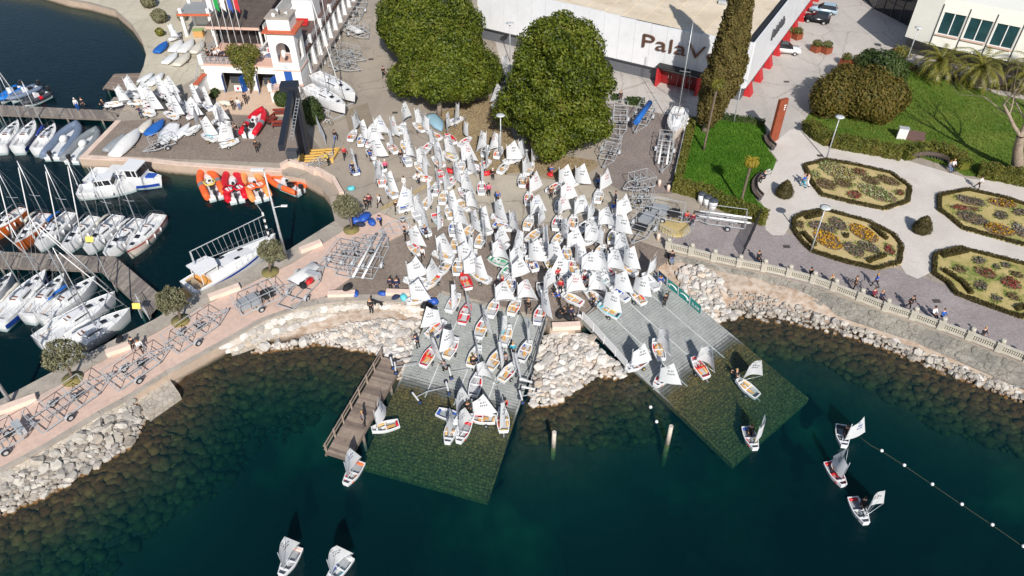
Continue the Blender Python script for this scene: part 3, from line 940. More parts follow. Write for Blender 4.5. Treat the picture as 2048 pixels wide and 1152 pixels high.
DOWN = ((.06, -.02, -.28), (.0, .08, -.25))
FWD = ((.05, .16, -.22), (-.08, .24, .02))
UPA = ((.1, .12, .2), (-.02, .1, .24))
ST = ((0.0, -.43), (-.03, -.42))
POSES = {'stand': pose(.95, .04, DOWN, DOWN, ST, ST), 'walk': pose(.93, .08, ((.06, .14, -.25), (0, .14, -.2)), ((.06, -.14, -.25), (0, 0, -.26)), ((-.18, -.38), (-.22, -.35)), ((.22, -.38), (0, -.43))),
		 'work': pose(.93, .35, FWD, FWD, ((.08, -.42), (-.1, -.41)), ((-.06, -.42), (-.08, -.41))), 'sit': pose(.5, -.1, ((.05, .12, -.26), (-.04, .2, -.02)), ((.05, .12, -.26), (-.04, .2, -.02)), ((.42, .02), (.06, -.42)), ((.42, .02), (.04, -.42))),
		 'reach': pose(.94, .1, UPA, FWD, ST, ((.1, -.42), (-.08, -.41))), 'crouch': pose(.42, .5, FWD, FWD, ((.38, .1), (-.18, -.42)), ((.34, .06), (-.12, -.38)))}
E_T = [('pelvis', 'waist'), ('waist', 'chest')]
E_A = [('chest', 'sh'), ('sh', 'el'), ('el', 'wr')]
E_L = [('pelvis', 'hip'), ('hip', 'kn'), ('kn', 'an')]
def both(es):
	C_ = ('pelvis', 'waist', 'chest')
	return [(a if a in C_ else a + n_, b_ + n_) for n_ in 'LR' for a, b_ in es]
FIG = {}
def limbs_detail(J):
	"""face, ears and five fingers on each hand"""
	mb = MB()
	h = J['head']
	mb.tube([h + Vector((0, .085, .03)), h + Vector((0, .125, -.015))], [.012, .02], 5)
	for s in (-1, 1):
		mb.ball(h + Vector((s * .1, 0, 0)), .028, 0, 6, 4, .5, .8, 1.3)
		n_ = 'L' if s < 0 else 'R'
		w, hd = J['wr' + n_], J['hd' + n_]
		d = (hd - w).normalized(); sd = d.cross(Vector((s, .3, .2))).normalized(); dn = d.cross(sd)
		for k in range(4):
			b_ = hd + sd * (.028 - .019 * k)
			L_ = (.07, .08, .075, .058)[k]
			mb.tube([b_ - d * .01, b_ + d * L_ * .55, b_ + d * L_ * .9 + dn * .025], [.0095, .009, .007], 5)
		mb.tube([w + d * .03 + sd * .03, w + d * .07 + sd * .06, w + d * .11 + sd * .062], [.011, .01, .008], 5)
	return mb
for k_, J in POSES.items():
	body = skin('body', J, E_T + [('chest', 'neck'), ('neck', 'jaw'), ('jaw', 'head'), ('head', 'crown')] + both(E_A + [('wr', 'hd')] + E_L), RAD)
	bm = bmesh.new(); bm.from_mesh(body)
	ex = limbs_detail(J)
	vv = [bm.verts.new(p) for p in ex.v]
	for f in ex.f:
		bm.faces.new([vv[i] for i in f])
	bm.to_mesh(body); bm.free()
	FIG[k_] = {'body': body, 'jacket': skin('jacket', J, E_T + both(E_A), RAD, 1.2), 'trousers': skin('trousers', J, both(E_L), RAD, 1.16)}
	hm = MB().ball(J['head'] + Vector((0, -.02, .035)), .118, 0, 9, 6, .95, 1.0, .95)
	FIG[k_]['hair'] = hm.mesh('hair', [])
	for n_ in 'LR':
		FIG[k_]['shoe' + n_] = MB().tube([J['an' + n_] + Vector((0, -.05, -.03)), J['an' + n_] + Vector((0, .06, -.04)), J['toe' + n_]], [.055, .058, .04], 6).mesh('shoe', [])
CLO = {}
def cloth(name, rgb, rough=.85):
	if name not in CLO:
		CLO[name] = mat(name + '_cloth', alb(*rgb), rough, var=.1, scale=6)
	return CLO[name]
CC = {'black': (30, 31, 35), 'navy': (34, 44, 74), 'blue': (36, 92, 176), 'red': (190, 44, 54), 'white': (226, 226, 226), 'grey': (120, 122, 128), 'teal': (60, 160, 180), 'yellow': (214, 196, 60), 'jeans': (90, 116, 160), 'maroon': (120, 32, 56), 'pink': (226, 90, 130), 'brown': (100, 72, 54), 'green': (60, 110, 70), 'beige': (198, 180, 150)}
HAIRC = [mat('dark_hair', alb(44, 34, 28), .7), mat('brown_hair', alb(92, 66, 46), .7), mat('fair_hair', alb(176, 140, 96), .7), mat('white_cap', alb(224, 224, 222), .7)]
SKINC = [mat('light_skin', alb(222, 172, 144), .6), mat('tan_skin', alb(196, 142, 112), .6)]
for f in FIG.values():
	for me in f.values():
		if not len(me.materials):
			me.materials.append(SKINC[0])
def person(label, loc, face, ps='stand', top='black', legs='black', hair=0, scale=1.0, group=None):
	"""face: direction in degrees, 0 = away from the camera"""
	t = thing('person', label, 'person', loc, math.radians(face), group)
	f = FIG[ps]
	t.scale = (scale,) * 3
	ob('body', f['body'], t, mat=SKINC[len(label) % 2])
	ob('jacket', f['jacket'], t, mat=cloth(top, CC[top]))
	ob('trousers', f['trousers'], t, mat=cloth(legs, CC[legs]))
	ob('hair', f['hair'], t, mat=HAIRC[hair])
	for n_ in 'LR':
		ob('shoe', f['shoe' + n_], t, mat=cloth('black', CC['black']))
	return t
# ---------------------------------------------------------------- buildings
M_white = mat('white_render', (.80, .79, .77), .75, var=.05, scale=.6, dirt=(alb(190, 180, 166), .35), world_=True)
M_cream = mat('cream_render', alb(238, 236, 226), .75, var=.05, scale=.35, dirt=(alb(214, 208, 194), .3), world_=True)
M_panelw = mat('white_cladding', (.74, .75, .77), .45, var=.05, scale=.5, dirt=(alb(176, 174, 170), .3), world_=True)
M_roofbeige = ground('hall_roof', alb(226, 212, 190), alb(208, 192, 168), .25, 2, stain=(alb(170, 148, 122), .6, .35, .56), bump=.15, finemix=.3)
M_red = mat('red_panel', alb(190, 44, 48), .5, var=.08)
M_darkglass = mat('dark_glass', (.012, .016, .02), .06, spec=.8, var=.3)
M_black = mat('black_rubber', (.02, .02, .022), .6)
M_darkgrey = mat('dark_grey_metal', alb(70, 72, 78), .55)
M_bronze = mat('bronze_letter', alb(116, 84, 66), .4, metal=.5)
M_terracotta = mat('terracotta_tile', alb(190, 96, 66), .8, var=.2, scale=2)
M_blue = mat('blue_door', alb(28, 84, 160), .5, var=.1)
M_galv = mat('galvanised_steel', alb(186, 189, 192), .5, metal=.2, var=.2, scale=4)
M_whitep = mat('white_paint', (.8, .8, .79), .4, var=.04)
M_brownroof = mat('brown_deck_roof', alb(104, 82, 74), .85, var=.12, scale=1, world_=True)
M_slate = mat('weathered_dark_roof', alb(94, 82, 74), .8, var=.25, scale=.7, dirt=(alb(130, 116, 104), .5), world_=True)
M_pinkst = mat('pink_stone_trim', alb(216, 178, 160), .8, var=.1)
M_roofgrey = mat('grey_membrane_roof', alb(150, 152, 152), .7, var=.1, scale=.3, world_=True)
def text_mesh(s, size, ext=0.0, res=2, shear=0.0, bold=0.0):
	cu = bpy.data.curves.new('text', 'FONT')
	cu.body = s
	cu.size = size
	cu.extrude = ext
	cu.resolution_u = res
	cu.shear = shear
	cu.offset = bold
	cu.align_x = 'LEFT'
	o = bpy.data.objects.new('text', cu)
	COL.objects.link(o)
	dg = bpy.context.evaluated_depsgraph_get()
	me = bpy.data.meshes.new_from_object(o.evaluated_get(dg))
	bpy.data.objects.remove(o)
	bpy.data.curves.remove(cu)
	return me
GLYPH = {ch_: text_mesh(ch_, 1.0, 0, 1, bold=.03) for ch_ in 'ABCDEFGHIKLMNOPRSTUVXYZ0123456789'}
def glyph_text(s, size):
	"""flat lettering put together from single letters: vertices and faces"""
	vs, fs, x = [], [], 0.0
	for ch_ in s:
		g = GLYPH[ch_]
		x0 = min(v.co.x for v in g.vertices); w = max(v.co.x for v in g.vertices) - x0
		n0 = len(vs)
		vs += [((v.co.x - x0 + x) * size, v.co.y * size) for v in g.vertices]
		fs += [tuple(i + n0 for i in p.vertices) for p in g.polygons]
		x += w + .11
	return vs, fs
def frame_text(me, m, name, parent, loc, ex, ey, ):
	"""lay a text mesh on a plane with x along ex and y along ey"""
	ex, ey = Vector(ex).normalized(), Vector(ey).normalized()
	ez = ex.cross(ey)
	me.materials.clear(); me.materials.append(m)
	o = ob(name, me, parent)
	M = Matrix((ex, ey, ez)).transposed().to_4x4()
	M.translation = Vector(loc)
	o.matrix_local = M
	return o

# ---- exhibition hall
A = Vector((31.2, 93.12, 0)); U = Vector((-.867, .498, 0)).normalized(); V = Vector((.454, .891, 0)).normalized()
hall = thing('exhibition_hall', 'long white clad hall with pale flat roof and bronze wall lettering', 'building', (A.x, A.y, G), math.atan2(-U.y, -U.x))
# local axes of the hall: x points from the far left end to the corner, y runs back
def hl(a, b_, z):      # a metres left of the corner, b_ metres back
	return Vector((-a, b_, z))
LEN, DEP, ZB, ZT = 42.0, 46.0, 2.06, 8.4
mb = MB().box((-LEN / 2, DEP / 2, 3.75), (LEN - .8, DEP - .8, 7.5))
mb.build('inner_wall', mat('hall_base_wall', alb(96, 98, 104), .6), hall)
n = 18
for i in range(n):
	a0, a1 = LEN * i / n, LEN * (i + 1) / n
	sag = -.35 * math.sin(PI * min(1, a0 / 22))
	MB().box((-(a0 + a1) / 2, .0, (ZB + ZT + sag) / 2), (a1 - a0 - .03, .22, ZT + sag - ZB)).build('panel', M_panelw, hall)
for i in range(30):
	a0, a1 = DEP * i / 30, DEP * (i + 1) / 30
	MB().box((.0, .13 + (a0 + a1) / 2, (ZB + ZT) / 2), (.22, a1 - a0 - .03, ZT - ZB)).build('panel', M_panelw, hall)
roof = MB()
kx, ky = 14, 2
roof.add([Vector((-LEN + .3 + (LEN - 1.6) * i / kx, .35 + (DEP - .6) * j, ZT - .45 + .25 * math.sin(PI * i / kx) - .1)) for j in (0, 1) for i in range(kx + 1)], [(i, i + 1, kx + 2 + i, kx + 1 + i) for i in range(kx)])
roof_o = roof.build('roof', M_roofbeige, hall)
for i in range(1, 14):
	x = -LEN + .3 + (LEN - 1.6) * i / 14
	zz = ZT - .55 + .25 * math.sin(PI * i / 14)
	MB().bar((x, .5, zz + .02), (x, DEP - .4, zz + .02), .07, .07).build('roof_seam', M_roofbeige, roof_o)
for x, y in ((-8, 12), (-17, 20), (-26, 9), (-12, 30)):
	MB().box((x, y, ZT - .1), (1.1, 1.1, .5)).build('roof_vent', M_galv, roof_o)
MB().box((-.65, DEP / 2 + .2, ZT - .75), (1.0, DEP - .5, .3)).build('gutter', M_black, hall)
mb = MB()
mb.box((-LEN / 2, .02, ZB - .12), (LEN, .18, .2)).box((.0, DEP / 2, ZB - .12), (.18, DEP, .2))
mb.build('lower_edge', M_darkgrey, hall)
for i in range(9):
	b0 = 2.0 + i * 5.0
	MB().add([(.62, b0, 0), (.62, b0 + 1.5, 0), (.06, b0 + 1.5, ZB - .22), (.06, b0, ZB - .22), (-.35, b0, 0), (-.35, b0 + 1.5, 0), (-.35, b0 + 1.5, ZB - .22), (-.35, b0, ZB - .22)], [(0, 1, 2, 3), (3, 2, 6, 7), (0, 3, 7, 4), (1, 5, 6, 2)]).build('red_pier', M_red, hall)
# entrance portal
pa, pb = 11.9, 6.1
for x in (-pa, -pb):
	MB().box((x, -.55, 1.35), (.28, 1.7, 2.9)).build('portal_wall', M_red, hall)
MB().box((-(pa + pb) / 2, -.6, 2.9), (pa - pb + .5, 1.9, .18)).build('portal_roof', M_black, hall)
for i in range(4):
	w = (pa - pb) / 4
	d = MB().box((-pa + w * (i + .5), .1, 1.35), (w - .06, .1, 2.6)).build('door', mat('dark_red_door', alb(130, 26, 30), .45), hall)
	MB().box((-pa + w * (i + .5) + (.5 if i % 2 == 0 else -.5), .02, 1.2), (.05, .08, .5)).build('handle', M_galv, d)
sg = text_mesh('PalaVela', 2.75, .12, 3, bold=-.03)
sx = max(v.co.x for v in sg.vertices)
for v in sg.vertices:
	v.co.x *= 14.0 / sx
frame_text(sg, M_bronze, 'wall_lettering', hall, (-15.3, -.3, 4.75), (1, 0, 0), (0, 0, 1))
sg2 = text_mesh('PalaVela', 2.1, .08, 2, bold=.02)
frame_text(sg2, M_darkgrey, 'side_lettering', hall, (.24, 9.5, 5.2), (0, 1, 0), (0, 0, 1))

# ---- white building with big windows, top right
WS = [Vector((58.2, 107.9, 0)), Vector((60.58, 105.04, 0)), Vector((70.79, 98.43, 0)), Vector((92, 86.0, 0))]
wb = thing('white_building', 'cream white building with tall paired windows behind the palms', 'building', (60.58, 105.04, G))
o0 = Vector((60.58, 105.04, 0))
back = Vector((.545, .838, 0))
def wl_(p, off, z):
	return p - o0 + back * off + Vector((0, 0, z - G))
zb_, zt_ = G + 3.0, 11.0
poly = [p.xy - o0.xy for p in WS] + [(WS[3] + back * 40).xy - o0.xy, (WS[0] + back * 30 + Vector((3, 0, 0))).xy - o0.xy]
inner = [((p - Vector(poly[1])) * 1 + Vector((.3, .5)) + Vector(poly[1])) for p in map(Vector, poly)]
MB().prism(inner, 3.0, 9.2, bottom=True).build('inner_wall', M_cream, wb)
MB().prism([(p + Vector((2.2, 3.2))) for p in inner], 0, 3.0).build('ground_floor', mat('grey_ground_floor', alb(120, 118, 112), .7), wb)
# facade between S1 and S2 with window openings
def facade(P0, P1, wins, z0, z1, off=0):
	L = (P1 - P0).length
	d = (P1 - P0) / L
	def strip(a, b_, za, zb2, nm='wall'):
		q = [P0 - o0 + d * a, P0 - o0 + d * b_]
		MB().prism([q[0].xy, q[1].xy, (q[1] + back * .45).xy, (q[0] + back * .45).xy], za - G, zb2 - G, bottom=True).build(nm, M_cream, wb)
	cur = 0
	for a, b_, za, zb2 in wins:
		if a > cur + .02:
			strip(cur, a, z0, z1)
		strip(a, b_, z0, za); strip(a, b_, zb2, z1)
		cur = b_
		fr = MB()
		c = P0 - o0 + d * a + back * .12
		e = P0 - o0 + d * b_ + back * .12
		for x in (0, .5, 1):
			p = c.lerp(e, .02 + .96 * x)
			fr.bar(p + Vector((0, 0, za - G)), p + Vector((0, 0, zb2 - G)), .14, .12)
		fr.bar(c + Vector((0, 0, za - G + .06)), e + Vector((0, 0, za - G + .06)), .12, .12)
		w_ = fr.build('window', M_whitep, wb)
		for x in (0, .5):
			p, q2 = c.lerp(e, .03 + x * .97) + back * .06, c.lerp(e, .03 + (x + .47)) + back * .06
			MB().quad(p + Vector((0, 0, za - G)), q2 + Vector((0, 0, za - G)), q2 + Vector((0, 0, zb2 - G)), p + Vector((0, 0, zb2 - G))).build('pane', M_tealglass, w_)
		s_ = MB().prism([(c - back * .35).xy, (e - back * .35).xy, e.xy, c.xy], za - G - .12, za - G)
		s_.build('sill', M_pinkst, w_)
	if cur < L - .02:
		strip(cur, L, z0, z1)
M_tealglass = mat('teal_tinted_glass', alb(38, 70, 76), .12, spec=.7, var=.35, scale=.6)
facade(WS[1], WS[2], [(.3, 3.3, 6.0, 9.15), (3.7, 6.75, 6.0, 9.1), (7.1, 10.1, 5.9, 9.05)], zb_, zt_)
facade(WS[2], WS[3], [(.6, 3.8, 5.9, 9.05), (4.2, 7.4, 5.9, 9.05), (7.8, 11, 5.9, 9.05)], zb_, zt_)
facade(WS[0], WS[1], [], zb_, zt_)
P_ = [WS[0] - o0, WS[0] + back * 30 + Vector((3, 0, 0)) - o0]
MB().prism([P_[0].xy, (P_[0] + Vector((.45, .1, 0))).xy, (P_[1] + Vector((.45, .1, 0))).xy, P_[1].xy], 3.0, zt_ - G, bottom=True).build('wall', M_cream, wb)
MB().sheet([(p.x, p.y, 9.1) for p in [Vector(q) + Vector((.35, .6)) for q in poly]]).build('roof', M_roofgrey, wb)
for a in (.05, 3.5, 6.93, 10.35):
	d = (WS[2] - WS[1]).normalized()
	p = WS[1] - o0 + d * a - back * .06
	MB().bar(p + Vector((0, 0, 2.9)), p + Vector((0, 0, 8.9)), .1, .1).build('downpipe', M_darkgrey, wb)
# glass entrance left of it, standing back in the shade
gp = [P(1700, -30), P(1748, 18), P(1815, 52), P(1850, 50)]
ge = thing('glass_entrance', 'dark glazed curved entrance hall in the shade of the white building', 'building', gp[1])
for i in range(3):
	for k in range(4):
		a, b_ = gp[i].lerp(gp[i + 1], k / 4) - gp[1], gp[i].lerp(gp[i + 1], (k + 1) / 4) - gp[1]
		fr = MB()
		fr.bar(a, a + Vector((0, 0, 4.4)), .12); fr.bar(a + Vector((0, 0, 4.4)), b_ + Vector((0, 0, 4.4)), .12); fr.bar(a + Vector((0, 0, 2.2)), b_ + Vector((0, 0, 2.2)), .07)
		w_ = fr.build('window', M_darkgrey, ge)
		a2, b2 = a + Vector((.02, .08, 0)), b_ + Vector((.02, .08, 0))
		MB().quad(a2, b2, b2 + Vector((0, 0, 4.35)), a2 + Vector((0, 0, 4.35))).build('pane', M_darkglass, w_)
MB().prism([(p - gp[1]).xy for p in gp] + [(12, 22), (-2, 22)], 4.46, 4.9).build('roof', M_roofgrey, ge)

# ---- clubhouse with the tower
O = Vector((-28.8, 95.5, G)); CR = -.07
ch = thing('clubhouse', 'white clubhouse with brown roof terrace, dining pavilion and blue boat doors', 'building', O, CR)
def wallbox(nm, x0, x1, y0, y1, z0, z1, m=None, par=None):
	return MB().box(((x0 + x1) / 2, (y0 + y1) / 2, (z0 + z1) / 2), (x1 - x0, y1 - y0, z1 - z0)).build(nm, m or M_white, par or ch)
def CW(p):
	return Matrix.Rotation(CR, 3, 'Z') @ Vector(p) + O
# ground floor walls: front in pieces round the two boat doors
for x0, x1 in ((-13.6, -11.2), (-8.1, -6.4), (-3.7, -3.2)):
	wallbox('front_wall', x0, x1, .6, 1.0, 0, 3.55)
for x0, x1 in ((-11.2, -8.1), (-6.4, -3.7)):
	wallbox('lintel', x0, x1, .6, 1.0, 2.55, 3.55)
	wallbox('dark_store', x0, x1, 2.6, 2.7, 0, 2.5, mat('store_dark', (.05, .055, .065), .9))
wallbox('side_wall', -13.6, -13.2, 1.0, 30, 0, 3.5)
wallbox('balcony_floor', -13.9, -3.2, .45, 6, 3.55, 3.75, M_pinkst)
wallbox('balcony_band', -13.85, -3.2, .5, .75, 3.0, 3.5, M_white)
wallbox('balcony_floor', -13.9, -6.5, 6, 30, 3.55, 3.75, M_pinkst)
wallbox('terrace_wall', -6.5, -6.2, 3.2, 30, 3.75, 4.6)
wallbox('terrace_front', -6.2, -3.0, 3.0, 3.3, 3.75, 4.6)
wallbox('roof_terrace', -6.4, -.15, 3.15, 34, 4.3, 4.5, M_brownroof)
wallbox('terrace_edge', -.28, .06, 3.0, 34, 4.15, 4.62, mat('brown_edge', alb(92, 66, 58), .8))
# long side wall towards the boat park, with pilasters and recessed windows
wallbox('long_wall', -.4, -.12, 2.6, 34, 0, 4.15)
for i in range(10):
	y = 3.6 + i * 3.0
	MB().add([(-.12, y, 0), (.55, y, 0), (.1, y, 4.1), (-.12, y, 4.1), (-.12, y + .55, 0), (.55, y + .55, 0), (.1, y + .55, 4.1), (-.12, y + .55, 4.1)], [(0, 1, 2, 3), (7, 6, 5, 4), (1, 5, 6, 2)]).build('pilaster', M_white, ch)
	w_ = wallbox('window', -.14, -.08, y + 1.2, y + 2.2, 2.0, 3.5, M_darkgrey)
	wallbox('pane', -.1, -.06, y + 1.28, y + 2.12, 2.08, 3.42, M_darkglass, w_)
wallbox('plinth_strip', -.1, .75, 3, 33, 1.3, 1.42, mat('grey_ledge', alb(146, 134, 126), .8))
# blue folding boat doors
for x0, x1 in ((-11.2, -8.1), (-6.4, -3.7)):
	for k, (xa, ang) in enumerate(((x0, -1.25), (x1, 1.25))):
		d = MB().box((.55 if k == 0 else -.55, 0, 1.25), (1.1, .07, 2.4)).build('door', M_blue, ch, (xa, .55, 0), ang)
		MB().box((.9 if k == 0 else -.9, -.06, 1.2), (.06, .06, .3)).build('handle', M_galv, d)
MB().box((-9.0, -.35, .75), (1.0, .06, .8), rx=-.25).build('notice_board', M_whitep, ch)
sb = MB().box((-9.0, -.40, .76), (.34, .05, .34), rx=-.25, rz=0).build('red_mark', M_red, ch)
# tower
TX0, TX1, TY0, TY1 = -3.35, .25, -.3, 3.1
tw = 'tower_wall'
wallbox(tw, TX0, TX1, TY0, TY0 + .3, 0, 4.6); wallbox(tw, TX1 - .3, TX1, TY0 + .3, TY1, 0, 4.6); wallbox(tw, TX0, TX0 + .3, TY0 + .3, TY1, 0, 4.6); wallbox(tw, TX0 + .3, TX1 - .3, TY1 - .3, TY1, 0, 4.6)
wallbox('tower_band', TX0 - .08, TX1 + .08, TY0 - .08, TY1 + .08, 3.5, 3.66, M_pinkst)
wallbox('tower_floor', TX0 + .3, TX1 - .3, TY0 + .3, TY1 - .3, 4.3, 4.6, M_pinkst)
def arch_wall(x0, x1, y, t, z0, z1, ax, ar, zs, axis):
	"""wall with an arched opening: centre ax, half width ar, spring height zs"""
	pts = [(ax - ar, z0)] + [(ax - ar * math.cos(PI * i / 10), zs + ar * math.sin(PI * i / 10)) for i in range(11)] + [(ax + ar, z0)]
	mb = MB()
	outer = [(x0, z0)] + [(x0 + (x1 - x0) * i / 10, z1) for i in range(11)] + [(x1, z0)]
	def q(p, k):
		return (p[0], y + k, p[1]) if axis == 'x' else (y + k, p[0], p[1])
	for i in range(len(pts) - 1):
		mb.quad(q(outer[i], 0), q(pts[i], 0), q(pts[i + 1], 0), q(outer[i + 1], 0)); mb.quad(q(outer[i], t), q(pts[i], t), q(pts[i + 1], t), q(outer[i + 1], t)); mb.quad(q(pts[i], 0), q(pts[i], t), q(pts[i + 1], t), q(pts[i + 1], 0))
	for i in (0, len(pts) - 2):
		mb.quad(q(outer[i], 0), q(outer[i], t), q(outer[i + 1], t), q(outer[i + 1], 0))
	return mb.build('arch_wall', M_white, ch)
arch_wall(TX0, TX1, TY0, .3, 4.6, 8.8, (TX0 + TX1) / 2, .95, 6.5, 'x')
arch_wall(TX0, TX1, TY1 - .3, .3, 4.6, 8.8, (TX0 + TX1) / 2, .95, 6.5, 'x')
arch_wall(TY0 + .3, TY1 - .3, TX1 - .3, .3, 4.6, 8.8, (TY0 + TY1) / 2, .8, 6.5, 'y')
arch_wall(TY0 + .3, TY1 - .3, TX0, .3, 4.6, 8.8, (TY0 + TY1) / 2, .8, 6.5, 'y')
wallbox('tower_ledge', TX0 - .45, TX1 + .45, TY0 - .45, TY1 + .45, 8.8, 9.0, M_terracotta)
wallbox('tower_cap', TX0 + .25, TX1 - .35, TY0 + .3, TY1 - .25, 9.0, 10.5)
wallbox('cap_roof', TX0 + .1, TX1 - .2, TY0 + .15, TY1 - .1, 10.5, 10.66, M_quaycon)
for k in range(3):
	a = 2.1 * k
	h = MB().lathe([(.06, 0), (.1, .25), (.32, .55)], n=10)
	o = h.build('horn_speaker', M_whitep, ch, (-1.6 + .55 * math.cos(a), 1.2 + .45 * math.sin(a), 10.85))
	o.rotation_euler = (PI / 2.1, 0, a + PI / 2)
MB().box((-1.6, 1.2, 10.9), (.16, .16, .5)).build('speaker_post', M_darkgrey, ch)
wallbox('tower_door', -2.05, -1.0, TY0 - .05, TY0 + .03, 1.7, 3.45, M_blue)
MB().ball((-1.5, TY0 - .2, 6.0), .28, sz=2.2).build('covered_bell', M_whitep, ch)
frame_text(text_mesh('C', .62, .02), mat('teal_mark', alb(60, 150, 150), .5), 'club_mark', ch, (-1.85, TY0 - .03, 3.85), (1, 0, 0), (0, 0, 1))
# landing in front of the tower with steps and railings
wallbox('landing', -3.6, .4, -2.6, TY0, 0, 1.55)
wallbox('landing_floor', -3.7, .5, -2.7, TY0, 1.55, 1.66, M_pinkst)
for x in (-3.55, .35):
	wallbox('landing_pier', x - .25, x + .25, -2.7, -2.2, 1.66, 2.6)
def railing(mb, a, b_, h=1.0, n=8, rails=(1.0, .66, .33), w=.045):
	a, b_ = Vector(a), Vector(b_)
	for i in range(n + 1):
		p = a.lerp(b_, i / n)
		mb.bar(p, p + Vector((0, 0, h)), w)
	for r in rails:
		mb.bar(a + Vector((0, 0, h * r)), b_ + Vector((0, 0, h * r)), w)
	return mb
railing(MB(), (-3.3, -2.5, 1.66), (.1, -2.5, 1.66), .95, 6).build('railing', M_galv, ch)
railing(MB(), (-13.7, .65, 3.75), (-6.6, .65, 3.75), 1.0, 12, (1, .8, .6, .4, .2)).build('railing', M_galv, ch)
railing(MB(), (-13.75, .8, 3.75), (-13.75, 9, 3.75), 1.0, 10, (1, .8, .6, .4, .2)).build('railing', M_galv, ch)
railing(MB(), (-6.3, 3.2, 4.6), (-3.2, 3.2, 4.6), .8, 5, (1, .75, .5, .25)).build('railing', M_galv, ch)
railing(MB(), (-.1, 3.4, 4.6), (-.1, 33, 4.6), .85, 30, (1, .66, .33)).build('railing', M_galv, ch)
for y in (6.5, 12, 17.5, 23):
	wallbox('terrace_pier', -.35, .15, y, y + .5, 4.5, 5.7)
wallbox('corner_pier', -13.95, -13.35, .4, 1.0, 3.7, 5.0)
sgn = wallbox('sign_board', -5.1, -3.3, 2.92, 2.98, 4.6, 5.3, M_whitep)
frame_text(text_mesh('SUZUKI', .42, .01, bold=.012), M_black, 'lettering', sgn, (-4.45, 2.90, 4.78), (1, 0, 0), (0, 0, 1))
frame_text(text_mesh('S', .62, .01, bold=.03), M_red, 'red_letter', sgn, (-5.0, 2.90, 4.72), (1, 0, 0), (0, 0, 1))
# arched blue window between pavilion and tower
mb = MB()
mb.add([(-5.9 + 1.25 - 1.25 * math.cos(PI * i / 10), 3.0, 3.6 + .9 * math.sin(PI * i / 10)) for i in range(11)] , [tuple(range(11))[::-1]])
mb.build('arch_window', M_blue, ch)
# dining pavilion on the terrace
wallbox('pavilion_post', -13.6, -13.35, 6.0, 6.25, 3.75, 6.9); wallbox('pavilion_post', -7.0, -6.75, 6.0, 6.25, 3.75, 6.9)
for i in range(6):
	x = -13.3 + i * 1.05
	w_ = wallbox('glass_door', x, x + .07, 7.4, 7.46, 3.75, 6.6, M_galv)
	wallbox('pane', x + .09, x + 1.02, 7.42, 7.45, 3.8, 6.55, M_darkglass, w_)
wallbox('pavilion_side', -13.65, -13.55, 7.4, 30, 3.75, 6.6, M_darkglass)
wallbox('pavilion_side', -6.85, -6.7, 7.4, 30, 3.75, 6.6, M_white)
pr_ = MB().add([(-14.1, 5.4, 7.0), (-6.6, 5.4, 7.0), (-6.6, 30, 8.6), (-14.1, 30, 8.6)], [(0, 1, 2, 3)])
pr_.build('pavilion_roof', M_slate, ch)
wallbox('roof_fascia', -14.15, -6.55, 5.3, 5.42, 6.65, 7.0, M_pinkst)
for i in range(15):
	y0 = 5.45 + i * 1.6
	for k in range(6):
		x0 = -14.05 + k * 1.24
		zf = lambda y: 7.02 + (y - 5.4) * 1.6 / 24.6
		MB().add([(x0, y0, zf(y0) + .03), (x0 + 1.2, y0, zf(y0) + .03), (x0 + 1.2, y0 + 1.55, zf(y0 + 1.55) + .015), (x0, y0 + 1.55, zf(y0 + 1.55) + .015), (x0, y0, zf(y0)), (x0 + 1.2, y0, zf(y0))], [(0, 1, 2, 3), (4, 5, 1, 0)]).build('roof_sheet', M_slate, ch)
wallbox('awning_box', -5.6, -4.9, 9.5, 15, 5.0, 5.12, mat('pale_blue_board', alb(190, 206, 208), .6))
wallbox('stair_house', -4.6, -1.6, 14.5, 18, 4.5, 7.4)
# outside stairs at the left end
for i in range(12):
	MB().box((-14.9, 1.4 + i * .42, .15 + i * .3), (1.5, .45, .12)).build('step', M_concrete, ch)
railing(MB(), (-15.65, 1.2, .1), (-15.65, 6.2, 3.7), 1.0, 8, (1, .5)).build('railing', M_galv, ch)
wallbox('stair_wall', -13.9, -13.5, -2.6, .6, 0, 2.2)
wallbox('stair_wall_cap', -14.05, -13.35, -2.7, .6, 2.2, 2.32, M_terracotta)
t = thing('red_sofa', 'red sofa standing on the brown roof terrace', 'sofa', CW((-2.6, 15.0, 4.5)), CR)
t.location = CW((-3.0, 12.6, 4.5))
MB().box((0, 0, .3), (1.9, .8, .3)).build('seat', M_red, t); MB().box((0, .38, .6), (1.9, .16, .6)).build('backrest', M_red, t)
for x in (-.85, .85):
	for y in (-.32, .32):
		MB().box((x, y, .08), (.08, .08, .16)).build('leg', M_black, t)
# small pavilion to the left
sp = thing('porch_pavilion', 'small white porch with square columns and flat roof left of the clubhouse', 'building', (-49.0, 115.2, G))
for x in (-2.3, 2.0):
	for y in (0, 4.2):
		MB().box((x, y, 1.7), (.45, .45, 3.4)).build('column', M_white, sp)
		MB().box((x, y, 4.0), (.5, .5, .7)).build('roof_pier', M_white, sp)
MB().box((-.15, 2.1, 3.5), (5.2, 5.0, .3)).build('roof', M_roofgrey, sp)
MB().box((-.15, -.42, 3.5), (5.3, .1, .36)).build('fascia', M_terracotta, sp)
MB().box((-.15, 4.3, 1.7), (4.4, .2, 3.3)).build('back_wall', M_white, sp)
bx_ = thing('drinks_cart', 'small wooden serving cart with green top under the white porch', 'cart', (-49.3, 115.0, G))
MB().box((0, 0, .55), (1.5, .9, 1.0)).build('body', mat('cart_wood', alb(196, 150, 92), .7), bx_); MB().box((0, 0, 1.08), (1.65, 1.05, .08)).build('top', mat('cart_green', alb(150, 170, 110), .6), bx_)
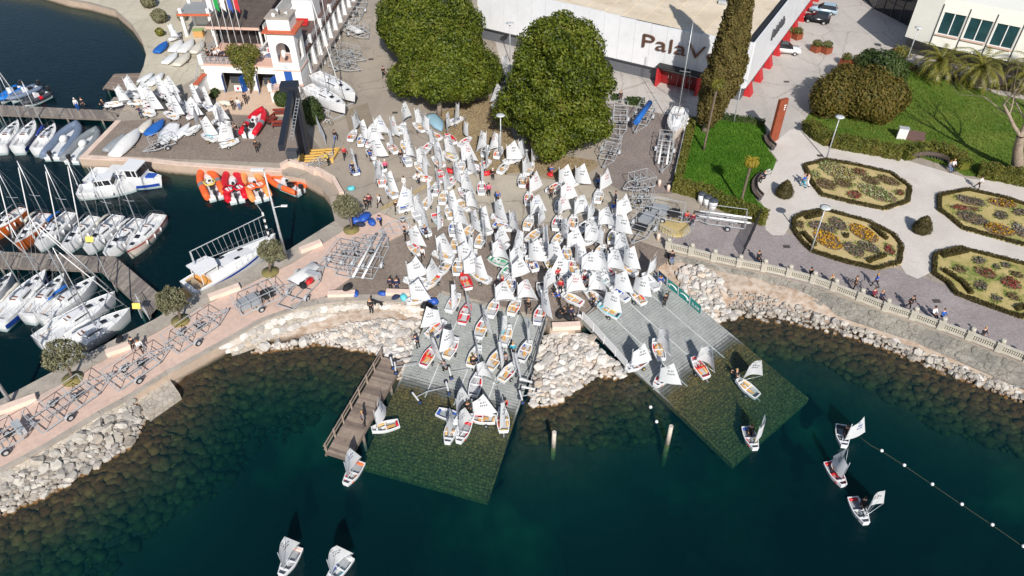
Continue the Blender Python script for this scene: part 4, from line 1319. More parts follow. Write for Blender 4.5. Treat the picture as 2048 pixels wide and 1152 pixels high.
# flags on poles in front of the pavilion
FL = [((-40.9, 96.4), (-5.0), 0), ((-39.4, 96.2), 0, 1), ((-38.2, 96.1), 0, 2), ((-37.0, 96.0), 0, 3), ((-35.9, 95.9), 0, 4)]
flagm = [mat('flag_white', (.75, .75, .75), .8), mat('flag_green', alb(30, 150, 70), .8), mat('flag_white', (.75, .75, .75), .8), mat('flag_blue', alb(60, 90, 170), .8), mat('flag_red', alb(190, 50, 55), .8)]
fl_names = ['white', 'green', 'plain white', 'blue', 'red']
for k in range(5):
	x, y = -41.2 + k * .95, 101.2 - k * .1
	t = thing('flagpole', 'tall thin flagpole flying a %s flag on the clubhouse terrace' % fl_names[k], 'flagpole', (x, y, G + 3.75), .05, 'flagpoles on the clubhouse terrace')
	MB().tube([(0, 0, 0), (0, 0, 8.6 + .3 * (k % 2))], [.05, .03], 6).build('pole', M_whitep, t)
	fm = MB()
	n_ = 6
	fm.add([(.05 + .11 * i, .06 * math.sin(i * 1.7 + k), 8.4 - 2.2 * j - .14 * i) for j in (0, 1) for i in range(n_)], [(i, i + 1, n_ + 1 + i, n_ + i) for i in range(n_ - 1)], 0, True)
	fm.build('flag', flagm[k], t)
# ---------------------------------------------------------------- trees, hedges, flower beds
M_magn = leafmat('magnolia_leaf', [alb(24, 34, 10), alb(62, 76, 18), alb(90, 104, 28), alb(118, 126, 42), alb(80, 70, 28)], .25, .5, .3)
M_cyp = leafmat('cypress_leaf', [alb(62, 58, 30), alb(92, 84, 44), alb(118, 104, 60), alb(80, 78, 38)], .15, .7, .2, .6)
M_olive = leafmat('olive_leaf', [alb(92, 92, 68), alb(122, 120, 90), alb(150, 148, 116), alb(86, 84, 58)], .25, .55, .4, 1.0)
M_shrubbr = leafmat('bronze_shrub_leaf', [alb(60, 62, 24), alb(92, 88, 36), alb(116, 98, 44), alb(84, 94, 40)], .25, .6, .3)
M_shrubgr = leafmat('dark_shrub_leaf', [alb(40, 54, 26), alb(62, 80, 36), alb(84, 98, 46)], .22, .55, .4)
M_hedge = leafmat('hedge_leaf', [alb(60, 70, 24), alb(90, 98, 36), alb(120, 118, 50), alb(104, 88, 48)], .22, .55, .35, .5)
M_box = leafmat('box_border_leaf', [alb(50, 46, 26), alb(76, 68, 36), alb(94, 84, 44)], .15, .6, .3, 1.2)
M_palm = leafmat('palm_leaf', [alb(52, 62, 20), alb(98, 104, 36), alb(140, 132, 52), alb(76, 80, 30)], .2, .45, .5, .8)
M_palmy = leafmat('yellow_palm_leaf', [alb(140, 130, 40), alb(186, 160, 50), alb(120, 120, 44)], .25, .45, .5, .8)
M_cycad = leafmat('cycad_leaf', [alb(70, 80, 36), alb(104, 108, 50), alb(130, 122, 66)], .2, .5, .4, 1)
M_redbush = leafmat('reddish_bush_leaf', [alb(120, 72, 66), alb(150, 96, 84), alb(96, 80, 50)], .2, .6, .3, 1)
M_bark = mat('bark', alb(112, 98, 84), .9, var=.3, scale=3, bump=.8)
M_barkpale = mat('pale_bark', alb(150, 134, 118), .9, var=.3, scale=3, bump=.8)
rng = np.random.default_rng(11)
def leaves_mesh(name, C, Nn, size, m, aspect=.55, flat=.5):
	"""one small folded leaf at each centre"""
	k = len(C)
	Nn = Nn + rng.normal(0, flat, (k, 3))
	Nn /= np.linalg.norm(Nn, axis=1, keepdims=True)
	T = rng.normal(0, 1, (k, 3))
	T -= Nn * (T * Nn).sum(1, keepdims=True)
	T /= np.linalg.norm(T, axis=1, keepdims=True)
	B = np.cross(Nn, T)
	s = size * rng.uniform(.7, 1.3, (k, 1))
	a, b_ = T * s, B * s * aspect
	up = Nn * s * .18
	V = np.stack([C - a, C - b_ + up, C + a, C + b_ + up], 1).reshape(-1, 3)
	me = bpy.data.meshes.new(name)
	me.vertices.add(4 * k); me.loops.add(6 * k); me.polygons.add(2 * k)
	me.vertices.foreach_set('co', V.ravel())
	base = np.arange(k)[:, None] * 4
	idx = (base + np.array([[0, 1, 2, 0, 2, 3]])).ravel()
	me.loops.foreach_set('vertex_index', idx)
	me.polygons.foreach_set('loop_start', np.arange(2 * k) * 3)
	me.polygons.foreach_set('loop_total', np.full(2 * k, 3))
	me.update(calc_edges=True)
	me.materials.append(m)
	return me
def lobes_points(lobes, n, depth=.28):
	"""points near the outer surface of a union of ellipsoids"""
	A = np.array([[*c, *r] for c, r in lobes], float)
	w = (A[:, 3] * A[:, 4] + A[:, 3] * A[:, 5] + A[:, 4] * A[:, 5])
	pick = rng.choice(len(A), size=int(n * 2.2), p=w / w.sum())
	d = rng.normal(0, 1, (len(pick), 3)); d /= np.linalg.norm(d, axis=1, keepdims=True)
	f = 1 - depth * rng.random((len(pick), 1)) ** 1.8 + rng.normal(0, .055, (len(pick), 1))
	p = A[pick, :3] + d * A[pick, 3:] * f
	nn = d / A[pick, 3:]; nn /= np.linalg.norm(nn, axis=1, keepdims=True)
	keep = np.ones(len(p), bool)
	for i in range(len(A)):
		q = (((p - A[i, :3]) / A[i, 3:]) ** 2).sum(1)
		keep &= ~((q < .62) & (pick != i))
	p, nn = p[keep], nn[keep]
	return p[:n], nn[:n]
def core(lobes, m, k=.8):
	mb = MB()
	for c, r in lobes:
		n_, kk = 10, 7
		base = len(mb.v)
		mb.ball((0, 0, 0), 1.0, 0, n_, kk)
		for i in range(base, len(mb.v)):
			v = Vector(mb.v[i])
			q = 1 + .18 * noise.noise(v * 2 + Vector(c))
			mb.v[i] = (c[0] + v.x * r[0] * k * q, c[1] + v.y * r[1] * k * q, c[2] + v.z * r[2] * k * q)
	return mb
def tree(name, label, cat, loc, lobes, n, size, m, trunk, trunk_m=M_bark, group=None, corek=.8, aspect=.55, depth=.28, limbs=4, flat=.5):
	t = thing(name, label, cat, loc, 0, group)
	p, nn = lobes_points(lobes, n, depth)
	cr = ob('crown', leaves_mesh('crown', p, nn, size, m, aspect, flat), t)
	if corek:
		stuff(core(lobes, m, corek).build('inner_foliage', m, cr))
	h, r0 = trunk
	mb = MB()
	if h:
		mb.tube([(0, 0, -.1), (.05 * h, .02 * h, h * .5), (.03 * h, .05 * h, h)], [r0 * 1.25, r0 * .9, r0 * .7], 9)
		rr = random.Random(int(h * 100))
		for i in range(limbs):
			c, r = lobes[i % len(lobes)]
			e = Vector(c) + Vector((rr.uniform(-.4, .4) * r[0], rr.uniform(-.4, .4) * r[1], rr.uniform(-.1, .4) * r[2]))
			s_ = Vector((.03 * h, .05 * h, h * rr.uniform(.75, 1)))
			mid = s_.lerp(e, .5) + Vector((rr.uniform(-.3, .3), rr.uniform(-.3, .3), .2))
			mb.tube([s_, mid, e], [r0 * .55, r0 * .32, r0 * .12], 6)
		mb.build('trunk', trunk_m, t)
	return t
def zfor(x, y, py):
	lo, hi = 0, 45
	for _ in range(50):
		m_ = (lo + hi) / 2
		if proj(x, y, m_)[1] > py: lo = m_
		else: hi = m_
	return lo
def crown_lobes(R, h0, h1, n, seed, taper=.5, squash=.62):
	"""rounded crown of many lobes between heights h0 and h1"""
	r = random.Random(seed)
	L = [((0, 0, (h0 + h1) / 2 - .1 * (h1 - h0)), (R * .78, R * .78, (h1 - h0) * .5))]
	for i in range(n):
		a = i * 2.399 + r.uniform(-.3, .3)
		t_ = (i + .5) / n
		z = h0 + (h1 - h0) * (.12 + .8 * t_)
		prof = (1 - taper * t_) * math.sin(PI * min(1, .30 + t_ * .62)) ** .6
		q = R * prof * r.uniform(.62, .86)
		s_ = R * r.choice((r.uniform(.24, .36), r.uniform(.11, .2))) * (1 - .35 * t_)
		L.append(((q * math.cos(a), q * math.sin(a), z), (s_, s_, s_ * squash * 1.35)))
	return L
# three big broad evergreen trees
c = P(1118, 322, G + 1.5) + Vector((0, 6.2, 0)); c.z = G
top = zfor(c.x, c.y, 30) - G
tree('magnolia_tree', 'tallest evergreen magnolia with a rounded cone crown in front of the white hall', 'tree', c, crown_lobes(7.4, .9, top - .2, 90, 1, .2) + [((.3, 0, top - 2.4), (2.4, 2.4, 2.2)), ((-2.2, .4, top - 3.6), (2.8, 2.6, 2.2)), ((2.6, .6, top - 4), (2.6, 2.6, 2.2))], 56000, .19, M_magn, (4, .4), M_bark, 'big evergreen trees round the boat park', .6, .55, .5)
c = P(878, 233) + Vector((1.4, 3.0, 0))
tree('magnolia_tree', 'broad evergreen magnolia whose trunk shows at the edge of the dry verge', 'tree', P(878, 233), [((x + 1.4, y + 3.4, z), r) for (x, y, z), r in crown_lobes(7.6, 2.6, 9.6, 70, 2, .45)], 48000, .19, M_magn, (4.2, .34), M_barkpale, 'big evergreen trees round the boat park', .6, .55, .5)
c = P(858, 118)
tree('magnolia_tree', 'evergreen magnolia furthest back, beside the road to the clubhouse', 'tree', c, crown_lobes(8.6, 1.8, 11.5, 76, 3, .45), 50000, .2, M_magn, (4, .4), M_bark, 'big evergreen trees round the boat park', .6, .55, .5)
# cypress
c = P(1409, 262)
L = []
cx_ = 1.3
r_ = random.Random(5)
H_ = 22.0
for i in range(70):
	t_ = i / 69
	z = 2.4 + (H_ - 2.4) * t_
	R = 2.2 * (min(1, .5 + t_ * 2.2)) * (1 - max(0, t_ - .25) * .95) + .2
	a = i * 2.4
	L.append(((cx_ * min(1, t_ * 3) + R * .5 * math.cos(a), R * .5 * math.sin(a), z), (R * .55, R * .55, 1.2 + r_.random())))
tree('cypress_tree', 'very tall olive brown columnar cypress beside the hall corner', 'tree', c, L, 26000, .2, M_cyp, (3.2, .45), M_barkpale, None, .88, .5, .2, 2)
# rounded shrub trees on the park lawn
c = P(1716, 232)
tree('bronze_shrub', 'large rounded bronze green shrub on the edge of the park lawn', 'shrub', c, [((-3.3, 1, 2.4), (3.2, 3, 2.9)), ((0, 0, 2.9), (3.1, 3, 3.1)), ((3.6, 1.2, 2.2), (2.8, 2.8, 2.5)), ((-1.5, 2.8, 3.2), (2.6, 2.6, 2.6)), ((2, 3, 3), (2.4, 2.4, 2.6)), ((-4.6, .3, 1.8), (2, 2, 2)), ((1.8, -1.4, 1.8), (2.2, 2, 2.1))], 16000, .2, M_shrubbr, (1.2, .3), corek=.85)
c = P(1748, 196)
tree('dark_shrub', 'dark green rounded shrub just behind the bronze shrub', 'shrub', c, [((0, 0, 3.2), (3, 2.8, 3.4)), ((1.6, 1.4, 2.6), (2.4, 2.4, 2.6)), ((-1.4, 1.5, 3.8), (2, 2, 2.4))], 9000, .19, M_shrubgr, (1.2, .3), corek=.85)
# olive trees along the breakwater, each in its round planting hole
for k, ((bx, by), (cx, cy), R, lab) in enumerate([((703, 461), (692, 412), 2.0, 'olive tree by the blue sail bags at the harbour corner'), ((541, 546), (540, 500), 1.75, 'olive tree beside the bow of the large motor yacht'),
									((362, 643), (342, 600), 1.9, 'olive tree at the landward end of the wooden footbridge'), ((146, 760), (122, 708), 2.15, 'olive tree overhanging the two largest moored yachts at lower left')]):
	b_ = P(bx, by)
	z0 = zfor(b_.x, b_.y, cy) - G
	dx = P(cx, cy, G + z0).x - b_.x
	Lb = crown_lobes(R * .88, z0 - R * .5, z0 + R * .65, 18, 20 + k, .3)
	tree('olive_tree', lab, 'tree', b_, [((x + dx, y, z), r) for (x, y, z), r in Lb], 2500, .12, M_olive, (z0 - R * .3, .13), M_bark, 'olive trees along the breakwater', 0, .45, .75, 9, 1.0)
	pit = structure(MB().lathe([(.85, G + .0), (.85, G + .22), (.0001, G + .24)], (b_.x, b_.y, 0), 14).build('planting_hole', mat('moss_soil', alb(128, 118, 72), .95, var=.3)))
# oleander bushes on the far quay and beside the crane, small trees
for px, py, R, h, m, lab in [(322, 45, 1.5, 2.4, M_olive, 'grey green bush on the pale quay nearest the covered dinghies'), (300, 15, 1.5, 2.6, M_olive, 'grey green bush on the pale quay at the top edge'), (366, 42, .9, 2.0, M_olive, 'small potted olive bush by the white porch'),
							 (322, 72, .8, 1.4, M_palm, 'spiky yucca in a terracotta pot on the pale quay'), (628, 246, 1.7, 4.0, M_shrubgr, 'dense evergreen bush right of the black crane base'), (566, 212, 1.2, 2.4, M_shrubgr, 'small evergreen bush behind the black crane'),
							 (431, 190, .6, 1.0, M_shrubgr, 'clipped round bush by the clubhouse stair wall'), (428, 197, .6, .9, M_shrubgr, 'low round bush at the corner of the pink terrace')]:
	b_ = P(px, py)
	tree('bush', lab, 'bush', b_, crown_lobes(R, .2, h, 9, px, .3), 2600 if R > 1 else 900, .14, m, (.5, .08), corek=.7 if m is not M_olive else .5)
t = thing('creeper_tree', 'leafy creeper tree climbing the clubhouse front between the boat doors', 'tree', P(502, 187))
p, nn = lobes_points([((0, .6, 2.2), (.7, .5, 1.8)), ((-.4, .8, 4.6), (1.7, .8, 1.6)), ((.9, .9, 5.6), (1.4, .8, 1.2)), ((-1.2, .8, 5.8), (1.2, .7, 1.1)), ((.4, .7, 3.4), (1.1, .6, 1.0))], 2600, .6)
ob('crown', leaves_mesh('crown', p, nn, .17, M_hedge), t)
MB().tube([(0, 0, 0), (.05, .3, 2), (-.1, .5, 5)], [.13, .1, .05], 6).build('trunk', M_bark, t)
# palms
def palm(name, label, loc, h, R, nf, m, group=None, lean=(0, 0), tr=.28, droop=1.0, seed=0):
	r = random.Random(seed)
	t = thing(name, label, 'palm tree', loc, r.uniform(0, 6), group)
	t.rotation_euler = (0, 0, 0)
	topv = Vector((lean[0], lean[1], h))
	k = 8
	mb = MB()
	mb.tube([Vector((topv.x * (i / k) ** 1.5, topv.y * (i / k) ** 1.5, h * i / k)) for i in range(k + 1)], [tr * (1.25 if i == 0 else (1.0 if i < k - 1 else 1.25)) for i in range(k + 1)], 9)
	mb.build('trunk', M_bark, t)
	Vs, Fs = [], []
	for f in range(nf):
		az = f * 2.399 + r.uniform(-.2, .2)
		el = 1.35 - 1.9 * (f / nf) ** .9 + r.uniform(-.12, .12)
		L_ = R * r.uniform(.9, 1.12)
		n_ = 9
		pts = []
		pos = topv.copy()
		e = el
		for i in range(n_ + 1):
			pts.append(pos.copy())
			d = Vector((math.cos(az) * math.cos(e), math.sin(az) * math.cos(e), math.sin(e)))
			pos = pos + d * L_ / n_
			e -= droop * .16 * (1 + i * .12)
		side = Vector((-math.sin(az), math.cos(az), 0))
		fr_ = MB()
		for i in range(1, n_ + 1):
			p0, p1 = pts[i - 1], pts[i]
			d = (p1 - p0).normalized()
			up = side.cross(d)
			for hlf in (0, .5):
				c0 = p0.lerp(p1, hlf)
				w = L_ * .125 * math.sin(PI * min(.97, .16 + .8 * (i - 1 + hlf) / n_)) + .05
				for sgn in (-1, 1):
					tip = c0 + side * sgn * w + d * w * .75 - up * w * .25 * (1 if up.z > 0 else -1)
					fr_.add([c0, c0 + d * .13 * L_ / 3, tip], [(0, 1, 2)])
		fr_.tube(pts, [.035] + [.02] * (n_ - 1) + [.008], 4, 0, True, False)
		fr_.build('frond', m, t)
	return t
for k, (bx, by, h, R, lab) in enumerate([(1868, 158, 2.6, 4.4, 'bushy date palm left of three in front of the white building'), (1948, 175, 2.9, 4.6, 'bushy date palm in the middle of three in front of the white building'), (2044, 182, 2.8, 4.6, 'bushy date palm at the right edge of the photo below the windows')]):
	palm('date_palm', lab, P(bx, by), h, R, 44, M_palm, 'date palms in front of the white building', seed=k, tr=.45)
b_ = P(1407, 302); palm('fan_palm', 'slender tall palm on the lawn in front of the cypress', b_, zfor(b_.x, b_.y, 166) - G, 1.35, 34, M_palm, None, (.15, 0), .13, 1.6, 7)
b_ = P(1480, 412); palm('fan_palm', 'slender palm with yellowing crown on the lower lawn', b_, zfor(b_.x, b_.y, 322) - G, 1.25, 34, M_palmy, None, (.1, 0), .14, 1.6, 8)
palm('yucca_palm', 'bushy yucca left of the lamp near the glass entrance', P(1790, 128), 2.2, 1.4, 36, M_palm, None, (0, 0), .15, 1.2, 9)
palm('yucca_palm', 'second yucca just right of the reddish bush by the forecourt', P(1806, 126), 1.6, 1.3, 34, M_palm, None, (0, 0), .15, 1.2, 10)
tree('reddish_bush', 'reddish bush under the two yuccas beside the forecourt', 'bush', P(1784, 125), crown_lobes(1.3, .1, 2.4, 8, 61, .3), 1400, .14, M_redbush, (.4, .06), corek=.55)
# bare winter tree on the right edge
def bare(name, label, loc, h, seed, lean, r0=.55, levels=5):
	r = random.Random(seed)
	t = thing(name, label, 'tree', loc)
	tr, br = MB(), MB()
	def grow(p, d, L_, rad, lev):
		n_ = 3
		pts, rs = [p], [rad]
		q = p.copy(); dd = d.copy()
		for i in range(n_):
			dd = (dd + Vector((r.uniform(-1, 1), r.uniform(-1, 1), r.uniform(-.5, .7))) * .2).normalized()
			q = q + dd * L_ / n_
			pts.append(q.copy()); rs.append(rad * (1 - .45 * (i + 1) / n_))
		(tr if lev == 0 else br).tube(pts, rs, 8 if lev == 0 else (5 if lev < 3 else 3), 0, True, False)
		if lev >= levels:
			return
		for i in range(3 if lev < 2 else r.choice((3, 4))):
			a, k = r.uniform(0, 6.28), r.uniform(.45, .95)
			x = dd.orthogonal().normalized(); y = dd.cross(x)
			nd = (dd * math.cos(k) + (x * math.cos(a) + y * math.sin(a)) * math.sin(k)).normalized()
			s_ = pts[r.choice((1, 2, 3, 3))] if lev > 0 else pts[-1]
			grow(s_, nd, L_ * r.uniform(.66, .86), rs[-1] * r.uniform(.55, .8), lev + 1)
	grow(Vector((0, 0, -.1)), Vector(lean).normalized(), h, r0, 0)
	tr.build('trunk', M_barkpale, t); br.build('branches', M_barkpale, t)
	return t
bare('bare_tree', 'large leafless tree with pale branches at the right edge of the park lawn', P(2034, 345), 6.0, 4, (-.3, .1, 1), .75)
bare('bare_tree', 'smaller leafless tree behind the big bare tree near the palms', P(2050, 215), 3.2, 9, (-.1, 0, 1), .25, 4)

# ---- hedges
def hedge(label, px, w, h, m=M_hedge, dens=260, size=.13, name='hedge', tagit=True, parent=None, z=G):
	pts = [P(x, y, z) for x, y in px] if not isinstance(px[0], Vector) else px
	C, Nn = [], []
	cmb = MB()
	org = pts[0] if tagit else Vector((0, 0, 0))
	for i in range(len(pts) - 1):
		a, b_ = pts[i], pts[i + 1]
		L_ = (b_ - a).length
		d = (b_ - a) / L_
		s_ = Vector((-d.y, d.x, 0))
		n_ = max(8, int(dens * L_ * (w + 2 * h) / 3))
		for k in range(n_):
			u = rnd() * (w + 2 * h)
			t_ = rnd() * L_
			bulge = 1 + .22 * noise.noise(Vector((a.x + d.x * t_, a.y + d.y * t_, 0)) * 1.3)
			if u < h:
				off, zz, nn = -w / 2, u, -s_
			elif u < h + w:
				off, zz, nn = u - h - w / 2, h, Vector((0, 0, 1))
			else:
				off, zz, nn = w / 2, u - h - w, s_
			p = a + d * t_ + s_ * off * bulge + Vector((0, 0, zz * bulge))
			C.append((p - org)[:]); Nn.append(nn[:])
		e = .78
		for j in range(max(1, int(L_ / 1.2))):
			p0, p1 = a.lerp(b_, j / max(1, int(L_ / 1.2))) - org, a.lerp(b_, (j + 1) / max(1, int(L_ / 1.2))) - org
			hh = h * e * (.92 + .16 * rnd())
			cmb.add([p0 - s_ * w * e / 2, p0 + s_ * w * e / 2, p1 + s_ * w * e / 2, p1 - s_ * w * e / 2] + [q + Vector((0, 0, hh)) for q in (p0 - s_ * w * e / 2.4, p0 + s_ * w * e / 2.4, p1 + s_ * w * e / 2.4, p1 - s_ * w * e / 2.4)],
					[(4, 5, 6, 7), (0, 4, 7, 3), (1, 2, 6, 5), (0, 1, 5, 4), (2, 3, 7, 6)])
	me = leaves_mesh(name, np.array(C), np.array(Nn), size, m, .6, .6)
	if tagit:
		t = thing(name, label, 'hedge', org)
		o = ob('foliage', me, t)
	else:
		o = ob(name, me, parent)
	stuff(cmb.build('inner_foliage', m, o))
	return o
hedge('long clipped hedge along the lower edge of the lawn behind the grey bins', [(1347, 378), (1400, 392), (1440, 412), (1490, 432), (1530, 446)], 1.5, 1.3)
hedge('thin hedge beside the wire fence between boat yard and lawn', [(1384, 246), (1374, 290), (1362, 335), (1354, 372)], .9, 1.0)
hedge('row of low shrubs along the forecourt edge of the lawn', [(1420, 238), (1450, 240), (1500, 246), (1528, 252)], .8, .8, M_shrubgr, 120)
hedge('curving hedge below the park lawn beside the pale garden path', [(1612, 256), (1634, 276), (1660, 290), (1740, 304), (1800, 316), (1830, 308), (1870, 306), (1905, 322), (1928, 340)], 1.7, 1.3)
hedge('hedge at the right edge in front of the big bare tree', [(1954, 348), (2000, 358), (2070, 372)], 1.7, 1.4)
hedge('short low hedge in front of the hall, left one', [(1224, 198), (1236, 200)], .9, .7, M_shrubgr)
hedge('short low hedge in front of the hall, beside the stacked trailers', [(1252, 206), (1288, 210)], 1.0, .8, M_shrubgr)
hedge('strip of planting along the white building behind the palms', [(1818, 138), (1900, 160), (1990, 176), (2070, 190)], 1.2, .5, M_box, 80)
# ---- clipped cones
for px, py, lab in [(1567, 392, 'clipped dark cone shrub on the path left of the flower beds'), (1841, 464, 'clipped dark cone shrub in the middle of the four flower beds')]:
	b_ = P(px, py)
	t = thing('topiary_cone', lab, 'topiary', b_, 0, 'clipped cone shrubs on the garden paths')
	L_ = [((0, 0, .55), (1.0, 1.0, .75)), ((0, 0, 1.1), (.75, .75, .7)), ((0, 0, 1.6), (.4, .4, .5))]
	p, nn = lobes_points(L_, 2600, .12)
	o = ob('foliage', leaves_mesh('foliage', p, nn, .07, M_box), t)
	stuff(core(L_, M_box, .92).build('inner_foliage', M_box, o))
# ---- flower beds
M_grassb = leafmat('grass_blades', [alb(52, 96, 20), alb(80, 126, 32), alb(108, 144, 48)], .3, .6, .2, .25)
FLW = {'yr': leafmat('yellow_red_flowers', [alb(140, 50, 50), alb(220, 170, 40), alb(230, 190, 60), alb(110, 40, 50), alb(90, 100, 40)], .2, .7, .2),
	   'gw': leafmat('white_grey_flowers', [alb(190, 188, 176), alb(120, 110, 104), alb(90, 80, 82), alb(110, 118, 70), alb(210, 206, 196)], .2, .7, .2),
	   'gr': leafmat('green_white_flowers', [alb(90, 116, 44), alb(120, 140, 60), alb(200, 200, 170), alb(180, 170, 60), alb(100, 96, 80)], .2, .7, .2),
	   'br': leafmat('brown_seedling_leaves', [alb(120, 100, 70), alb(90, 80, 50), alb(140, 120, 86), alb(96, 104, 56)], .2, .7, .2),
	   'rd': leafmat('red_flowers', [alb(150, 50, 60), alb(190, 80, 80), alb(110, 60, 50), alb(90, 104, 50), alb(170, 140, 110)], .2, .7, .2)}
M_plantsoil = mat('planting_soil', alb(120, 100, 76), .95, var=.3, scale=4, world_=True)
fz = zoomed(1536, 300, 3.0)
fz4 = zoomed(1860, 330, 3.718)
BEDS = [('flower bed nearest the monolith, with straw mulch and green and white planting', [fz(*q) for q in [(205, 95), (340, 62), (520, 92), (740, 142), (862, 232), (848, 318), (702, 366), (500, 325), (312, 278), (248, 198)]], fz,
		 [(410, 130, 110, 50, .5, 'gr'), (280, 150, 25, 18, 0, 'gr'), (545, 140, 45, 20, .2, 'rd'), (345, 210, 60, 32, .3, 'br'), (450, 205, 50, 26, .3, 'br'), (615, 190, 55, 23, .3, 'br'), (720, 190, 70, 25, .4, 'br'), (515, 275, 42, 22, 0, 'rd'), (650, 265, 120, 40, .5, 'gr'), (785, 262, 30, 15, .2, 'rd')], []),
		('flower bed with the lamp post in it, with two yellow and red pansy patches', [fz(*q) for q in [(142, 418), (205, 382), (340, 362), (600, 432), (758, 512), (812, 582), (798, 688), (652, 726), (440, 676), (255, 615), (192, 556), (140, 480)]], fz,
		 [(190, 455, 22, 24, 0, 'br'), (320, 470, 85, 30, .4, 'gw'), (415, 450, 55, 36, .4, 'gw'), (570, 505, 92, 46, .55, 'yr'), (355, 545, 90, 52, .5, 'yr'), (510, 605, 65, 38, .5, 'gw'), (600, 590, 70, 30, .5, 'gw'), (725, 605, 32, 30, .3, 'rd')], [[(220, 420), (320, 395)], [(620, 470), (710, 545)], [(595, 680), (700, 640)], [(205, 505), (280, 585)], [(450, 525), (480, 528)]]),
		('grassy flower bed at the right edge with grey and yellow planting round a white centre', [(1874, 392), (1909, 385), (1933, 380), (2010, 397), (2060, 414), (2108, 440), (2102, 496), (2048, 494), (1923, 460), (1889, 431), (1874, 422)], fz4,
		 [(300, 275, 110, 32, .35, 'gw'), (530, 290, 110, 32, .25, 'yr'), (250, 330, 110, 18, .2, 'rd'), (310, 405, 120, 42, .4, 'gw'), (520, 382, 50, 30, 0, 'gw'), (510, 490, 115, 42, .3, 'yr'), (655, 490, 55, 50, .6, 'gw'), (660, 360, 50, 24, 0, 'gw')], []),
		('flower bed at the right edge beside the promenade, straw mulch with scattered round patches', [(1865, 509), (1919, 496), (1980, 512), (2048, 529), (2112, 560), (2116, 622), (2048, 640), (2029, 634), (1953, 607), (1908, 590), (1891, 566), (1863, 549)], fz4,
		 [(215, 785, 50, 24, .2, 'br'), (360, 720, 45, 25, 0, 'gw'), (410, 812, 80, 36, .4, 'rd'), (560, 755, 35, 18, .2, 'gw'), (370, 905, 50, 36, 0, 'gw'), (490, 1003, 40, 24, 0, 'gw'), (610, 985, 50, 28, .4, 'br'), (590, 885, 80, 40, .4, 'rd'), (640, 825, 45, 22, .4, 'br'), (490, 770, 25, 15, 0, 'gw')], [[(85, 692), (180, 672), (280, 648)], [(90, 790), (180, 850), (240, 890), (300, 970)], [(630, 1085), (720, 1060)]])]
for lab, outl, zf, patches, minis in BEDS:
	pts = [P(x, y) for x, y in outl]
	c = sum(pts, Vector()) / len(pts)
	t = thing('flower_bed', lab, 'flower bed', c, 0, 'octagonal flower beds')
	mb = MB()
	ring = [c + (p - c) * k for k in (1.0,) for p in pts]
	mb.prism([(p - c).xy for p in ring], 0, .13 + .001 * len(patches))
	mb.build('mulch', M_bedgrass if 'right edge' in lab else M_bedstraw, t)
	inner = [(p - c) * .965 for p in pts]
	hedge('', [Vector((p.x, p.y, .05)) for p in inner + [inner[0]]], .4, .34, M_box, 420, .085, 'border_hedge', False, t)
	for ln in minis:
		q = [P(*zf(*p)) - c for p in ln]
		hedge('', [Vector((p.x, p.y, .1)) for p in q], .42, .4, M_box, 300, .1, 'inner_hedge', False, t)
	for x, y, rx, ry, rot, kind in patches:
		cc, ex, ey = P(*zf(x, y)), P(*zf(x + rx * math.cos(rot * .6), y + rx * math.sin(rot * .6))), P(*zf(x - ry * .3, y - ry))
		ux, uy = ex - cc, ey - cc
		ox = cc - c
		MB().add([(ox + ux * math.cos(a) * 1.05 + uy * math.sin(a) * 1.05 + Vector((0, 0, .15 + rnd() * .003))) for a in [2 * PI * i / 14 for i in range(14)]], [tuple(range(14))]).build('planting_patch', M_plantsoil, t)
		C = []
		area = ux.length * uy.length * PI
		for k in range(int(area * 14) + 8):
			a, rr = rnd() * 2 * PI, math.sqrt(rnd())
			p = ox + ux * rr * math.cos(a) + uy * rr * math.sin(a)
			for j in range(6):
				C.append((p.x + random.gauss(0, .055), p.y + random.gauss(0, .055), .19 + rnd() * .16))
		stuff(ob('flowers', leaves_mesh('flowers', np.array(C), np.tile([[0, 0, 1.0]], (len(C), 1)), .075, FLW[kind], .8, .45), t))
		if kind != 'yr':
			C = [ox + (ux * math.cos(a) + uy * math.sin(a)) * (1.0 + .25 * rnd()) + Vector((random.gauss(0, .12), random.gauss(0, .12), .17)) for a in [rnd() * 6.28 for q in range(int(60 + area * 14))]]
			stuff(ob('weeds', leaves_mesh('weeds', np.array([q[:] for q in C]), np.tile([[0, 0, 1.0]], (len(C), 1)), .08, M_grassb, .5, .5), t))
# loose grass tufts on the lawns and the dry verge
def tufts(name, px, n, m, hh=.1):
	poly = [P(x, y).xy for x, y in px]
	x0, x1 = min(p.x for p in poly), max(p.x for p in poly); y0, y1 = min(p.y for p in poly), max(p.y for p in poly)
	C = []
	while len(C) < n:
		x, y = random.uniform(x0, x1), random.uniform(y0, y1)
		if pinside(x, y, poly):
			C.append((x, y, G + .05 + rnd() * hh))
	stuff(ob(name, leaves_mesh(name, np.array(C), np.tile([[.3, -.3, .6]], (n, 1)), .11, m, .35, .6)))
M_grassd = leafmat('park_grass_blades', [alb(76, 112, 32), alb(106, 130, 46), alb(136, 138, 66)], .3, .6, .2, .2)
M_dryb = leafmat('dry_grass_blades', [alb(150, 132, 104), alb(180, 162, 128), alb(120, 104, 78)], .3, .8, .1, .4)
tufts('lawn_grass', [(1380, 248), (1445, 241), (1530, 252), (1537, 300), (1552, 320), (1518, 352), (1504, 372), (1510, 398), (1532, 440), (1450, 403), (1348, 370), (1354, 330)], 26000, M_grassb)
tufts('park_grass', [(1610, 246), (1622, 224), (1655, 240), (1690, 132), (1790, 112), (1840, 137), (2000, 192), (2090, 220), (2090, 360), (1930, 350), (1830, 310), (1660, 280)], 34000, M_grassd)
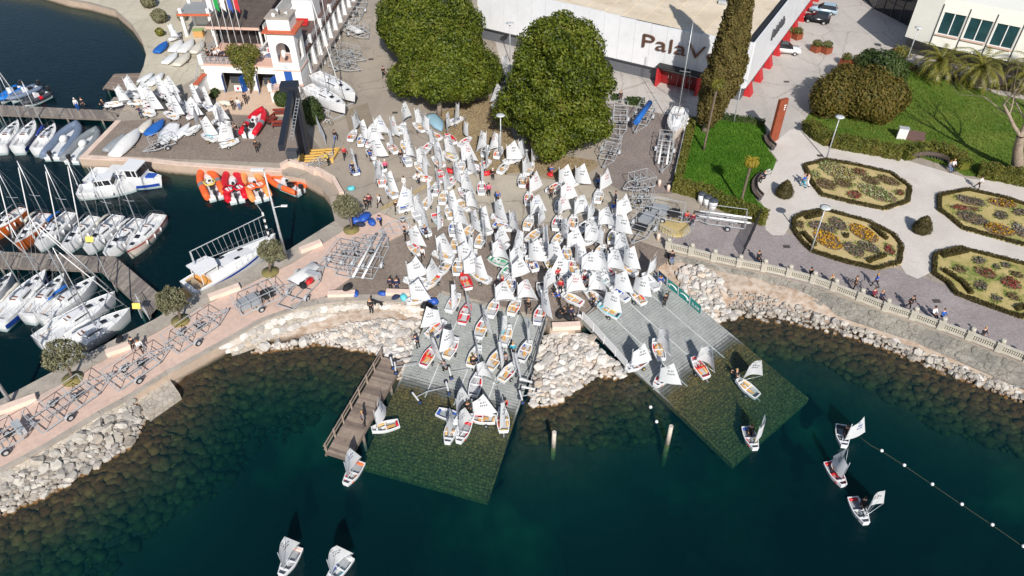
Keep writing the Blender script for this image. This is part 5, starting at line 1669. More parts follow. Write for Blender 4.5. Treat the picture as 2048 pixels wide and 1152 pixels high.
tufts('dry_verge_grass', [(880, 226), (930, 205), (1000, 195), (1034, 300), (1190, 322), (1165, 352), (1050, 345), (985, 350), (925, 300), (878, 262)], 12000, M_dryb)
# ---------------------------------------------------------------- small sailing dinghies
M_gel = mat('white_gelcoat', (.80, .81, .82), .3, var=.03, scale=2)
M_inner = mat('dinghy_inner', (.70, .71, .72), .45, var=.06, scale=3)
M_floor = mat('dinghy_floor', (.46, .47, .48), .6, var=.15, scale=5)
M_spar = mat('alloy_spar', alb(196, 200, 204), .35, metal=.5, var=.05)
M_tan = mat('varnished_wood', alb(208, 160, 96), .45, var=.15, scale=4)
M_tyre = mat('tyre_rubber', (.025, .025, .027), .8)
def sail_mat():
	m, nt, bs, out = newmat('sailcloth')
	co = coords(nt, False)
	n1 = tnoise(nt, co, 1.4, 3)
	c = mixrgb(nt, n1, (.80, .815, .83), (.87, .88, .89))
	nt.links.new(c, bs.inputs['Base Color'])
	bs.inputs['Roughness'].default_value = .5
	bumpit(nt, bs, tnoise(nt, co, 1.6, 3), .45, .1)
	tr = nt.nodes.new('ShaderNodeBsdfTranslucent')
	tr.inputs[0].default_value = (.84, .86, .88, 1)
	mx = nt.nodes.new('ShaderNodeMixShader'); mx.inputs[0].default_value = .24
	nt.links.new(bs.outputs[0], mx.inputs[1]); nt.links.new(tr.outputs[0], mx.inputs[2]); nt.links.new(mx.outputs[0], out.inputs['Surface'])
	return m
M_sail = sail_mat()
M_ink = mat('sail_ink', alb(64, 66, 74), .6)
M_inkr = mat('sail_ink_red', alb(176, 60, 64), .6)
M_inkb = mat('sail_ink_blue', alb(60, 90, 150), .6)
BAG = {'red': mat('red_bag', alb(206, 40, 46), .45), 'blue': mat('blue_bag', alb(40, 84, 170), .45), 'white': mat('white_bag', (.78, .78, .78), .4), 'orange': mat('orange_bag', alb(232, 106, 44), .45), 'teal': mat('teal_bag', alb(100, 196, 210), .45),
	   'yellow': mat('yellow_bag', alb(224, 196, 96), .5), 'black': mat('black_bag', (.035, .035, .04), .6), 'tan': mat('tan_bag', alb(222, 178, 112), .55), 'green': mat('green_bag', alb(30, 150, 96), .45), 'grey': mat('grey_bag', alb(150, 154, 158), .5), 'pink': mat('pink_bag', alb(236, 190, 176), .5)}
# hull: flat bow, widest amidships, flat stern; x forward, stern at x=0
LOA = 2.3
def half(x):
	t = x / LOA
	return .44 + .13 * math.sin(PI * min(1, t * 1.05)) - .16 * max(0, t - .55) ** 1.3 / .45 ** 1.3 - .02
def hull_mesh(rim, inner, key):
	mb = MB()
	st = [LOA * i / 9 for i in range(10)]
	for i in range(9):
		for (xa, xb) in ((st[i], st[i + 1]),):
			ya, yb = half(xa), half(xb)
			sa, sb = (.34 + .1 * (xa / LOA) ** 2), (.34 + .1 * (xb / LOA) ** 2)
			ka, kb = .10 * max(0, xa / LOA - .6) ** 1.5 * 3, .10 * max(0, xb / LOA - .6) ** 1.5 * 3
			for s in (-1, 1):
				q = [(xa, s * ya * .86, ka), (xb, s * yb * .86, kb), (xb, s * yb, sb), (xa, s * ya, sa)]
				mb.add(q, [(0, 1, 2, 3) if s < 0 else (3, 2, 1, 0)], 0)
				r = [(xa, s * ya, sa), (xb, s * yb, sb), (xb, s * (yb - .065), sb + .012), (xa, s * (ya - .065), sa + .012)]
				mb.add(r, [(0, 1, 2, 3) if s < 0 else (3, 2, 1, 0)], 1)
				w = [(xa, s * (ya - .065), sa + .012), (xb, s * (yb - .065), sb + .012), (xb, s * (yb * .84), kb + .06), (xa, s * (ya * .84), ka + .06)]
				mb.add(w, [(0, 1, 2, 3) if s < 0 else (3, 2, 1, 0)], 2)
			mb.add([(xa, -ya * .84, ka + .06), (xb, -yb * .84, kb + .06), (xb, yb * .84, kb + .06), (xa, ya * .84, ka + .06)], [(0, 1, 2, 3)], 3)
			mb.add([(xa, -ya * .86, ka), (xb, -yb * .86, kb), (xb, yb * .86, kb), (xa, ya * .86, ka)], [(3, 2, 1, 0)], 0)
	for x, f in ((0, 1), (LOA, -1)):
		y, s_, k = half(x), (.34 if x == 0 else .44), (0 if x == 0 else .10 * .4 ** 1.5 * 3)
		mb.add([(x, -y * .86, k), (x, y * .86, k), (x, y, s_), (x, -y, s_)], [(0, 1, 2, 3)], 0)
		mb.add([(x + f * .07, -y * .84, k + .06), (x + f * .07, y * .84, k + .06), (x + f * .07, y - .065, s_ + .012), (x + f * .07, -y + .065, s_ + .012)], [(0, 1, 2, 3)], 2)
		mb.add([(x, -y, s_), (x, y, s_), (x + f * .07, y - .065, s_ + .012), (x + f * .07, -y + .065, s_ + .012)], [(0, 1, 2, 3)], 1)
	# mast thwart and mid thwart
	mb.box((1.86, 0, .36), (.16, half(1.86) * 1.8, .05), m=1)
	mb.box((1.12, 0, .22), (.1, half(1.12) * 1.7, .14), m=2)
	mb.box((1.3, 0, .2), (.36, .06, .26), m=2)
	return mb.mesh('hull', [M_gel, rim, inner, M_floor])
HULLS = {}
def hull_of(rim, inner):
	k = (rim, inner)
	if k not in HULLS:
		HULLS[k] = hull_mesh(M_gel if rim == 'white' else BAG[rim], M_inner if inner == 'white' else BAG[inner], k)
	return HULLS[k]
def bagm(L_, r):
	return MB().tube([(-L_ / 2, 0, 0), (-L_ / 2 + .05, 0, 0), (L_ / 2 - .05, 0, 0), (L_ / 2, 0, 0)], [r * .5, r, r, r * .5], 7)
BAGS = {}
def bag_mesh(col, kind):
	if (col, kind) not in BAGS:
		BAGS[col, kind] = bagm(.95 if kind == 's' else .68, .095 if kind == 's' else .12).mesh('buoyancy_bag', BAG[col])
	return BAGS[col, kind]
MAST_M = MB().tube([(0, 0, .1), (0, 0, 2.55)], [.024, .022], 6).mesh('mast', M_spar)
BOOM_M = MB().tube([(-.03, 0, 0), (-2.05, 0, .12)], [.02, .02], 6).mesh('boom', M_spar)
SPRIT_M = MB().tube([(-.04, .03, .35), (-.93, .05, 2.62)], [.014, .012], 5).mesh('sprit', M_spar)
# sail in the plane of mast (x back = -) and height
SQ = [(-.04, .06), (-2.0, .20), (-.98, 2.66), (-.04, 1.74)]      # tack, clew, peak, throat
def camber(X, Z, k):
	return k * math.sin(PI * min(1, max(0, X / (2.05 - .42 * Z)))) * (1 - .25 * Z / 2.7)
def sail_mesh(k):
	n_ = 8
	vs = []
	for j in range(n_ + 1):
		v = j / n_
		for i in range(n_ + 1):
			u = i / n_
			X = (SQ[0][0] * (1 - u) + SQ[1][0] * u) * (1 - v) + (SQ[3][0] * (1 - u) + SQ[2][0] * u) * v
			Z = (SQ[0][1] * (1 - u) + SQ[1][1] * u) * (1 - v) + (SQ[3][1] * (1 - u) + SQ[2][1] * u) * v
			vs.append((X, camber(-X, Z, k), Z))
	fs = [(j * (n_ + 1) + i, j * (n_ + 1) + i + 1, (j + 1) * (n_ + 1) + i + 1, (j + 1) * (n_ + 1) + i) for j in range(n_) for i in range(n_)]
	return MB().add(vs, fs, 0, True).mesh('sail', M_sail)
CAMB = [-.36, -.18, .14, .32]
SAILS = [sail_mesh(k) for k in CAMB]
def window_mesh(k):
	xs_ = [-.45 - .6 * i / 5 for i in range(6)]
	out = []
	for s in (-.022, .022):
		out.append(MB().add([(x, camber(-x, z, k) + s, z) for z in (.30, .345) for x in xs_], [(i, i + 1, 7 + i, 6 + i) for i in range(5)]).mesh('batten_mark', M_ink))
	return out
MARKS = [window_mesh(k) for k in CAMB]
TXT = {}
def sail_text(txt, ci, col):
	"""sail letters and the round class mark, one mesh for each face of the sail"""
	key = (txt, ci, col)
	if key in TXT:
		return TXT[key]
	k = CAMB[ci]
	parts = txt.split(' ')
	out = []
	inkm = {'k': M_ink, 'r': M_inkr, 'b': M_inkb}[col]
	for face in (-1, 1):
		vs, fs = [], []
		rows = [(parts[0], 1.66, .27)] + ([(parts[1], 1.30, .27)] if len(parts) > 1 else [])
		for s, z0, size in rows:
			gv, gf = glyph_text(s, size)
			w = max(x for x, y in gv)
			n0 = len(vs)
			for x, y in gv:
				X = (.62 + x) if face == -1 else (.62 + w - x)
				Z = z0 + y - (.0 if face == -1 else .06)
				vs.append((-X, camber(X, Z, k) + .024 * face, Z))
			fs += [tuple(i + n0 for i in f) for f in gf]
		n0 = len(vs)
		for i in range(14):
			a = 2 * PI * i / 14
			for r in (.075, .105):
				X, Z = .62 + r * math.cos(a), 2.12 + r * math.sin(a)
				vs.append((-X, camber(X, Z, k) + .024 * face, Z))
		fs += [(n0 + 2 * i, n0 + 2 * i + 1, n0 + (2 * i + 3) % 28, n0 + (2 * i + 2) % 28) for i in range(14)]
		out.append(MB().add(vs, fs).mesh('sail_number', inkm))
	TXT[key] = out
	return out
DAG = MB().prism([(0, 0), (.85, 0), (.85, .24), (.06, .28), (0, .22)], 0, .02, bottom=True).mesh('daggerboard', M_tan)
RUD = MB().prism([(0, 0), (.55, .02), (.55, .22), (0, .26)], 0, .02, bottom=True).mesh('rudder', M_tan)
TROL = MB().bar((-.35, 0, .2), (2.6, 0, .26), .05).bar((.75, -.5, .2), (.75, .5, .2), .06).bar((1.7, -.28, .24), (1.7, .28, .24), .05).mesh('launch_trolley', M_galv)
WHEELC = {c: MB().tube([(0, -.05, 0), (0, .05, 0)], [.2, .2], 12, 0).tube([(0, -.055, 0), (0, .055, 0)], [.1, .1], 8, 1).mesh('wheel', [M_tyre, BAG[c] if c != 'k' else M_galv]) for c in ('k', 'yellow', 'blue')}
# flags: hull line, then clew; colour words; sail marks
ZA, ZB, ZC, ZD = zoomed(680, 180, 4.8), zoomed(960, 260, 4.8), zoomed(760, 380, 4.8), zoomed(1020, 420, 4.8)
ZE, ZF, ZG, ZN = zoomed(780, 560, 4.8), zoomed(1160, 540, 3.072), zoomed(620, 680, 3.072), zoomed(200, 130, 6.4)
ZX = zoomed(0, 0, 1.0)
ZW, ZV = zoomed(1600, 760, 3.4286), zoomed(400, 980, 5.12)
# (zoom, bow, stern, clew or None, bag colours, wood lying inside, sail text, ink, place)
NW_, PL, TR_, MID, LOW, LS, RS, WT = 'on the quay by the clubhouse', 'in the upper left of the plaza', 'by the dry verge under the magnolias', 'in the middle of the plaza', 'on the cobbled apron', 'on the left slipway', 'on the right slipway', 'on the water'
DG = [
 (ZA, (150, 378), (92, 478), (183, 305), 'red,red,blue', 1, 'HUN 1611', 'k', PL), (ZA, (215, 418), (195, 535), (268, 452), 'blue,blue,blue', 1, 'HUN 1702', 'k', PL), (ZA, (262, 535), (335, 455), (318, 480), 'red,red,white', 0, 'HUN 1538', 'k', PL),
 (ZA, (325, 440), (400, 360), (460, 405), 'red,white,white', 0, 'HUN 1584', 'b', PL), (ZA, (480, 425), (560, 345), (595, 450), 'white,white,white', 1, 'HUN 1556', 'r', PL), (ZA, (600, 478), (645, 585), (680, 520), 'yellow,tan,tan', 1, 'HUN 1628', 'b', PL),
 (ZA, (615, 318), (578, 402), (672, 245), 'yellow,yellow,white', 0, 'SVK 512', 'k', PL), (ZA, (712, 318), (802, 380), (798, 336), 'white,tan,white', 1, 'SVK 554', 'k', PL), (ZA, (862, 520), (812, 575), (882, 505), 'red,white,white', 0, 'CZE 821', 'k', MID), (ZA, (856, 405), (950, 452), (868, 372), 'red,red,white', 1, 'CZE 776', 'k', MID),
 (ZA, (1030, 430), (1090, 492), (1020, 405), 'red,red,red', 0, 'CZE 802', 'k', TR_), (ZA, (990, 598), (1112, 652), (1100, 610), 'orange,yellow,green', 1, 'HUN 834', 'k', MID), (ZA, (890, 640), (988, 722), (1018, 685), 'red,tan,white', 1, 'AUT 1213', 'k', MID), (ZA, (732, 700), (800, 775), (805, 700), 'tan,white,white', 1, 'AUT 1344', 'k', MID),
 (ZA, (885, 855), (706, 812), (785, 725), 'red,red,white', 1, 'GRE 217', 'k', MID), (ZA, (935, 890), (905, 995), (945, 938), 'black,red,white', 0, 'GRE 301', 'k', MID), (ZA, (950, 775), (988, 862), (948, 740), 'red,white,red', 0, 'GRE 188', 'k', MID), (ZA, (1100, 842), (1036, 912), (1145, 862), 'red,orange,white', 1, 'CZE 690', 'k', MID),
 (ZA, (1172, 668), (1148, 785), (1308, 668), 'red,tan,white', 0, 'CZE 679', 'r', MID), (ZA, (1245, 460), (1155, 520), (1238, 425), 'red,red,white', 0, 'CZE 612', 'k', TR_), (ZA, (1440, 678), (1322, 748), (1412, 690), 'red,tan,red', 1, 'GER 1219', 'k', TR_), (ZA, (1232, 775), (1300, 735), (1335, 825), 'white,white,white', 0, 'CZE 715', 'k', MID),
 (ZA, (1150, 945), (1240, 1030), (1285, 975), 'red,black,orange', 0, 'CZE 744', 'k', MID), (ZA, (1412, 540), (1385, 615), (1338, 560), 'black,white,black', 0, 'GER 1170', 'k', TR_), (ZB, (200, 168), (158, 250), (108, 188), 'orange,white,white', 0, 'GER 1145', 'r', TR_), (ZA, (1360, 868), (1358, 1000), (1358, 830), 'red,red,black', 0, 'SLO 381', 'k', MID),
 (ZA, (445, 925), (532, 1020), (550, 965), 'blue,blue,white', 1, 'HUN 1490', 'k', MID), (ZA, (398, 800), (405, 915), (338, 865), 'orange,orange,orange', 0, 'HUN 1433', 'k', PL), (ZA, (330, 682), (425, 768), None, 'teal,white,white', 0, None, 'k', PL), (ZA, (332, 655), (275, 562), (495, 625), 'orange,blue,black', 1, 'HUN 1487', 'k', PL),
 (ZA, (112, 700), (162, 800), (150, 735), 'blue,blue,blue', 0, 'HUN 1301', 'k', PL), (ZA, (428, 468), (576, 635), (553, 598), 'red,red,white', 1, 'SVK 531', 'k', PL), (ZA, (620, 600), (672, 735), (716, 650), 'blue,white,black', 0, 'SVK 498', 'k', MID), (ZA, (690, 1105), (600, 1132), (512, 1125), 'blue,white,white', 0, 'HUN 1577', 'b', MID), (ZA, (880, 1012), (800, 1130), (852, 1040), 'white,tan,white', 1, 'AUT 1199', 'k', MID),
 (ZA, (1170, 265), (1040, 312), (1112, 285), 'blue,white,white', 0, 'GER 988', 'k', TR_), (ZB, (262, 292), (345, 268), (400, 265), 'white,white,white', 0, 'GER 1122', 'k', TR_), (ZB, (375, 240), (420, 205), (405, 245), 'white,white,white', 0, 'GER 1098', 'k', TR_), (ZB, (270, 312), (185, 400), None, 'black,tan,white', 1, None, 'k', TR_),
 (ZB, (410, 418), (403, 535), (512, 300), 'black,tan,white', 1, 'CZE 655', 'k', TR_), (ZB, (502, 320), (450, 410), (556, 262), 'yellow,tan,white', 1, 'CZE 641', 'k', TR_), (ZB, (475, 588), (465, 715), (615, 515), 'red,orange,black', 1, 'CZE 080', 'r', TR_), (ZB, (495, 812), (440, 955), (648, 765), 'tan,white,white', 1, 'CZE 634', 'b', MID),
 (ZB, (778, 505), (648, 585), (900, 498), 'red,red,white', 1, 'FRA 3143', 'k', 'in front of the tallest magnolia'), (ZB, (905, 510), (960, 440), (1050, 500), 'white,red,white', 0, 'FRA 3153', 'k', 'in front of the tallest magnolia'), (ZB, (775, 645), (752, 790), (935, 635), 'grey,grey,black', 0, 'CZE 1548', 'r', 'in front of the tallest magnolia'),
 (ZB, (755, 818), (725, 955), (885, 740), 'red,black,yellow', 0, 'CZE 832', 'r', MID), (ZB, (905, 808), (885, 948), (1050, 780), 'pink,black,red', 1, 'GRE 732', 'k', MID), (ZB, (1150, 565), (1128, 690), (1280, 495), 'white,tan,orange', 0, 'FRA 3038', 'r', 'at the edge of the boat yard'), (ZB, (1130, 930), (1100, 850), (1255, 915), 'black,black,white', 0, 'POL 1909', 'k', MID),
 (ZB, (1305, 805), (1268, 925), (1465, 760), 'blue,white,blue', 0, 'POL 991', 'k', 'beside the stacked trailers'), (ZD, (718, 305), (800, 262), (865, 300), 'white,white,white', 0, 'POL 1493', 'k', MID), (ZD, (750, 115), (660, 195), (764, 62), 'black,green,black', 0, 'POL 1277', 'k', MID),
 (ZC, (318, 185), (395, 290), (396, 212), 'white,white,white', 0, 'AUT 1260', 'k', MID), (ZC, (388, 310), (468, 428), (450, 350), 'blue,white,blue', 0, 'POR 226', 'k', LOW), (ZC, (262, 487), (392, 614), (432, 528), 'tan,red,tan', 1, 'HUN 1631', 'k', LOW), (ZC, (592, 345), (515, 207), (565, 300), 'red,teal,red', 0, 'HUN 1700', 'k', LOW),
 (ZC, (652, 140), (682, 266), (736, 180), 'white,white,tan', 1, 'GRE 1040', 'k', MID), (ZC, (620, 20), (598, 108), (628, -20), 'tan,white,white', 1, 'GRE 415', 'k', MID), (ZC, (712, 288), (700, 440), (858, 342), 'blue,white,black', 0, 'GRE 1022', 'k', LOW), (ZC, (845, 188), (750, 90), (985, 208), 'tan,tan,white', 1, 'AUT 1907', 'k', MID), (ZC, (735, 450), (720, 585), (832, 512), 'tan,tan,white', 1, 'ARG 4010', 'k', LOW),
 (ZC, (885, 345), (815, 430), (955, 390), 'tan,tan,white', 1, 'HUN 1624', 'k', LOW), (ZC, (945, 292), (1065, 410), (1088, 385), 'teal,white,white', 0, 'NOR 3310', 'k', LOW), (ZC, (1002, 395), (932, 548), (1010, 470), 'tan,black,white', 1, 'NOR 3295', 'k', LOW), (ZC, (905, 585), (850, 690), (862, 618), 'white,white,white', 0, 'ITA 9011', 'k', LOW),
 (ZC, (790, 786), (855, 946), (930, 745), 'red,red,red', 1, 'AUT 1290', 'k', LOW), (ZC, (757, 645), (735, 812), (802, 658), 'black,tan,black', 1, 'AUT 1188', 'k', LOW), (ZC, (885, 788), (1045, 862), (1022, 835), 'yellow,teal,white', 1, 'USA 23311', 'k', LOW), (ZC, (1050, 650), (1225, 712), (1190, 658), 'green,green,green', 0, 'LTU 1982', 'r', LOW), (ZC, (1100, 590), (1205, 520), (1212, 492), 'tan,blue,white', 1, 'LTU 1866', 'k', LOW),
 (ZC, (1075, 245), (1255, 275), (1170, 255), 'red,red,tan', 0, 'SLO 402', 'k', MID), (ZC, (1275, 372), (1095, 318), (1370, 440), 'blue,tan,blue', 1, 'SLO 433', 'k', MID), (ZC, (1385, 530), (1330, 640), (1312, 560), 'black,white,white', 0, 'ITA 8977', 'k', LOW), (ZB, (565, 965), (470, 1040), (622, 850), 'tan,tan,yellow', 1, 'ITA 9002', 'k', LOW),
 (ZD, (170, 448), (240, 560), (315, 470), 'blue,blue,white', 1, 'ITA 9761', 'k', LOW), (ZC, (1262, 860), (1245, 955), (1410, 785), 'tan,blue,white', 1, 'PER 2079', 'k', LOW), (ZC, (1240, 748), (1185, 815), (1285, 680), 'green,black,white', 0, 'PER 410', 'k', LOW), (ZE, (1235, 172), (1160, 322), (1400, 180), 'tan,orange,tan', 1, 'HUN 1229', 'r', LOW),
 (ZE, (1020, 187), (960, 350), (1185, 185), 'tan,red,white', 0, 'GER 1522', 'k', LOW), (ZC, (255, 1072), (465, 1000), (440, 1035), 'tan,white,white', 1, 'USA 23405', 'k', 'at the top of the left slipway'), (ZC, (275, 858), (400, 870), (384, 800), 'teal,white,tan', 0, 'USA 23317', 'k', 'at the top of the left slipway'), (ZC, (425, 938), (562, 808), (575, 765), 'tan,white,red', 1, 'ARG 3779', 'k', LOW),
 (ZC, (522, 600), (690, 640), (697, 605), 'tan,tan,white', 1, 'PER 374', 'k', LOW), (ZC, (565, 812), (668, 668), (600, 640), 'tan,black,white', 1, 'PER 388', 'k', LOW), (ZD, (505, 215), (425, 325), (522, 230), 'tan,white,white', 1, 'POL 1333', 'k', LOW), (ZD, (310, 268), (322, 415), (356, 350), 'red,white,white', 0, 'ITA 9333', 'k', LOW),
 (ZD, (340, 435), (435, 592), (515, 485), 'yellow,tan,black', 1, 'CZE 854', 'k', LOW), (ZD, (540, 345), (550, 487), (697, 325), 'blue,tan,blue', 1, 'POL 185', 'k', LOW), (ZD, (625, 468), (608, 605), (702, 500), 'red,tan,blue', 1, 'POL 211', 'k', LOW), (ZD, (695, 600), (785, 575), (815, 572), 'white,white,white', 0, 'ITA 1333', 'k', LOW),
 (ZD, (800, 565), (870, 600), (868, 548), 'grey,white,white', 0, 'ITA 9501', 'k', LOW), (ZD, (895, 345), (845, 447), (922, 330), 'tan,black,tan', 1, 'ITA 9100', 'k', LOW), (ZD, (932, 430), (872, 538), None, 'teal,black,white', 0, None, 'k', LOW), (ZD, (918, 560), (1005, 655), (1065, 568), 'black,red,white', 0, 'ITA 1271', 'k', LOW),
 (ZD, (1070, 510), (1195, 598), (1195, 530), 'tan,white,white', 1, 'ITA 847', 'k', LOW), (ZD, (1010, 190), (975, 305), (1050, 185), 'yellow,grey,white', 0, 'POL 1404', 'k', LOW), (ZD, (1010, 400), (1060, 445), (1060, 375), 'white,white,white', 0, 'ITA 9222', 'k', LOW), (ZD, (972, 745), (1125, 862), (1150, 775), 'red,blue,blue', 0, 'ITA 771', 'k', 'at the top of the right slipway'),
 (ZD, (1145, 755), (1282, 897), (1325, 808), 'pink,red,tan', 1, 'ITA 9412', 'k', 'at the top of the right slipway'), (ZD, (1300, 640), (1385, 738), (1305, 590), 'teal,white,white', 0, 'ITA 9399', 'k', 'at the top of the right slipway'), (ZD, (500, 800), (696, 892), (710, 765), 'blue,tan,red', 1, 'CZE 683', 'r', LOW), (ZD, (545, 640), (498, 692), (485, 600), 'white,grey,white', 0, 'GER 1391', 'k', LOW),
 (ZD, (730, 770), (866, 872), (920, 790), 'tan,white,black', 1, 'GER 1317', 'k', LOW), (ZD, (900, 640), (978, 712), None, 'teal,white,white', 0, None, 'k', LOW), (ZD, (840, 910), (1045, 1022), (1040, 962), 'teal,yellow,black', 1, 'CZE 3843', 'k', 'at the top of the right slipway'), (ZD, (440, 600), (502, 780), None, 'black,red,black', 0, None, 'k', LOW),
 (ZD, (660, 598), (762, 680), None, 'red,blue,white', 0, None, 'k', LOW), (ZD, (325, 830), (298, 702), (366, 740), 'grey,grey,black', 0, 'ESP 1150', 'k', LOW), (ZD, (305, 928), (265, 1080), (378, 1000), 'red,orange,blue', 0, 'ESP 1122', 'k', 'at the head of the left slipway'),
 (ZE, (660, 142), (567, 297), (602, 250), 'red,tan,white', 1, 'BEL 777', 'k', LS), (ZE, (755, 248), (695, 405), (780, 345), 'red,red,red', 0, 'BEL 812', 'k', LS), (ZE, (525, 405), (370, 532), (335, 435), 'red,red,tan', 1, 'ITA 9777', 'k', LS), (ZE, (640, 570), (545, 737), (512, 650), 'red,red,tan', 1, 'ITA 9788', 'k', LS), (ZE, (435, 640), (315, 830), (520, 785), 'red,tan,red', 1, 'ITA 9792', 'k', LS),
 (ZE, (915, 370), (847, 557), (978, 500), 'red,tan,grey', 1, 'GER 1466', 'k', LS), (ZE, (1140, 440), (1092, 627), (1075, 560), 'teal,tan,white', 1, 'GER 1470', 'k', LS), (ZE, (860, 635), (772, 827), (862, 760), 'yellow,blue,tan', 1, 'SUI 1688', 'k', LS), (ZE, (1075, 670), (952, 862), (1070, 790), 'tan,black,tan', 1, 'SUI 1701', 'k', LS), (ZE, (1345, 588), (1255, 777), (1325, 560), 'blue,tan,black', 1, 'SUI 1715', 'k', LS),
 (ZE, (1215, 800), (1067, 962), (1250, 935), 'white,red,tan', 1, 'SUI 1722', 'k', LS), (ZE, (852, 905), (800, 1102), (1002, 985), 'grey,red,black', 0, 'AUT 1501', 'k', LS), (ZG, (905, 470), (808, 440), (945, 395), 'blue,tan,blue', 0, 'ITA 9603', 'k', 'afloat at the foot of the left slipway'), (ZG, (845, 622), (880, 500), (880, 475), 'white,tan,white', 1, 'ITA 9611', 'k', 'afloat at the foot of the left slipway'),
 (ZG, (913, 622), (970, 495), (985, 490), 'red,white,red', 0, 'ITA 9614', 'k', 'afloat at the foot of the left slipway'), (ZG, (985, 470), (1130, 480), (1130, 440), 'red,red,tan', 1, 'ITA 9605', 'k', 'at the waterline of the left slipway'), (ZG, (1180, 418), (1190, 562), (1168, 515), 'orange,tan,yellow', 0, 'ITA 9620', 'k', 'at the waterline of the left slipway'), (ZG, (378, 548), (545, 503), (464, 412), 'white,tan,red', 1, 'HUN 1661', 'b', 'afloat beside the wooden jetty'),
 (ZG, (220, 875), (308, 748), (312, 715), 'orange,red,orange', 0, 'HUN 1677', 'b', 'afloat off the end of the wooden jetty'), (ZF, (300, 562), (400, 548), (447, 545), 'orange,blue,white', 0, 'ITA 9086', 'k', RS), (ZF, (462, 435), (497, 540), (540, 498), 'red,tan,white', 1, 'POL 1650', 'k', RS), (ZF, (450, 672), (575, 590), (595, 690), 'orange,red,white', 0, 'ITA 9060', 'k', RS), (ZF, (690, 538), (778, 662), (820, 612), 'red,tan,red', 1, 'SVK 577', 'k', RS),
 (ZF, (962, 672), (1090, 778), (1110, 645), 'white,tan,black', 1, 'CZE 1247', 'k', 'at the waterline of the right slipway'), (ZF, (1078, 1092), (1025, 960), (1110, 960), 'yellow,red,blue', 0, 'ESP 1290', 'k', 'afloat over the sunken end of the right slipway'), (ZW, (305, 445), (285, 305), (447, 350), 'white,black,black', 0, 'GER 1840', 'b', WT + ', uppermost of the three at lower right'),
 (ZW, (300, 712), (200, 560), (245, 545), 'red,red,red', 0, 'BRA 3821', 'k', WT + ', middle of the three at lower right'), (ZW, (455, 975), (365, 800), (560, 850), 'white,black,red', 0, 'BRA 3951', 'k', WT + ', lowest of the three at lower right'), (ZV, (830, 862), (1000, 580), (1005, 550), 'grey,white,pink', 0, 'AUT 1555', 'k', WT + ', left of the two at the bottom edge'), (ZV, (1335, 900), (1510, 700), (1520, 682), 'teal,blue,white', 0, 'AUT 1560', 'k', WT + ', right of the two at the bottom edge'),
 (ZN, (285, 478), (65, 497), (375, 455), 'tan,white,white', 1, 'SUI 1650', 'k', NW_), (ZN, (320, 345), (480, 400), (500, 330), 'white,white,white', 0, 'ITA 9871', 'k', NW_), (ZN, (560, 470), (370, 462), (590, 400), 'tan,black,white', 1, 'ITA 9873', 'k', NW_), (ZN, (600, 470), (650, 530), (700, 450), 'red,red,white', 0, 'HUN 1810', 'k', NW_), (ZN, (680, 585), (570, 500), (865, 550), 'red,red,white', 0, 'HUN 1805', 'k', NW_),
 (ZN, (735, 355), (870, 402), (870, 350), 'red,red,white', 0, 'ITA 9841', 'k', NW_), (ZN, (850, 360), (905, 450), (1020, 340), 'black,white,white', 0, 'ITA 9833', 'k', NW_), (ZN, (890, 510), (965, 545), (985, 500), 'red,white,red', 0, 'ITA 9811', 'k', NW_), (ZN, (965, 612), (1090, 570), (1165, 650), 'white,white,white', 0, 'USA 23501', 'k', NW_), (ZN, (792, 590), (1015, 677), None, 'orange,black,tan', 1, None, 'k', NW_),
 (ZN, (985, 470), (1060, 510), (1145, 550), 'white,white,white', 0, 'ITA 9822', 'k', NW_), (ZN, (1150, 650), (1220, 590), (1320, 620), 'white,red,white', 0, 'ITA 9806', 'k', NW_), (ZN, (1170, 440), (1320, 512), (1380, 520), 'red,red,white', 0, 'ITA 9801', 'k', NW_), (ZN, (1345, 470), (1420, 560), (1500, 550), 'blue,blue,white', 0, 'ITA 9795', 'k', NW_), (ZN, (1430, 715), (1655, 742), (1640, 680), 'white,black,white', 0, 'ITA 9784', 'k', NW_),
 (ZN, (1240, 790), (1130, 850), (1232, 760), 'white,grey,white', 0, 'ITA 9770', 'k', NW_), (ZN, (1557, 800), (1500, 888), (1560, 770), 'white,blue,white', 0, 'ITA 9766', 'k', NW_), (ZN, (1310, 885), (1475, 945), (1478, 870), 'white,teal,white', 0, 'ITA 9760', 'k', NW_), (ZN, (1740, 960), (1570, 1012), (1540, 960), 'tan,white,white', 0, 'ITA 9750', 'k', NW_), (ZN, (490, 580), (700, 622), None, 'tan,white,black', 1, None, 'k', NW_),
 (ZX, (343, 76), (354, 69), (366, 77), 'white,white,white', 0, 'ITA 8801', 'k', 'on the pale quay by the white porch'), (ZX, (1005, 140), (1003, 150), (1017, 142), 'white,black,white', 0, 'FRA 3170', 'k', 'in the gap between the magnolias'), (ZX, (1027, 156), (1004, 159), (1019, 148), 'blue,black,white', 0, 'FRA 3181', 'k', 'in the gap between the magnolias'), (ZX, (1011, 203), (988, 211), (1003, 198), 'tan,red,white', 0, 'FRA 3190', 'k', 'in the gap between the magnolias'), (ZX, (803, 101), (816, 108), (829, 99), 'white,white,white', 0, 'CRO 1401', 'k', 'beside the street lamp by the magnolias'),
]
COLW = {'red': 'red', 'blue': 'blue', 'white': 'white', 'orange': 'orange', 'teal': 'turquoise', 'yellow': 'yellow', 'black': 'black', 'tan': 'tan', 'green': 'green', 'grey': 'grey', 'pink': 'pale pink'}
DINGHY_SPOTS = []
_used = set()
_face = []
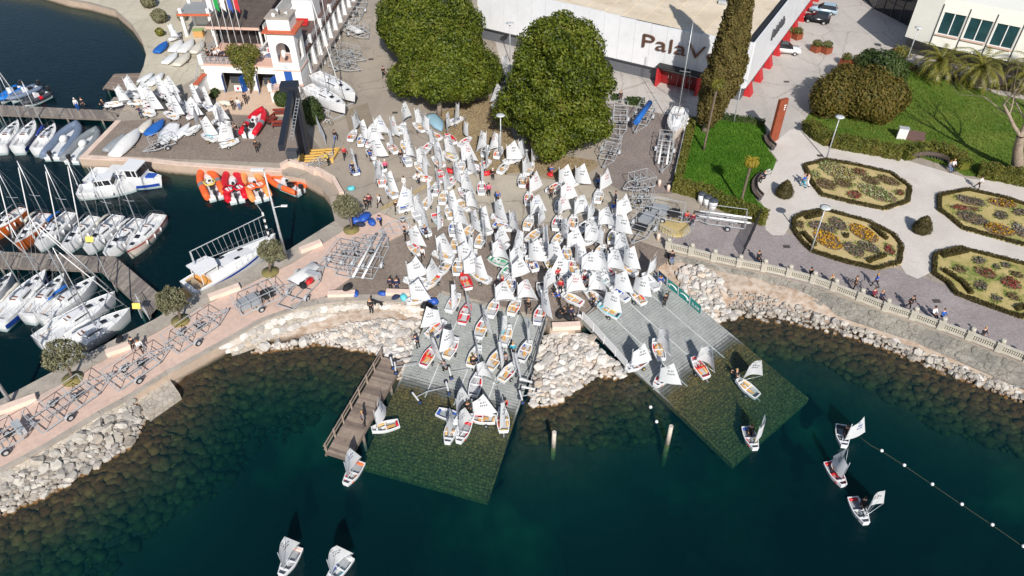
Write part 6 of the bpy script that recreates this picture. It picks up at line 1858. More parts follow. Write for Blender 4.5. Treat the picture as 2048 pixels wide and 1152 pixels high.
for i, (zf, bow, stern, clew, cols, wood, txt, ink, place) in enumerate(DG):
	rr = random.Random(i)
	afl = ('afloat' in place) or place.startswith(WT)
	hb = .40 if afl else .62
	b_, s_ = zf(*bow), zf(*stern)
	if afl:
		Bp, Sp = P(*b_, .32), P(*s_, .32)
	else:
		Bp, Sp = PG(*b_, hb), PG(*s_, hb)
	mid = (Bp + Sp) / 2
	d = (Bp - Sp); d.z = 0
	if d.length < .3: d = Vector((0, 1, 0))
	d.normalize()
	hd = math.atan2(d.y, d.x)
	gh = -.08 if afl else gz(mid.x, mid.y) + .27
	root_loc = Vector((mid.x, mid.y, gh)) - d * LOA / 2
	c3 = cols.split(',')
	w3 = []
	for q in c3:
		if COLW[q] not in w3: w3.append(COLW[q])
	t = thing('sailing_dinghy', '', 'dinghy', root_loc, hd, 'small one person sailing dinghies')
	pitch = 0.0
	if slip_z(mid.x, mid.y) is not None and not afl:
		e = .6
		za, zb2 = slip_z(mid.x + d.x * e, mid.y + d.y * e), slip_z(mid.x - d.x * e, mid.y - d.y * e)
		if za is not None and zb2 is not None:
			pitch = math.atan2(za - zb2, 2 * e)
	t.rotation_euler = (0, -pitch, hd)
	DINGHY_SPOTS.append((mid.x, mid.y))
	rim = 'white'
	if c3[0] == c3[1] == c3[2] and c3[0] in ('red', 'green', 'blue'):
		rim = c3[0] if i % 3 == 0 else 'white'
	inner = c3[0] if (c3[0] == c3[2] and c3[0] in ('red', 'orange', 'yellow', 'teal', 'green') and rr.random() < .6) else 'white'
	if c3 == ['teal', 'yellow', 'black']: rim = 'teal'
	ob('hull', hull_of(rim, inner), t)
	for k, (x, y, kind, rz_) in enumerate(((1.45, .38, 's', -.06), (1.45, -.38, 's', .06), (.16, 0, 'e', PI / 2))):
		ob('buoyancy_bag', bag_mesh(c3[k], kind), t, (x - (.5 if k < 2 and i % 3 == 0 else 0), y * (.92 if k < 2 else 1), .19), rz_)
	if wood:
		ob('daggerboard', DAG, t, (.35 + rr.uniform(0, .3), rr.uniform(-.3, .1), .24), rr.uniform(-.4, .4))
		ob('rudder', RUD, t, (.75 + rr.uniform(0, .5), rr.uniform(-.1, .2), .25), rr.uniform(-.6, .6))
	if not afl:
		tro = ob('launch_trolley', TROL, t, (0, 0, -.22))
		wc = 'yellow' if i % 7 == 3 else ('blue' if i % 9 == 4 else 'k')
		for s in (-1, 1):
			ob('wheel', WHEELC[wc], tro, (.75, .56 * s, .16))
	side_txt = ''
	if clew is not None:
		mx_ = 1.86
		ms = ob('mast', MAST_M, t, (mx_, 0, .12))
		Mw = root_loc + d * mx_
		cz = gh + .85
		Cw = P(*zf(*clew), cz)
		v = (Mw - Cw)
		if math.hypot(v.x, v.y) < .35:
			v = Vector((rr.uniform(-1, 1), -1, 0))
		ang = math.atan2(v.y, v.x) - hd
		ci = rr.randrange(4)
		bo = ob('boom', BOOM_M, t, (mx_, 0, .58), ang)
		ob('sprit', SPRIT_M, t, (mx_, 0, .52), ang)
		sl = ob('sail', SAILS[ci], t, (mx_, 0, .52), ang)
		for q in MARKS[ci][:1]:
			ob('batten_mark', q, sl)
		for q in sail_text(txt, ci, ink):
			ob('sail_number', q, sl)
		aa = abs(math.sin(math.atan2(-v.y, -v.x) - PI / 2))
		_face.append((aa, t, txt, Mw))
	t['_w'] = ' and '.join(w3[:2]) if len(w3) > 1 else w3[0]
	t['_p'] = place
	t['_t'] = txt or ''
	t['_a'] = aa if clew is not None else -1
# labels: boats whose sail shows its face are told by the number, the others by what they stand beside
readable = [(t, txt, Mw) for aa, t, txt, Mw in _face if aa > .55]
for t in [o for o in COL.objects if o.name.startswith('sailing_dinghy')]:
	w, p, tx, a = t['_w'], t['_p'], t['_t'], t['_a']
	if a > .55:
		lab = f'dinghy, {w} bags, sail marked {tx}, {p}'
	else:
		near = sorted(readable, key=lambda q: (q[2] - t.location).length if q[0] != t else 1e9)
		kind = 'dinghy without a sail' if a < 0 else 'dinghy with sail edge-on'
		lab = f'{kind} and {w} bags {p.split(",")[0]}, next to sail {near[0][1]}'
		if lab in _used:
			lab = f'{kind} and {w} bags between sails {near[0][1]} and {near[1][1]}'
	if p.startswith(WT):
		lab = f'dinghy with {w} inside {p}'
	if len(lab.split()) > 16:
		lab = lab.replace(' in the middle of the plaza', ' on the plaza').replace(' in the upper left of the plaza', ' on the plaza')
	t['label'] = ' '.join(lab.split()[:16])
	for k in ('_w', '_p', '_t', '_a'):
		del t[k]

# where two boats read alike but for the digits, say which one by its place among its look-alikes
_grp = {}
for t in [o for o in COL.objects if o.name.startswith('sailing_dinghy')]:
	_grp.setdefault(''.join(q for q in t['label'] if not q.isdigit()), []).append(t)
for lab, ts in _grp.items():
	if len(ts) > 1:
		ts.sort(key=lambda o: proj(*o.location)[0])
		words = ['leftmost', 'second from left', 'third from left', 'fourth from left', 'fifth from left', 'sixth from left']
		for k, t in enumerate(ts):
			w = 'rightmost' if k == len(ts) - 1 else words[k]
			body = t['label'].split()
			extra = (w + ' of these').split()
			t['label'] = (' '.join(body).replace('in the middle of the plaza', 'on the plaza') + ', ' + ' '.join(extra)) if len(body) + len(extra) <= 18 else ' '.join(body[:16 - len(extra)] + extra)
			if len(t['label'].split()) > 16:
				t['label'] = ' '.join(t['label'].replace(' the ', ' ').split()[:16])
# ---------------------------------------------------------------- yachts, motor boats, inflatables
M_deck = mat('yacht_deck', (.80, .80, .79), .5, var=.06, scale=1.5)
M_hullw = mat('yacht_hull_white', (.78, .79, .80), .25, var=.03)
M_smoke = mat('smoked_window', (.02, .022, .026), .1, spec=.7)
M_wire = mat('rigging_wire', alb(150, 150, 152), .4, metal=.6)
M_canv = {'blue': mat('blue_canvas', alb(26, 96, 176), .8, var=.15), 'navy': mat('navy_canvas', alb(36, 62, 150), .8, var=.15), 'beige': mat('beige_canvas', alb(206, 200, 188), .85, var=.08), 'white': mat('white_canvas', (.72, .72, .71), .85, var=.06, bump=.3)}
HULLC = {'white': M_hullw, 'orange': mat('orange_hull', alb(190, 96, 40), .35), 'cream': mat('cream_hull', alb(224, 210, 198), .35), 'blue': mat('blue_band', alb(24, 62, 150), .4), 'redband': mat('red_band', alb(170, 50, 48), .5)}
def yw(t, B, stern=.78):
	if t < .42:
		return B / 2 * (1 - (1 - stern) * ((.42 - t) / .42) ** 2)
	return B / 2 * max(.012, 1 - ((t - .42) / .58) ** 2.1)
def sheer(t):
	return .88 + .10 * (2 * t - 1) ** 2 + .14 * t
def loft(L, B, base, n=14, z0=-.35, flare=.72, stern=.78, top=sheer):
	"""hull shell: outer skin from z0 up to the sheer line"""
	vs = []
	for i in range(n + 1):
		t = i / n
		w = yw(t, B, stern)
		for k, (fw, zz) in enumerate(((flare, z0), (.93, z0 + (top(t) - z0) * .5), (1.0, top(t)))):
			x = t * L - (L * .05 * (2 - k) / 2 * t ** 3)
			vs.append((x, -w * fw, zz))
		for k, (fw, zz) in enumerate(((1.0, top(t)), (.93, z0 + (top(t) - z0) * .5), (flare, z0))):
			x = t * L - (L * .05 * k / 2 * t ** 3)
			vs.append((x, w * fw, zz))
	fs = []
	for i in range(n):
		for k in (0, 1, 3, 4):
			fs.append((i * 6 + k, (i + 1) * 6 + k, (i + 1) * 6 + k + 1, i * 6 + k + 1))
	fs += [(0, 1, 2, 3, 4, 5)]
	return vs, fs
def deck_with_well(mb, L, B, t0, t1, wf, depth, m=0, mw=1, n=14, stern=.78, top=sheer):
	"""deck sheet with a sunken cockpit between t0 and t1"""
	ts = sorted(set([i / n for i in range(n + 1)] + [t0, t1]))
	for a, b_ in zip(ts[:-1], ts[1:]):
		wa, wb = yw(a, B, stern), yw(b_, B, stern)
		za, zb2 = top(a) - .03, top(b_) - .03
		A, Bq = a * L, b_ * L
		if t0 - 1e-6 <= a and b_ <= t1 + 1e-6:
			c = B / 2 * wf
			for s in (-1, 1):
				q = [(A, s * wa, za), (Bq, s * wb, zb2), (Bq, s * c, zb2), (A, s * c, za)]
				mb.add(q, [(0, 1, 2, 3) if s < 0 else (3, 2, 1, 0)], m)
				w = [(A, s * c, za), (Bq, s * c, zb2), (Bq, s * c * .92, zb2 - depth), (A, s * c * .92, za - depth)]
				mb.add(w, [(0, 1, 2, 3) if s < 0 else (3, 2, 1, 0)], mw)
			mb.add([(A, -c * .92, za - depth), (Bq, -c * .92, zb2 - depth), (Bq, c * .92, zb2 - depth), (A, c * .92, za - depth)], [(0, 1, 2, 3)], mw)
		else:
			mb.add([(A, -wa, za), (Bq, -wb, zb2), (Bq, wb, zb2), (A, wa, za)], [(0, 1, 2, 3)], m)
	c = B / 2 * wf
	for t, sg in ((t0, 1), (t1, -1)):
		z = top(t) - .03
		q = [(t * L, -c, z), (t * L, c, z), (t * L, c * .92, z - depth), (t * L, -c * .92, z - depth)]
		mb.add(q, [(0, 1, 2, 3)], mw)
def cabin_mesh(L, B, t0, t1, w0, w1, h, z):
	x0, x1 = t0 * L, t1 * L
	vs = []
	for x, w, hh in ((x0, w0, h), (x0 + .5 * (x1 - x0), (w0 + w1) / 2, h * .85), (x1, w1, h * .25)):
		vs += [(x, -w, z), (x, -w * .8, z + hh), (x, w * .8, z + hh), (x, w, z)]
	return vs, [(0, 4, 5, 1), (1, 5, 6, 2), (2, 6, 7, 3), (4, 8, 9, 5), (5, 9, 10, 6), (6, 10, 11, 7), (8, 11, 10, 9), (0, 1, 2, 3)]
def place2(bow, stern, z, zwater):
	Bp, Sp = P(*bow, z), P(*stern, z)
	d = Bp - Sp; d.z = 0
	L = d.length
	return Vector((Sp.x, Sp.y, zwater)), L, math.atan2(d.y, d.x)
def yacht(label, bow, stern, hull='white', cover=None, mast=1.15, zw=0.0, band=None, cat='sailing yacht', sails=True, group='moored sailing yachts', keel=False, beam=.33, mastlean=0, seed=0, clear=0.0, hatch=True):
	loc, L, hd = place2(bow, stern, 1.0 + zw, zw)
	B = L * beam
	r = random.Random(seed + int(L * 100))
	t = thing('sailing_yacht', label, cat, loc, hd, group)
	vs, fs = loft(L, B, 0)
	h = MB().add(vs, fs, 0, True).build('hull', HULLC[hull], t)
	if band:
		vs2 = [(x, y * 1.012, z) for x, y, z in vs]
		mb = MB()
		n6 = len(vs) // 6
		for i in range(n6 - 1):
			for k, k2 in ((1, 2), (4, 3)):
				a, b_, c, d_ = vs2[i * 6 + k], vs2[(i + 1) * 6 + k], vs2[(i + 1) * 6 + k2], vs2[i * 6 + k2]
				lo, hi = (.45, .7) if band == 'redband' else (-.4, .35)
				f = lambda p, q, u: tuple(p[j] + (q[j] - p[j]) * u for j in range(3))
				mb.quad(f(a, d_, lo), f(b_, c, lo), f(b_, c, hi), f(a, d_, hi))
		mb.build('stripe', HULLC[band], h)
	mb = MB()
	deck_with_well(mb, L, B, .06, .36, .52, .34)
	mb.build('deck', [M_deck, M_inner], t)
	zc = sheer(.5) - .04
	vs, fs = cabin_mesh(L, B, .37, .74, B * .31, B * .15, .42, zc)
	cb = MB().add(vs, fs).build('cabin', M_hullw, t)
	for s in (-1, 1):
		a, b_ = Vector((.42 * L, s * B * .292, zc + .24)), Vector((.6 * L, s * B * .232, zc + .2))
		o_ = Vector((0, s * .035, 0))
		MB().add([a + o_ - Vector((0, 0, .09)), b_ + o_ - Vector((0, 0, .06)), b_ + o_ * .6 + Vector((0, 0, .06)), a + o_ * .2 + Vector((0, 0, .09))], [(0, 1, 2, 3)]).build('window', M_smoke, cb)
	if hatch:
		MB().box((.66 * L, 0, zc + .3), (.5, .5, .06), ry=.14).build('hatch', M_smoke, cb)
		MB().box((.82 * L, 0, sheer(.82) + .0), (.42, .42, .06)).build('hatch', M_smoke, t)
	MB().box((.39 * L, 0, zc + .36), (.5, .6, .1)).build('companionway', mat('teak', alb(130, 84, 56), .6), cb)
	if sails:
		xm = .56 * L
		H = L * mast * 1.22
		zc2 = zc + .3
		MB().tube([(xm, 0, zc2), (xm - .015 * H, 0, zc2 + H)], [.06, .04], 7).build('mast', M_spar, t)
		for f, w in ((.5, .62),) if L < 9 else ((.36, .75), (.66, .6)):
			MB().bar((xm - .15, -w, zc2 + H * f), (xm, 0, zc2 + H * f + .05), .04).bar((xm, 0, zc2 + H * f + .05), (xm - .15, w, zc2 + H * f), .04).build('spreader', M_spar, t)
		bl = .36 * L
		MB().tube([(xm - .06, 0, zc2 + .75), (xm - bl, 0, zc2 + .85)], .05, 6).build('boom', M_spar, t)
		if cover:
			n_ = 7
			pts = [(xm - .05 - bl * .96 * i / n_, .05 * math.sin(i * 2.1), zc2 + .92 + .1 * math.sin(PI * i / n_) - .02 * i) for i in range(n_ + 1)]
			MB().tube(pts, [.2] + [.17 - .012 * i for i in range(n_)], 8).build('sail_cover', M_canv[cover], t)
		st = MB()
		tip = Vector((xm - .015 * H, 0, zc2 + H))
		st.tube([tip, (L * .985, 0, sheer(1) + .02)], .014, 4).tube([tip, (.01 * L, 0, sheer(0))], .011, 4)
		for s in (-1, 1):
			st.tube([tip, (xm - .15, s * .65, zc2 + H * .5), (xm - .1, s * B * .44, sheer(.56))], .011, 4)
		st.build('rigging', M_wire, t)
		if r.random() < .6:
			MB().tube([tip.lerp(Vector((L * .985, 0, sheer(1))), .08), tip.lerp(Vector((L * .985, 0, sheer(1))), .93)], [.05, .07], 6).build('furled_jib', M_canv['navy' if cover == 'blue' and L > 9.5 else 'white'], t)
	rl = MB()
	for s in (-1, 1):
		prev = None
		for i in range(9):
			q = .04 + .93 * i / 8
			p = Vector((q * L, s * yw(q, B) * .95, sheer(q)))
			rl.tube([p, p + Vector((0, 0, .55))], .014, 4, cap=False)
			if prev is not None:
				rl.tube([prev + Vector((0, 0, .55)), p + Vector((0, 0, .55))], .012, 4, cap=False)
			prev = p
	for z in (.3, .55):
		rl.tube([(.04 * L, -yw(.04, B) * .95, sheer(0) + z), (.0, 0, sheer(0) + z), (.04 * L, yw(.04, B) * .95, sheer(0) + z)], .014, 4, cap=False)
	rl.build('guard_rail', M_wire, t)
	MB().tube([(.05 * L, 0, sheer(0) + .12), (.22 * L, .08, sheer(0) + .3)], .025, 5).build('tiller', M_tan, t)
	for k in range(3):
		q = .3 + .18 * k
		MB().tube([(q * L, yw(q, B) * 1.03, sheer(q) * .25), (q * L, yw(q, B) * 1.06, sheer(q) * .8)], .09, 6).build('fender', M_whitep, t)
	if keel:
		MB().prism([(.4 * L, -.06), (.55 * L, -.06), (.55 * L, .06), (.4 * L, .06)], -1.35, -.2, bottom=True).build('keel', M_hullw, t)
		MB().prism([(.02 * L, -.03), (.07 * L, -.03), (.07 * L, .03), (.02 * L, .03)], -.9, .5, bottom=True).build('rudder', M_hullw, t)
	return t, L, B
Z3, Z4, Z5, ZQ = zoomed(0, 300, 5.2375), zoomed(0, 480, 4.8), zoomed(140, 290, 4.267), zoomed(0, 130, 5.908)
for a in [('white yacht with orange hull at the left edge, upper row of the pontoon', (-23, 466), (46, 415), 'orange', None, 1.1, None), ('white yacht with rust brown hull and beige sail bundle, upper row', (29, 489), (90, 426), 'orange', 'beige', 1.15, None),
		  ('white yacht with blue sail cover in the upper row', (69, 489), (141, 424), 'white', 'blue', 1.15, None), ('white yacht with bare boom, fourth in the upper row', (122, 494), (189, 432), 'white', None, 1.2, None),
		  ('white yacht with beige sail cover, fifth in the upper row', (166, 497), (237, 430), 'white', 'beige', 1.2, None), ('white yacht with white sail cover, beside the cream motor sailer', (206, 507), (281, 437), 'white', 'white', 1.1, None),
		  ('cream yacht with red stripe along the hull, last in the upper row', (252, 502), (319, 428), 'cream', None, 1.0, 'redband')]:
	yacht(a[0], a[1], a[2], a[3], a[4], a[5], band=a[6], seed=len(a[0]))
for a in [('white yacht cut by the left edge, lower row below the pontoon', (24, 545), (-40, 604), 'white', 'white', 1.2, None), ('long white yacht with dark blue waterline, lower row near the left edge', (92, 540), (-12, 642), 'white', 'beige', 1.05, 'blue'),
		  ('white yacht with white sail cover in the middle of the lower row', (129, 547), (50, 630), 'white', 'white', 1.1, None), ('white yacht with bright blue sail cover in the lower row', (191, 553), (79, 634), 'white', 'blue', 1.05, None),
		  ('large white yacht with tall mast and blue furled foresail, lower row', (230, 584), (73, 680), 'white', None, 1.15, None), ('large white yacht nearest the breakwater, partly under an olive tree', (260, 617), (100, 707), 'white', 'white', 1.0, None)]:
	yacht(a[0], a[1], a[2], a[3], a[4], a[5], band=a[6], seed=len(a[0]))
for a in [('small white yacht cut by the left edge below the upper pontoon', (36, 240), (-5, 292), 'white', None, .95, None), ('white yacht with blue stern below the upper pontoon', (69, 240), (32, 292), 'white', None, 1.1, 'blue'), ('white yacht with red deck stripes and blue sail cover below the upper pontoon', (110, 247), (71, 296), 'white', 'navy', .95, 'redband')]:
	yacht(a[0], a[1], a[2], a[3], a[4], a[5], band=a[6], seed=len(a[0]))
for lab, bw, st_ in [('white racing keelboat on a cradle, nearer the hedge and crane', (691, 210), (614, 171)), ('white racing keelboat on a cradle, nearer the clubhouse wall', (711, 187), (628, 146))]:
	t, L, B = yacht(lab, bw, st_, mast=1.35, zw=G + 1.35, cat='keelboat', group='keelboats on cradles by the clubhouse', keel=True, beam=.27)
	c = thing('boat_cradle', 'galvanised cradle under the ' + lab.split(' on a cradle, ')[1].replace('nearer', 'keelboat nearer'), 'cradle', (t.location.x, t.location.y, G), t.rotation_euler.z, 'cradles under the keelboats')
	mb = MB()
	for s in (-1, 1):
		mb.bar((.2 * L, s * .95, .12), (.8 * L, s * .95, .12), .12)
	for q in (.2, .5, .8):
		mb.bar((q * L, -.95, .12), (q * L, .95, .12), .12)
	mb.build('frame', M_galv, c)
	for q in (.28, .66):
		for s in (-1, 1):
			MB().bar((q * L, s * .95, .15), (q * L, s * .72, 1.5), .09).build('support_post', M_galv, c)
# ---- inflatables
TUBEC = {'orange': mat('orange_tube', alb(240, 104, 50), .55), 'red': mat('red_tube', alb(204, 24, 44), .5), 'lorange': mat('light_orange_tube', alb(246, 156, 90), .55), 'grey': mat('grey_tube', alb(128, 134, 138), .6), 'bluegrey': mat('blue_grey_tube', alb(112, 126, 148), .6), 'black': mat('black_tube', alb(62, 66, 74), .6), 'blue': mat('blue_tube', alb(20, 120, 210), .5)}
def rib(label, bow, stern, col, patchc='grey', cover=False, frame=None, zw=0.0, group='inflatable boats', motor=True, patch2=None):
	loc, L, hd = place2(bow, stern, .55 + zw, zw)
	t = thing('inflatable_boat', label, 'inflatable boat', loc, hd, group)
	B = L * .4
	r = L * .062
	pts = []
	for s, rng_ in ((-1, range(0, 9)), (1, range(8, -1, -1))):
		for i in rng_:
			q = i / 8
			w = (B / 2 - r) * (1 if q < .5 else max(0, 1 - ((q - .5) / .5) ** 2.4))
			if q == 1 and s == 1: continue
			pts.append((q * (L - r) , s * w, .42 + .22 * q ** 3))
	rs = [r * .75] + [r] * (len(pts) - 2) + [r * .75]
	tb = MB().tube(pts, rs, 9).build('tube', TUBEC[col], t)
	if patchc:
		for s in (0, 1):
			k = (3, 4) if s == 0 else (len(pts) - 5, len(pts) - 4)
			MB().tube([pts[k[0]], Vector(pts[k[0]]).lerp(Vector(pts[k[1]]), .9)], r * 1.03, 9, cap=False).build('tube_patch', TUBEC[patchc], tb)
	mb = MB()
	n_ = 8
	for i in range(n_):
		a, b_ = i / n_, (i + 1) / n_
		f = lambda q: (B / 2 - r) * (1 if q < .5 else max(.02, 1 - ((q - .5) / .5) ** 2.4))
		mb.add([(a * L * .96, -f(a), .32), (b_ * L * .96, -f(b_), .32), (b_ * L * .96, f(b_), .32), (a * L * .96, f(a), .32)], [(0, 1, 2, 3)])
	mb.box((.05 * L, 0, .2), (.12, B * .75, .6))
	mb.build('floor', M_inner, t)
	MB().prism([(0, -B * .3), (L * .5, -B * .3), (L * .9, 0), (L * .5, B * .3), (0, B * .3)], -.3, .3, bottom=True).build('keel_shell', M_hullw, t)
	if cover:
		MB().ball((.45 * L, 0, .75), .55, sx=1.3, sy=.9, sz=.8).build('console_cover', M_canv['white'], t)
	else:
		c = MB().box((.42 * L, 0, .68), (.5, .6, .75)).box((.47 * L, 0, 1.12), (.06, .5, .25), ry=-.5).build('console', M_hullw, t)
		MB().tube([(.38 * L, -.0, 1.0), (.36 * L, 0, 1.02)], .18, 10).build('steering_wheel', M_black, c)
		MB().box((.28 * L, 0, .58), (.7, .5, .45)).build('seat', M_black, t)
	if motor:
		m_ = MB().box((-.1, 0, .95), (.42, .36, .5)).box((-.2, 0, .35), (.2, .16, .9)).build('outboard_motor', M_black, t)
		MB().box((-.1, 0, 1.22), (.36, .3, .06)).build('motor_cowl', M_darkgrey, m_)
	if frame:
		for k, (cx, cy) in enumerate(frame[1]):
			mb = MB()
			R_ = .78
			p5 = [Vector((cx * L + R_ * math.cos(a), cy + R_ * .85 * math.sin(a), .95)) for a in [2 * PI * i / 6 + .3 for i in range(6)]]
			mb.tube(p5 + [p5[0]], .1, 6)
			mb.tube([p5[0], p5[3]], .06, 5)
			mb.build('rescue_float', TUBEC.get(frame[0]) or BAG[frame[0]], t)
			MB().box((cx * L, cy, .9), (.7, .5, .12), rz=.5).build('float_pad', M_whitep, t)
	return t
gq = 'inflatables tied up at the quay wall'
rib('orange inflatable with yellow float frame, leftmost at the quay wall', (405, 334), (431, 390), 'orange', 'grey', frame=('yellow', [(.36, .05)]), group=gq)
rib('red inflatable with two red float frames at the quay wall', (459, 336), (473, 396), 'red', None, frame=('red', [(.24, -.62), (.24, .62)]), group=gq)
rib('pale orange inflatable with orange float frames at the quay wall', (491, 336), (522, 393), 'lorange', None, frame=('orange', [(.3, -.45), (.3, .55)]), group=gq)
rib('orange inflatable moored sideways below the yellow crane platform', (531, 350), (601, 378), 'orange', 'grey', group=gq)
rib('red inflatable hauled out on the cobbled quay, with grey patches', (527, 216), (494, 265), 'red', 'grey', zw=G + .35, group='inflatables ashore')
rib('blue grey inflatable with white console cover by the upper pontoon', (158, 244), (102, 311), 'bluegrey', None, cover=True, group='inflatables on the upper pontoon')
rib('grey inflatable with white covers beside the cobbled quay corner', (197, 256), (140, 318), 'grey', None, cover=True, group='inflatables on the upper pontoon')
rib('black and red inflatable above the upper pontoon', (41, 209), (97, 182), 'black', 'red', group='inflatables above the upper pontoon')
rib('grey inflatable behind the black and red one above the pontoon', (14, 200), (77, 170), 'bluegrey', None, group='inflatables above the upper pontoon')
rib('bright blue inflatable at the left edge above the pontoon', (-6, 202), (42, 170), 'blue', None, group='inflatables above the upper pontoon')
# ---- large motor yacht at the breakwater
loc, L, hd = place2((552, 473), (374, 574), 1.2, 0)
t = thing('motor_yacht', 'large white motor yacht with blue stripe and long gangway frame at the breakwater', 'motor yacht', loc, hd)
B = L * .29
tp = lambda q: 1.15 + .5 * q ** 2
vs, fs = loft(L, B, 0, 14, -.4, .78, .92, tp)
h = MB().add(vs, fs, 0, True).build('hull', M_hullw, t)
mb = MB()
for i in range(13):
	q0, q1 = .03 + i * .07, .03 + (i + 1) * .07
	for s in (-1, 1):
		mb.quad((q0 * L, s * yw(q0, B, .92) * 1.0 + s * .012, tp(q0) - .42), (q1 * L, s * yw(q1, B, .92) + s * .012, tp(q1) - .42), (q1 * L, s * yw(q1, B, .92) + s * .014, tp(q1) - .2), (q0 * L, s * yw(q0, B, .92) + s * .014, tp(q0) - .2))
mb.build('stripe', HULLC['blue'], h)
mb = MB(); deck_with_well(mb, L, B, .04, .2, .74, .55, 0, 1, 14, .92, tp)
mb.build('deck', [M_deck, M_tan], t)
vs, fs = cabin_mesh(L, B, .2, .72, B * .4, B * .22, .75, 1.15)
cb = MB().add(vs, fs).build('cabin', M_hullw, t)
for k in range(3):
	MB().box(((.42 + k * .1) * L, (-.18 if k % 2 else .18) * B, 1.86 - k * .12), (.55, .3, .05), ry=.09).build('hatch', M_smoke, cb)
MB().add([(.36 * L, -B * .34, 1.7), (.36 * L, B * .34, 1.7), (.30 * L, B * .3, 2.5), (.30 * L, -B * .3, 2.5)], [(0, 1, 2, 3)]).build('windscreen', M_smoke, cb)
MB().prism([(.1 * L, -B * .38), (.3 * L, -B * .34), (.33 * L, 0), (.3 * L, B * .34), (.1 * L, B * .38)], 2.5, 2.66, bottom=True).build('canopy', M_hullw, cb)
for x in (.12, .29):
	for s in (-1, 1):
		MB().bar((x * L, s * B * .3, 1.1), (x * L, s * B * .3, 2.5), .07).build('canopy_post', M_whitep, cb)
MB().box((.08 * L, 0, .95), (.7, B * .6, .4)).build('seat', mat('tan_cushion', alb(170, 150, 124), .8), t)
MB().box((-.35, 0, .35), (.8, B * .8, .1)).build('swim_platform', M_tan, t)
mb = MB()
for s in (-1, 1):
	prev = None
	for i in range(9):
		q = .45 + .53 * i / 8
		p = Vector((q * L, s * yw(q, B, .92) * .93, tp(q)))
		mb.tube([p, p + Vector((0, 0, .7))], .018, 4, cap=False)
		if prev is not None: mb.tube([prev + Vector((0, 0, .7)), p + Vector((0, 0, .7))], .018, 4, cap=False)
		prev = p
mb.build('guard_rail', M_wire, t)
mb = MB()
pa, pb = Vector((.16 * L, B * .2, 2.6)), Vector((.93 * L, .1, 1.7))
ta, tb_ = pa + Vector((0, 0, 1.7)), pb + Vector((0, 0, 2.6))
mb.bar(pa, ta, .14).bar(ta, tb_, .07).bar(pa + Vector((.3, 0, .2)), pb, .05)
for i in range(1, 14):
	u = i / 14
	mb.bar(ta.lerp(tb_, u), (pa + Vector((.3, 0, .2))).lerp(pb, u), .03)
mb.build('sail_frame', M_galv, t)
for k in range(8):
	MB().bar(pb + Vector((0, 0, -.2 + k * .4)), pb + Vector((0, 0, .2 + k * .4)), .16).build('banded_mast', M_whitep if k % 2 else M_black, t)
MB().bar(pb + Vector((0, 0, 3.0)), pb + Vector((-.5, 0, 4.6)), .05).build('antenna', M_galv, t)
# ---- two fishing boats
for lab, bw, st_, hc, blue in [('white cabin boat with pale roof moored below the cobbled quay', (272, 364), (154, 376), 'white', 0), ('white fishing boat with wheelhouse and blue hull band behind the cabin boat', (325, 357), (176, 345), 'white', 1)]:
	loc, L, hd = place2(bw, st_, 1.0, 0)
	t = thing('fishing_boat', lab, 'fishing boat', loc, hd, 'cabin boats by the cobbled quay')
	B = L * .34
	tp = lambda q: .85 + .55 * q ** 2.2
	vs, fs = loft(L, B, 0, 12, -.3, .75, .88, tp)
	h = MB().add(vs, fs, 0, True).build('hull', M_hullw, t)
	if blue:
		mb = MB()
		for i in range(12):
			q0, q1 = i / 12.5, (i + 1) / 12.5
			for s in (-1, 1):
				mb.quad(*[(q * L * .985, s * (yw(q, B, .88) * .93 + .03), zz) for q, zz in ((q0, .1), (q1, .1), (q1, .45), (q0, .45))])
		mb.build('stripe', HULLC['blue'], h)
	mb = MB(); deck_with_well(mb, L, B, .05, .34 if not blue else .6, .78, .4, 0, 1, 12, .88, tp)
	mb.build('deck', [M_deck, M_inner], t)
	x0, x1 = (.34, .66) if not blue else (.6, .78)
	hh = 1.25 if not blue else 1.7
	cb = MB().prism([(x0 * L, -B * .36), (x1 * L, -B * .3), (x1 * L, B * .3), (x0 * L, B * .36)], .8, .8 + hh * .45).build('cabin', M_hullw, t)
	wx = MB()
	for q in (x0, (x0 + x1) / 2, x1 - .03):
		for s in (-1, 1):
			wx.bar((q * L, s * B * .33, .8 + hh * .4), (q * L - .15, s * B * .3, .8 + hh), .1)
	wx.build('window_post', M_hullw, cb)
	for s in (-1, 1):
		MB().quad((x0 * L + .1, s * B * .335, .8 + hh * .45), (x1 * L - .1, s * B * .295, .8 + hh * .45), (x1 * L - .35, s * B * .28, .8 + hh), (x0 * L, s * B * .31, .8 + hh)).build('window', M_smoke, cb)
	MB().quad((x1 * L - .02, -B * .28, .8 + hh * .45), (x1 * L - .02, B * .28, .8 + hh * .45), (x1 * L - .4, B * .26, .8 + hh), (x1 * L - .4, -B * .26, .8 + hh)).build('windscreen', M_smoke, cb)
	MB().prism([(x0 * L - .5, -B * .4), (x1 * L - .1, -B * .35), (x1 * L - .1, B * .35), (x0 * L - .5, B * .4)], .8 + hh, .9 + hh, bottom=True).build('cabin_roof', M_hullw, cb)
	if blue:
		MB().prism([(.3 * L, -B * .3), (.58 * L, -B * .3), (.58 * L, B * .3), (.3 * L, B * .3)], 1.7, 1.78, bottom=True).build('awning', M_canv['white'], t)
		for q in (.31, .57):
			for s in (-1, 1):
				MB().bar((q * L, s * B * .28, .5), (q * L, s * B * .28, 1.7), .05).build('awning_post', M_galv, t)
		MB().box((.86 * L, 0, 1.25), (1.1, .9, .25)).build('blue_net', BAG['blue'], t)
	MB().tube([(.04 * L, 0, .9), (.02 * L, 0, 1.7)], .03, 5).build('stern_post', M_galv, t)
	for k in range(2):
		MB().ball(((.3 + .3 * k) * L, -B * .52, .45), .17).build('fender', M_whitep, t)
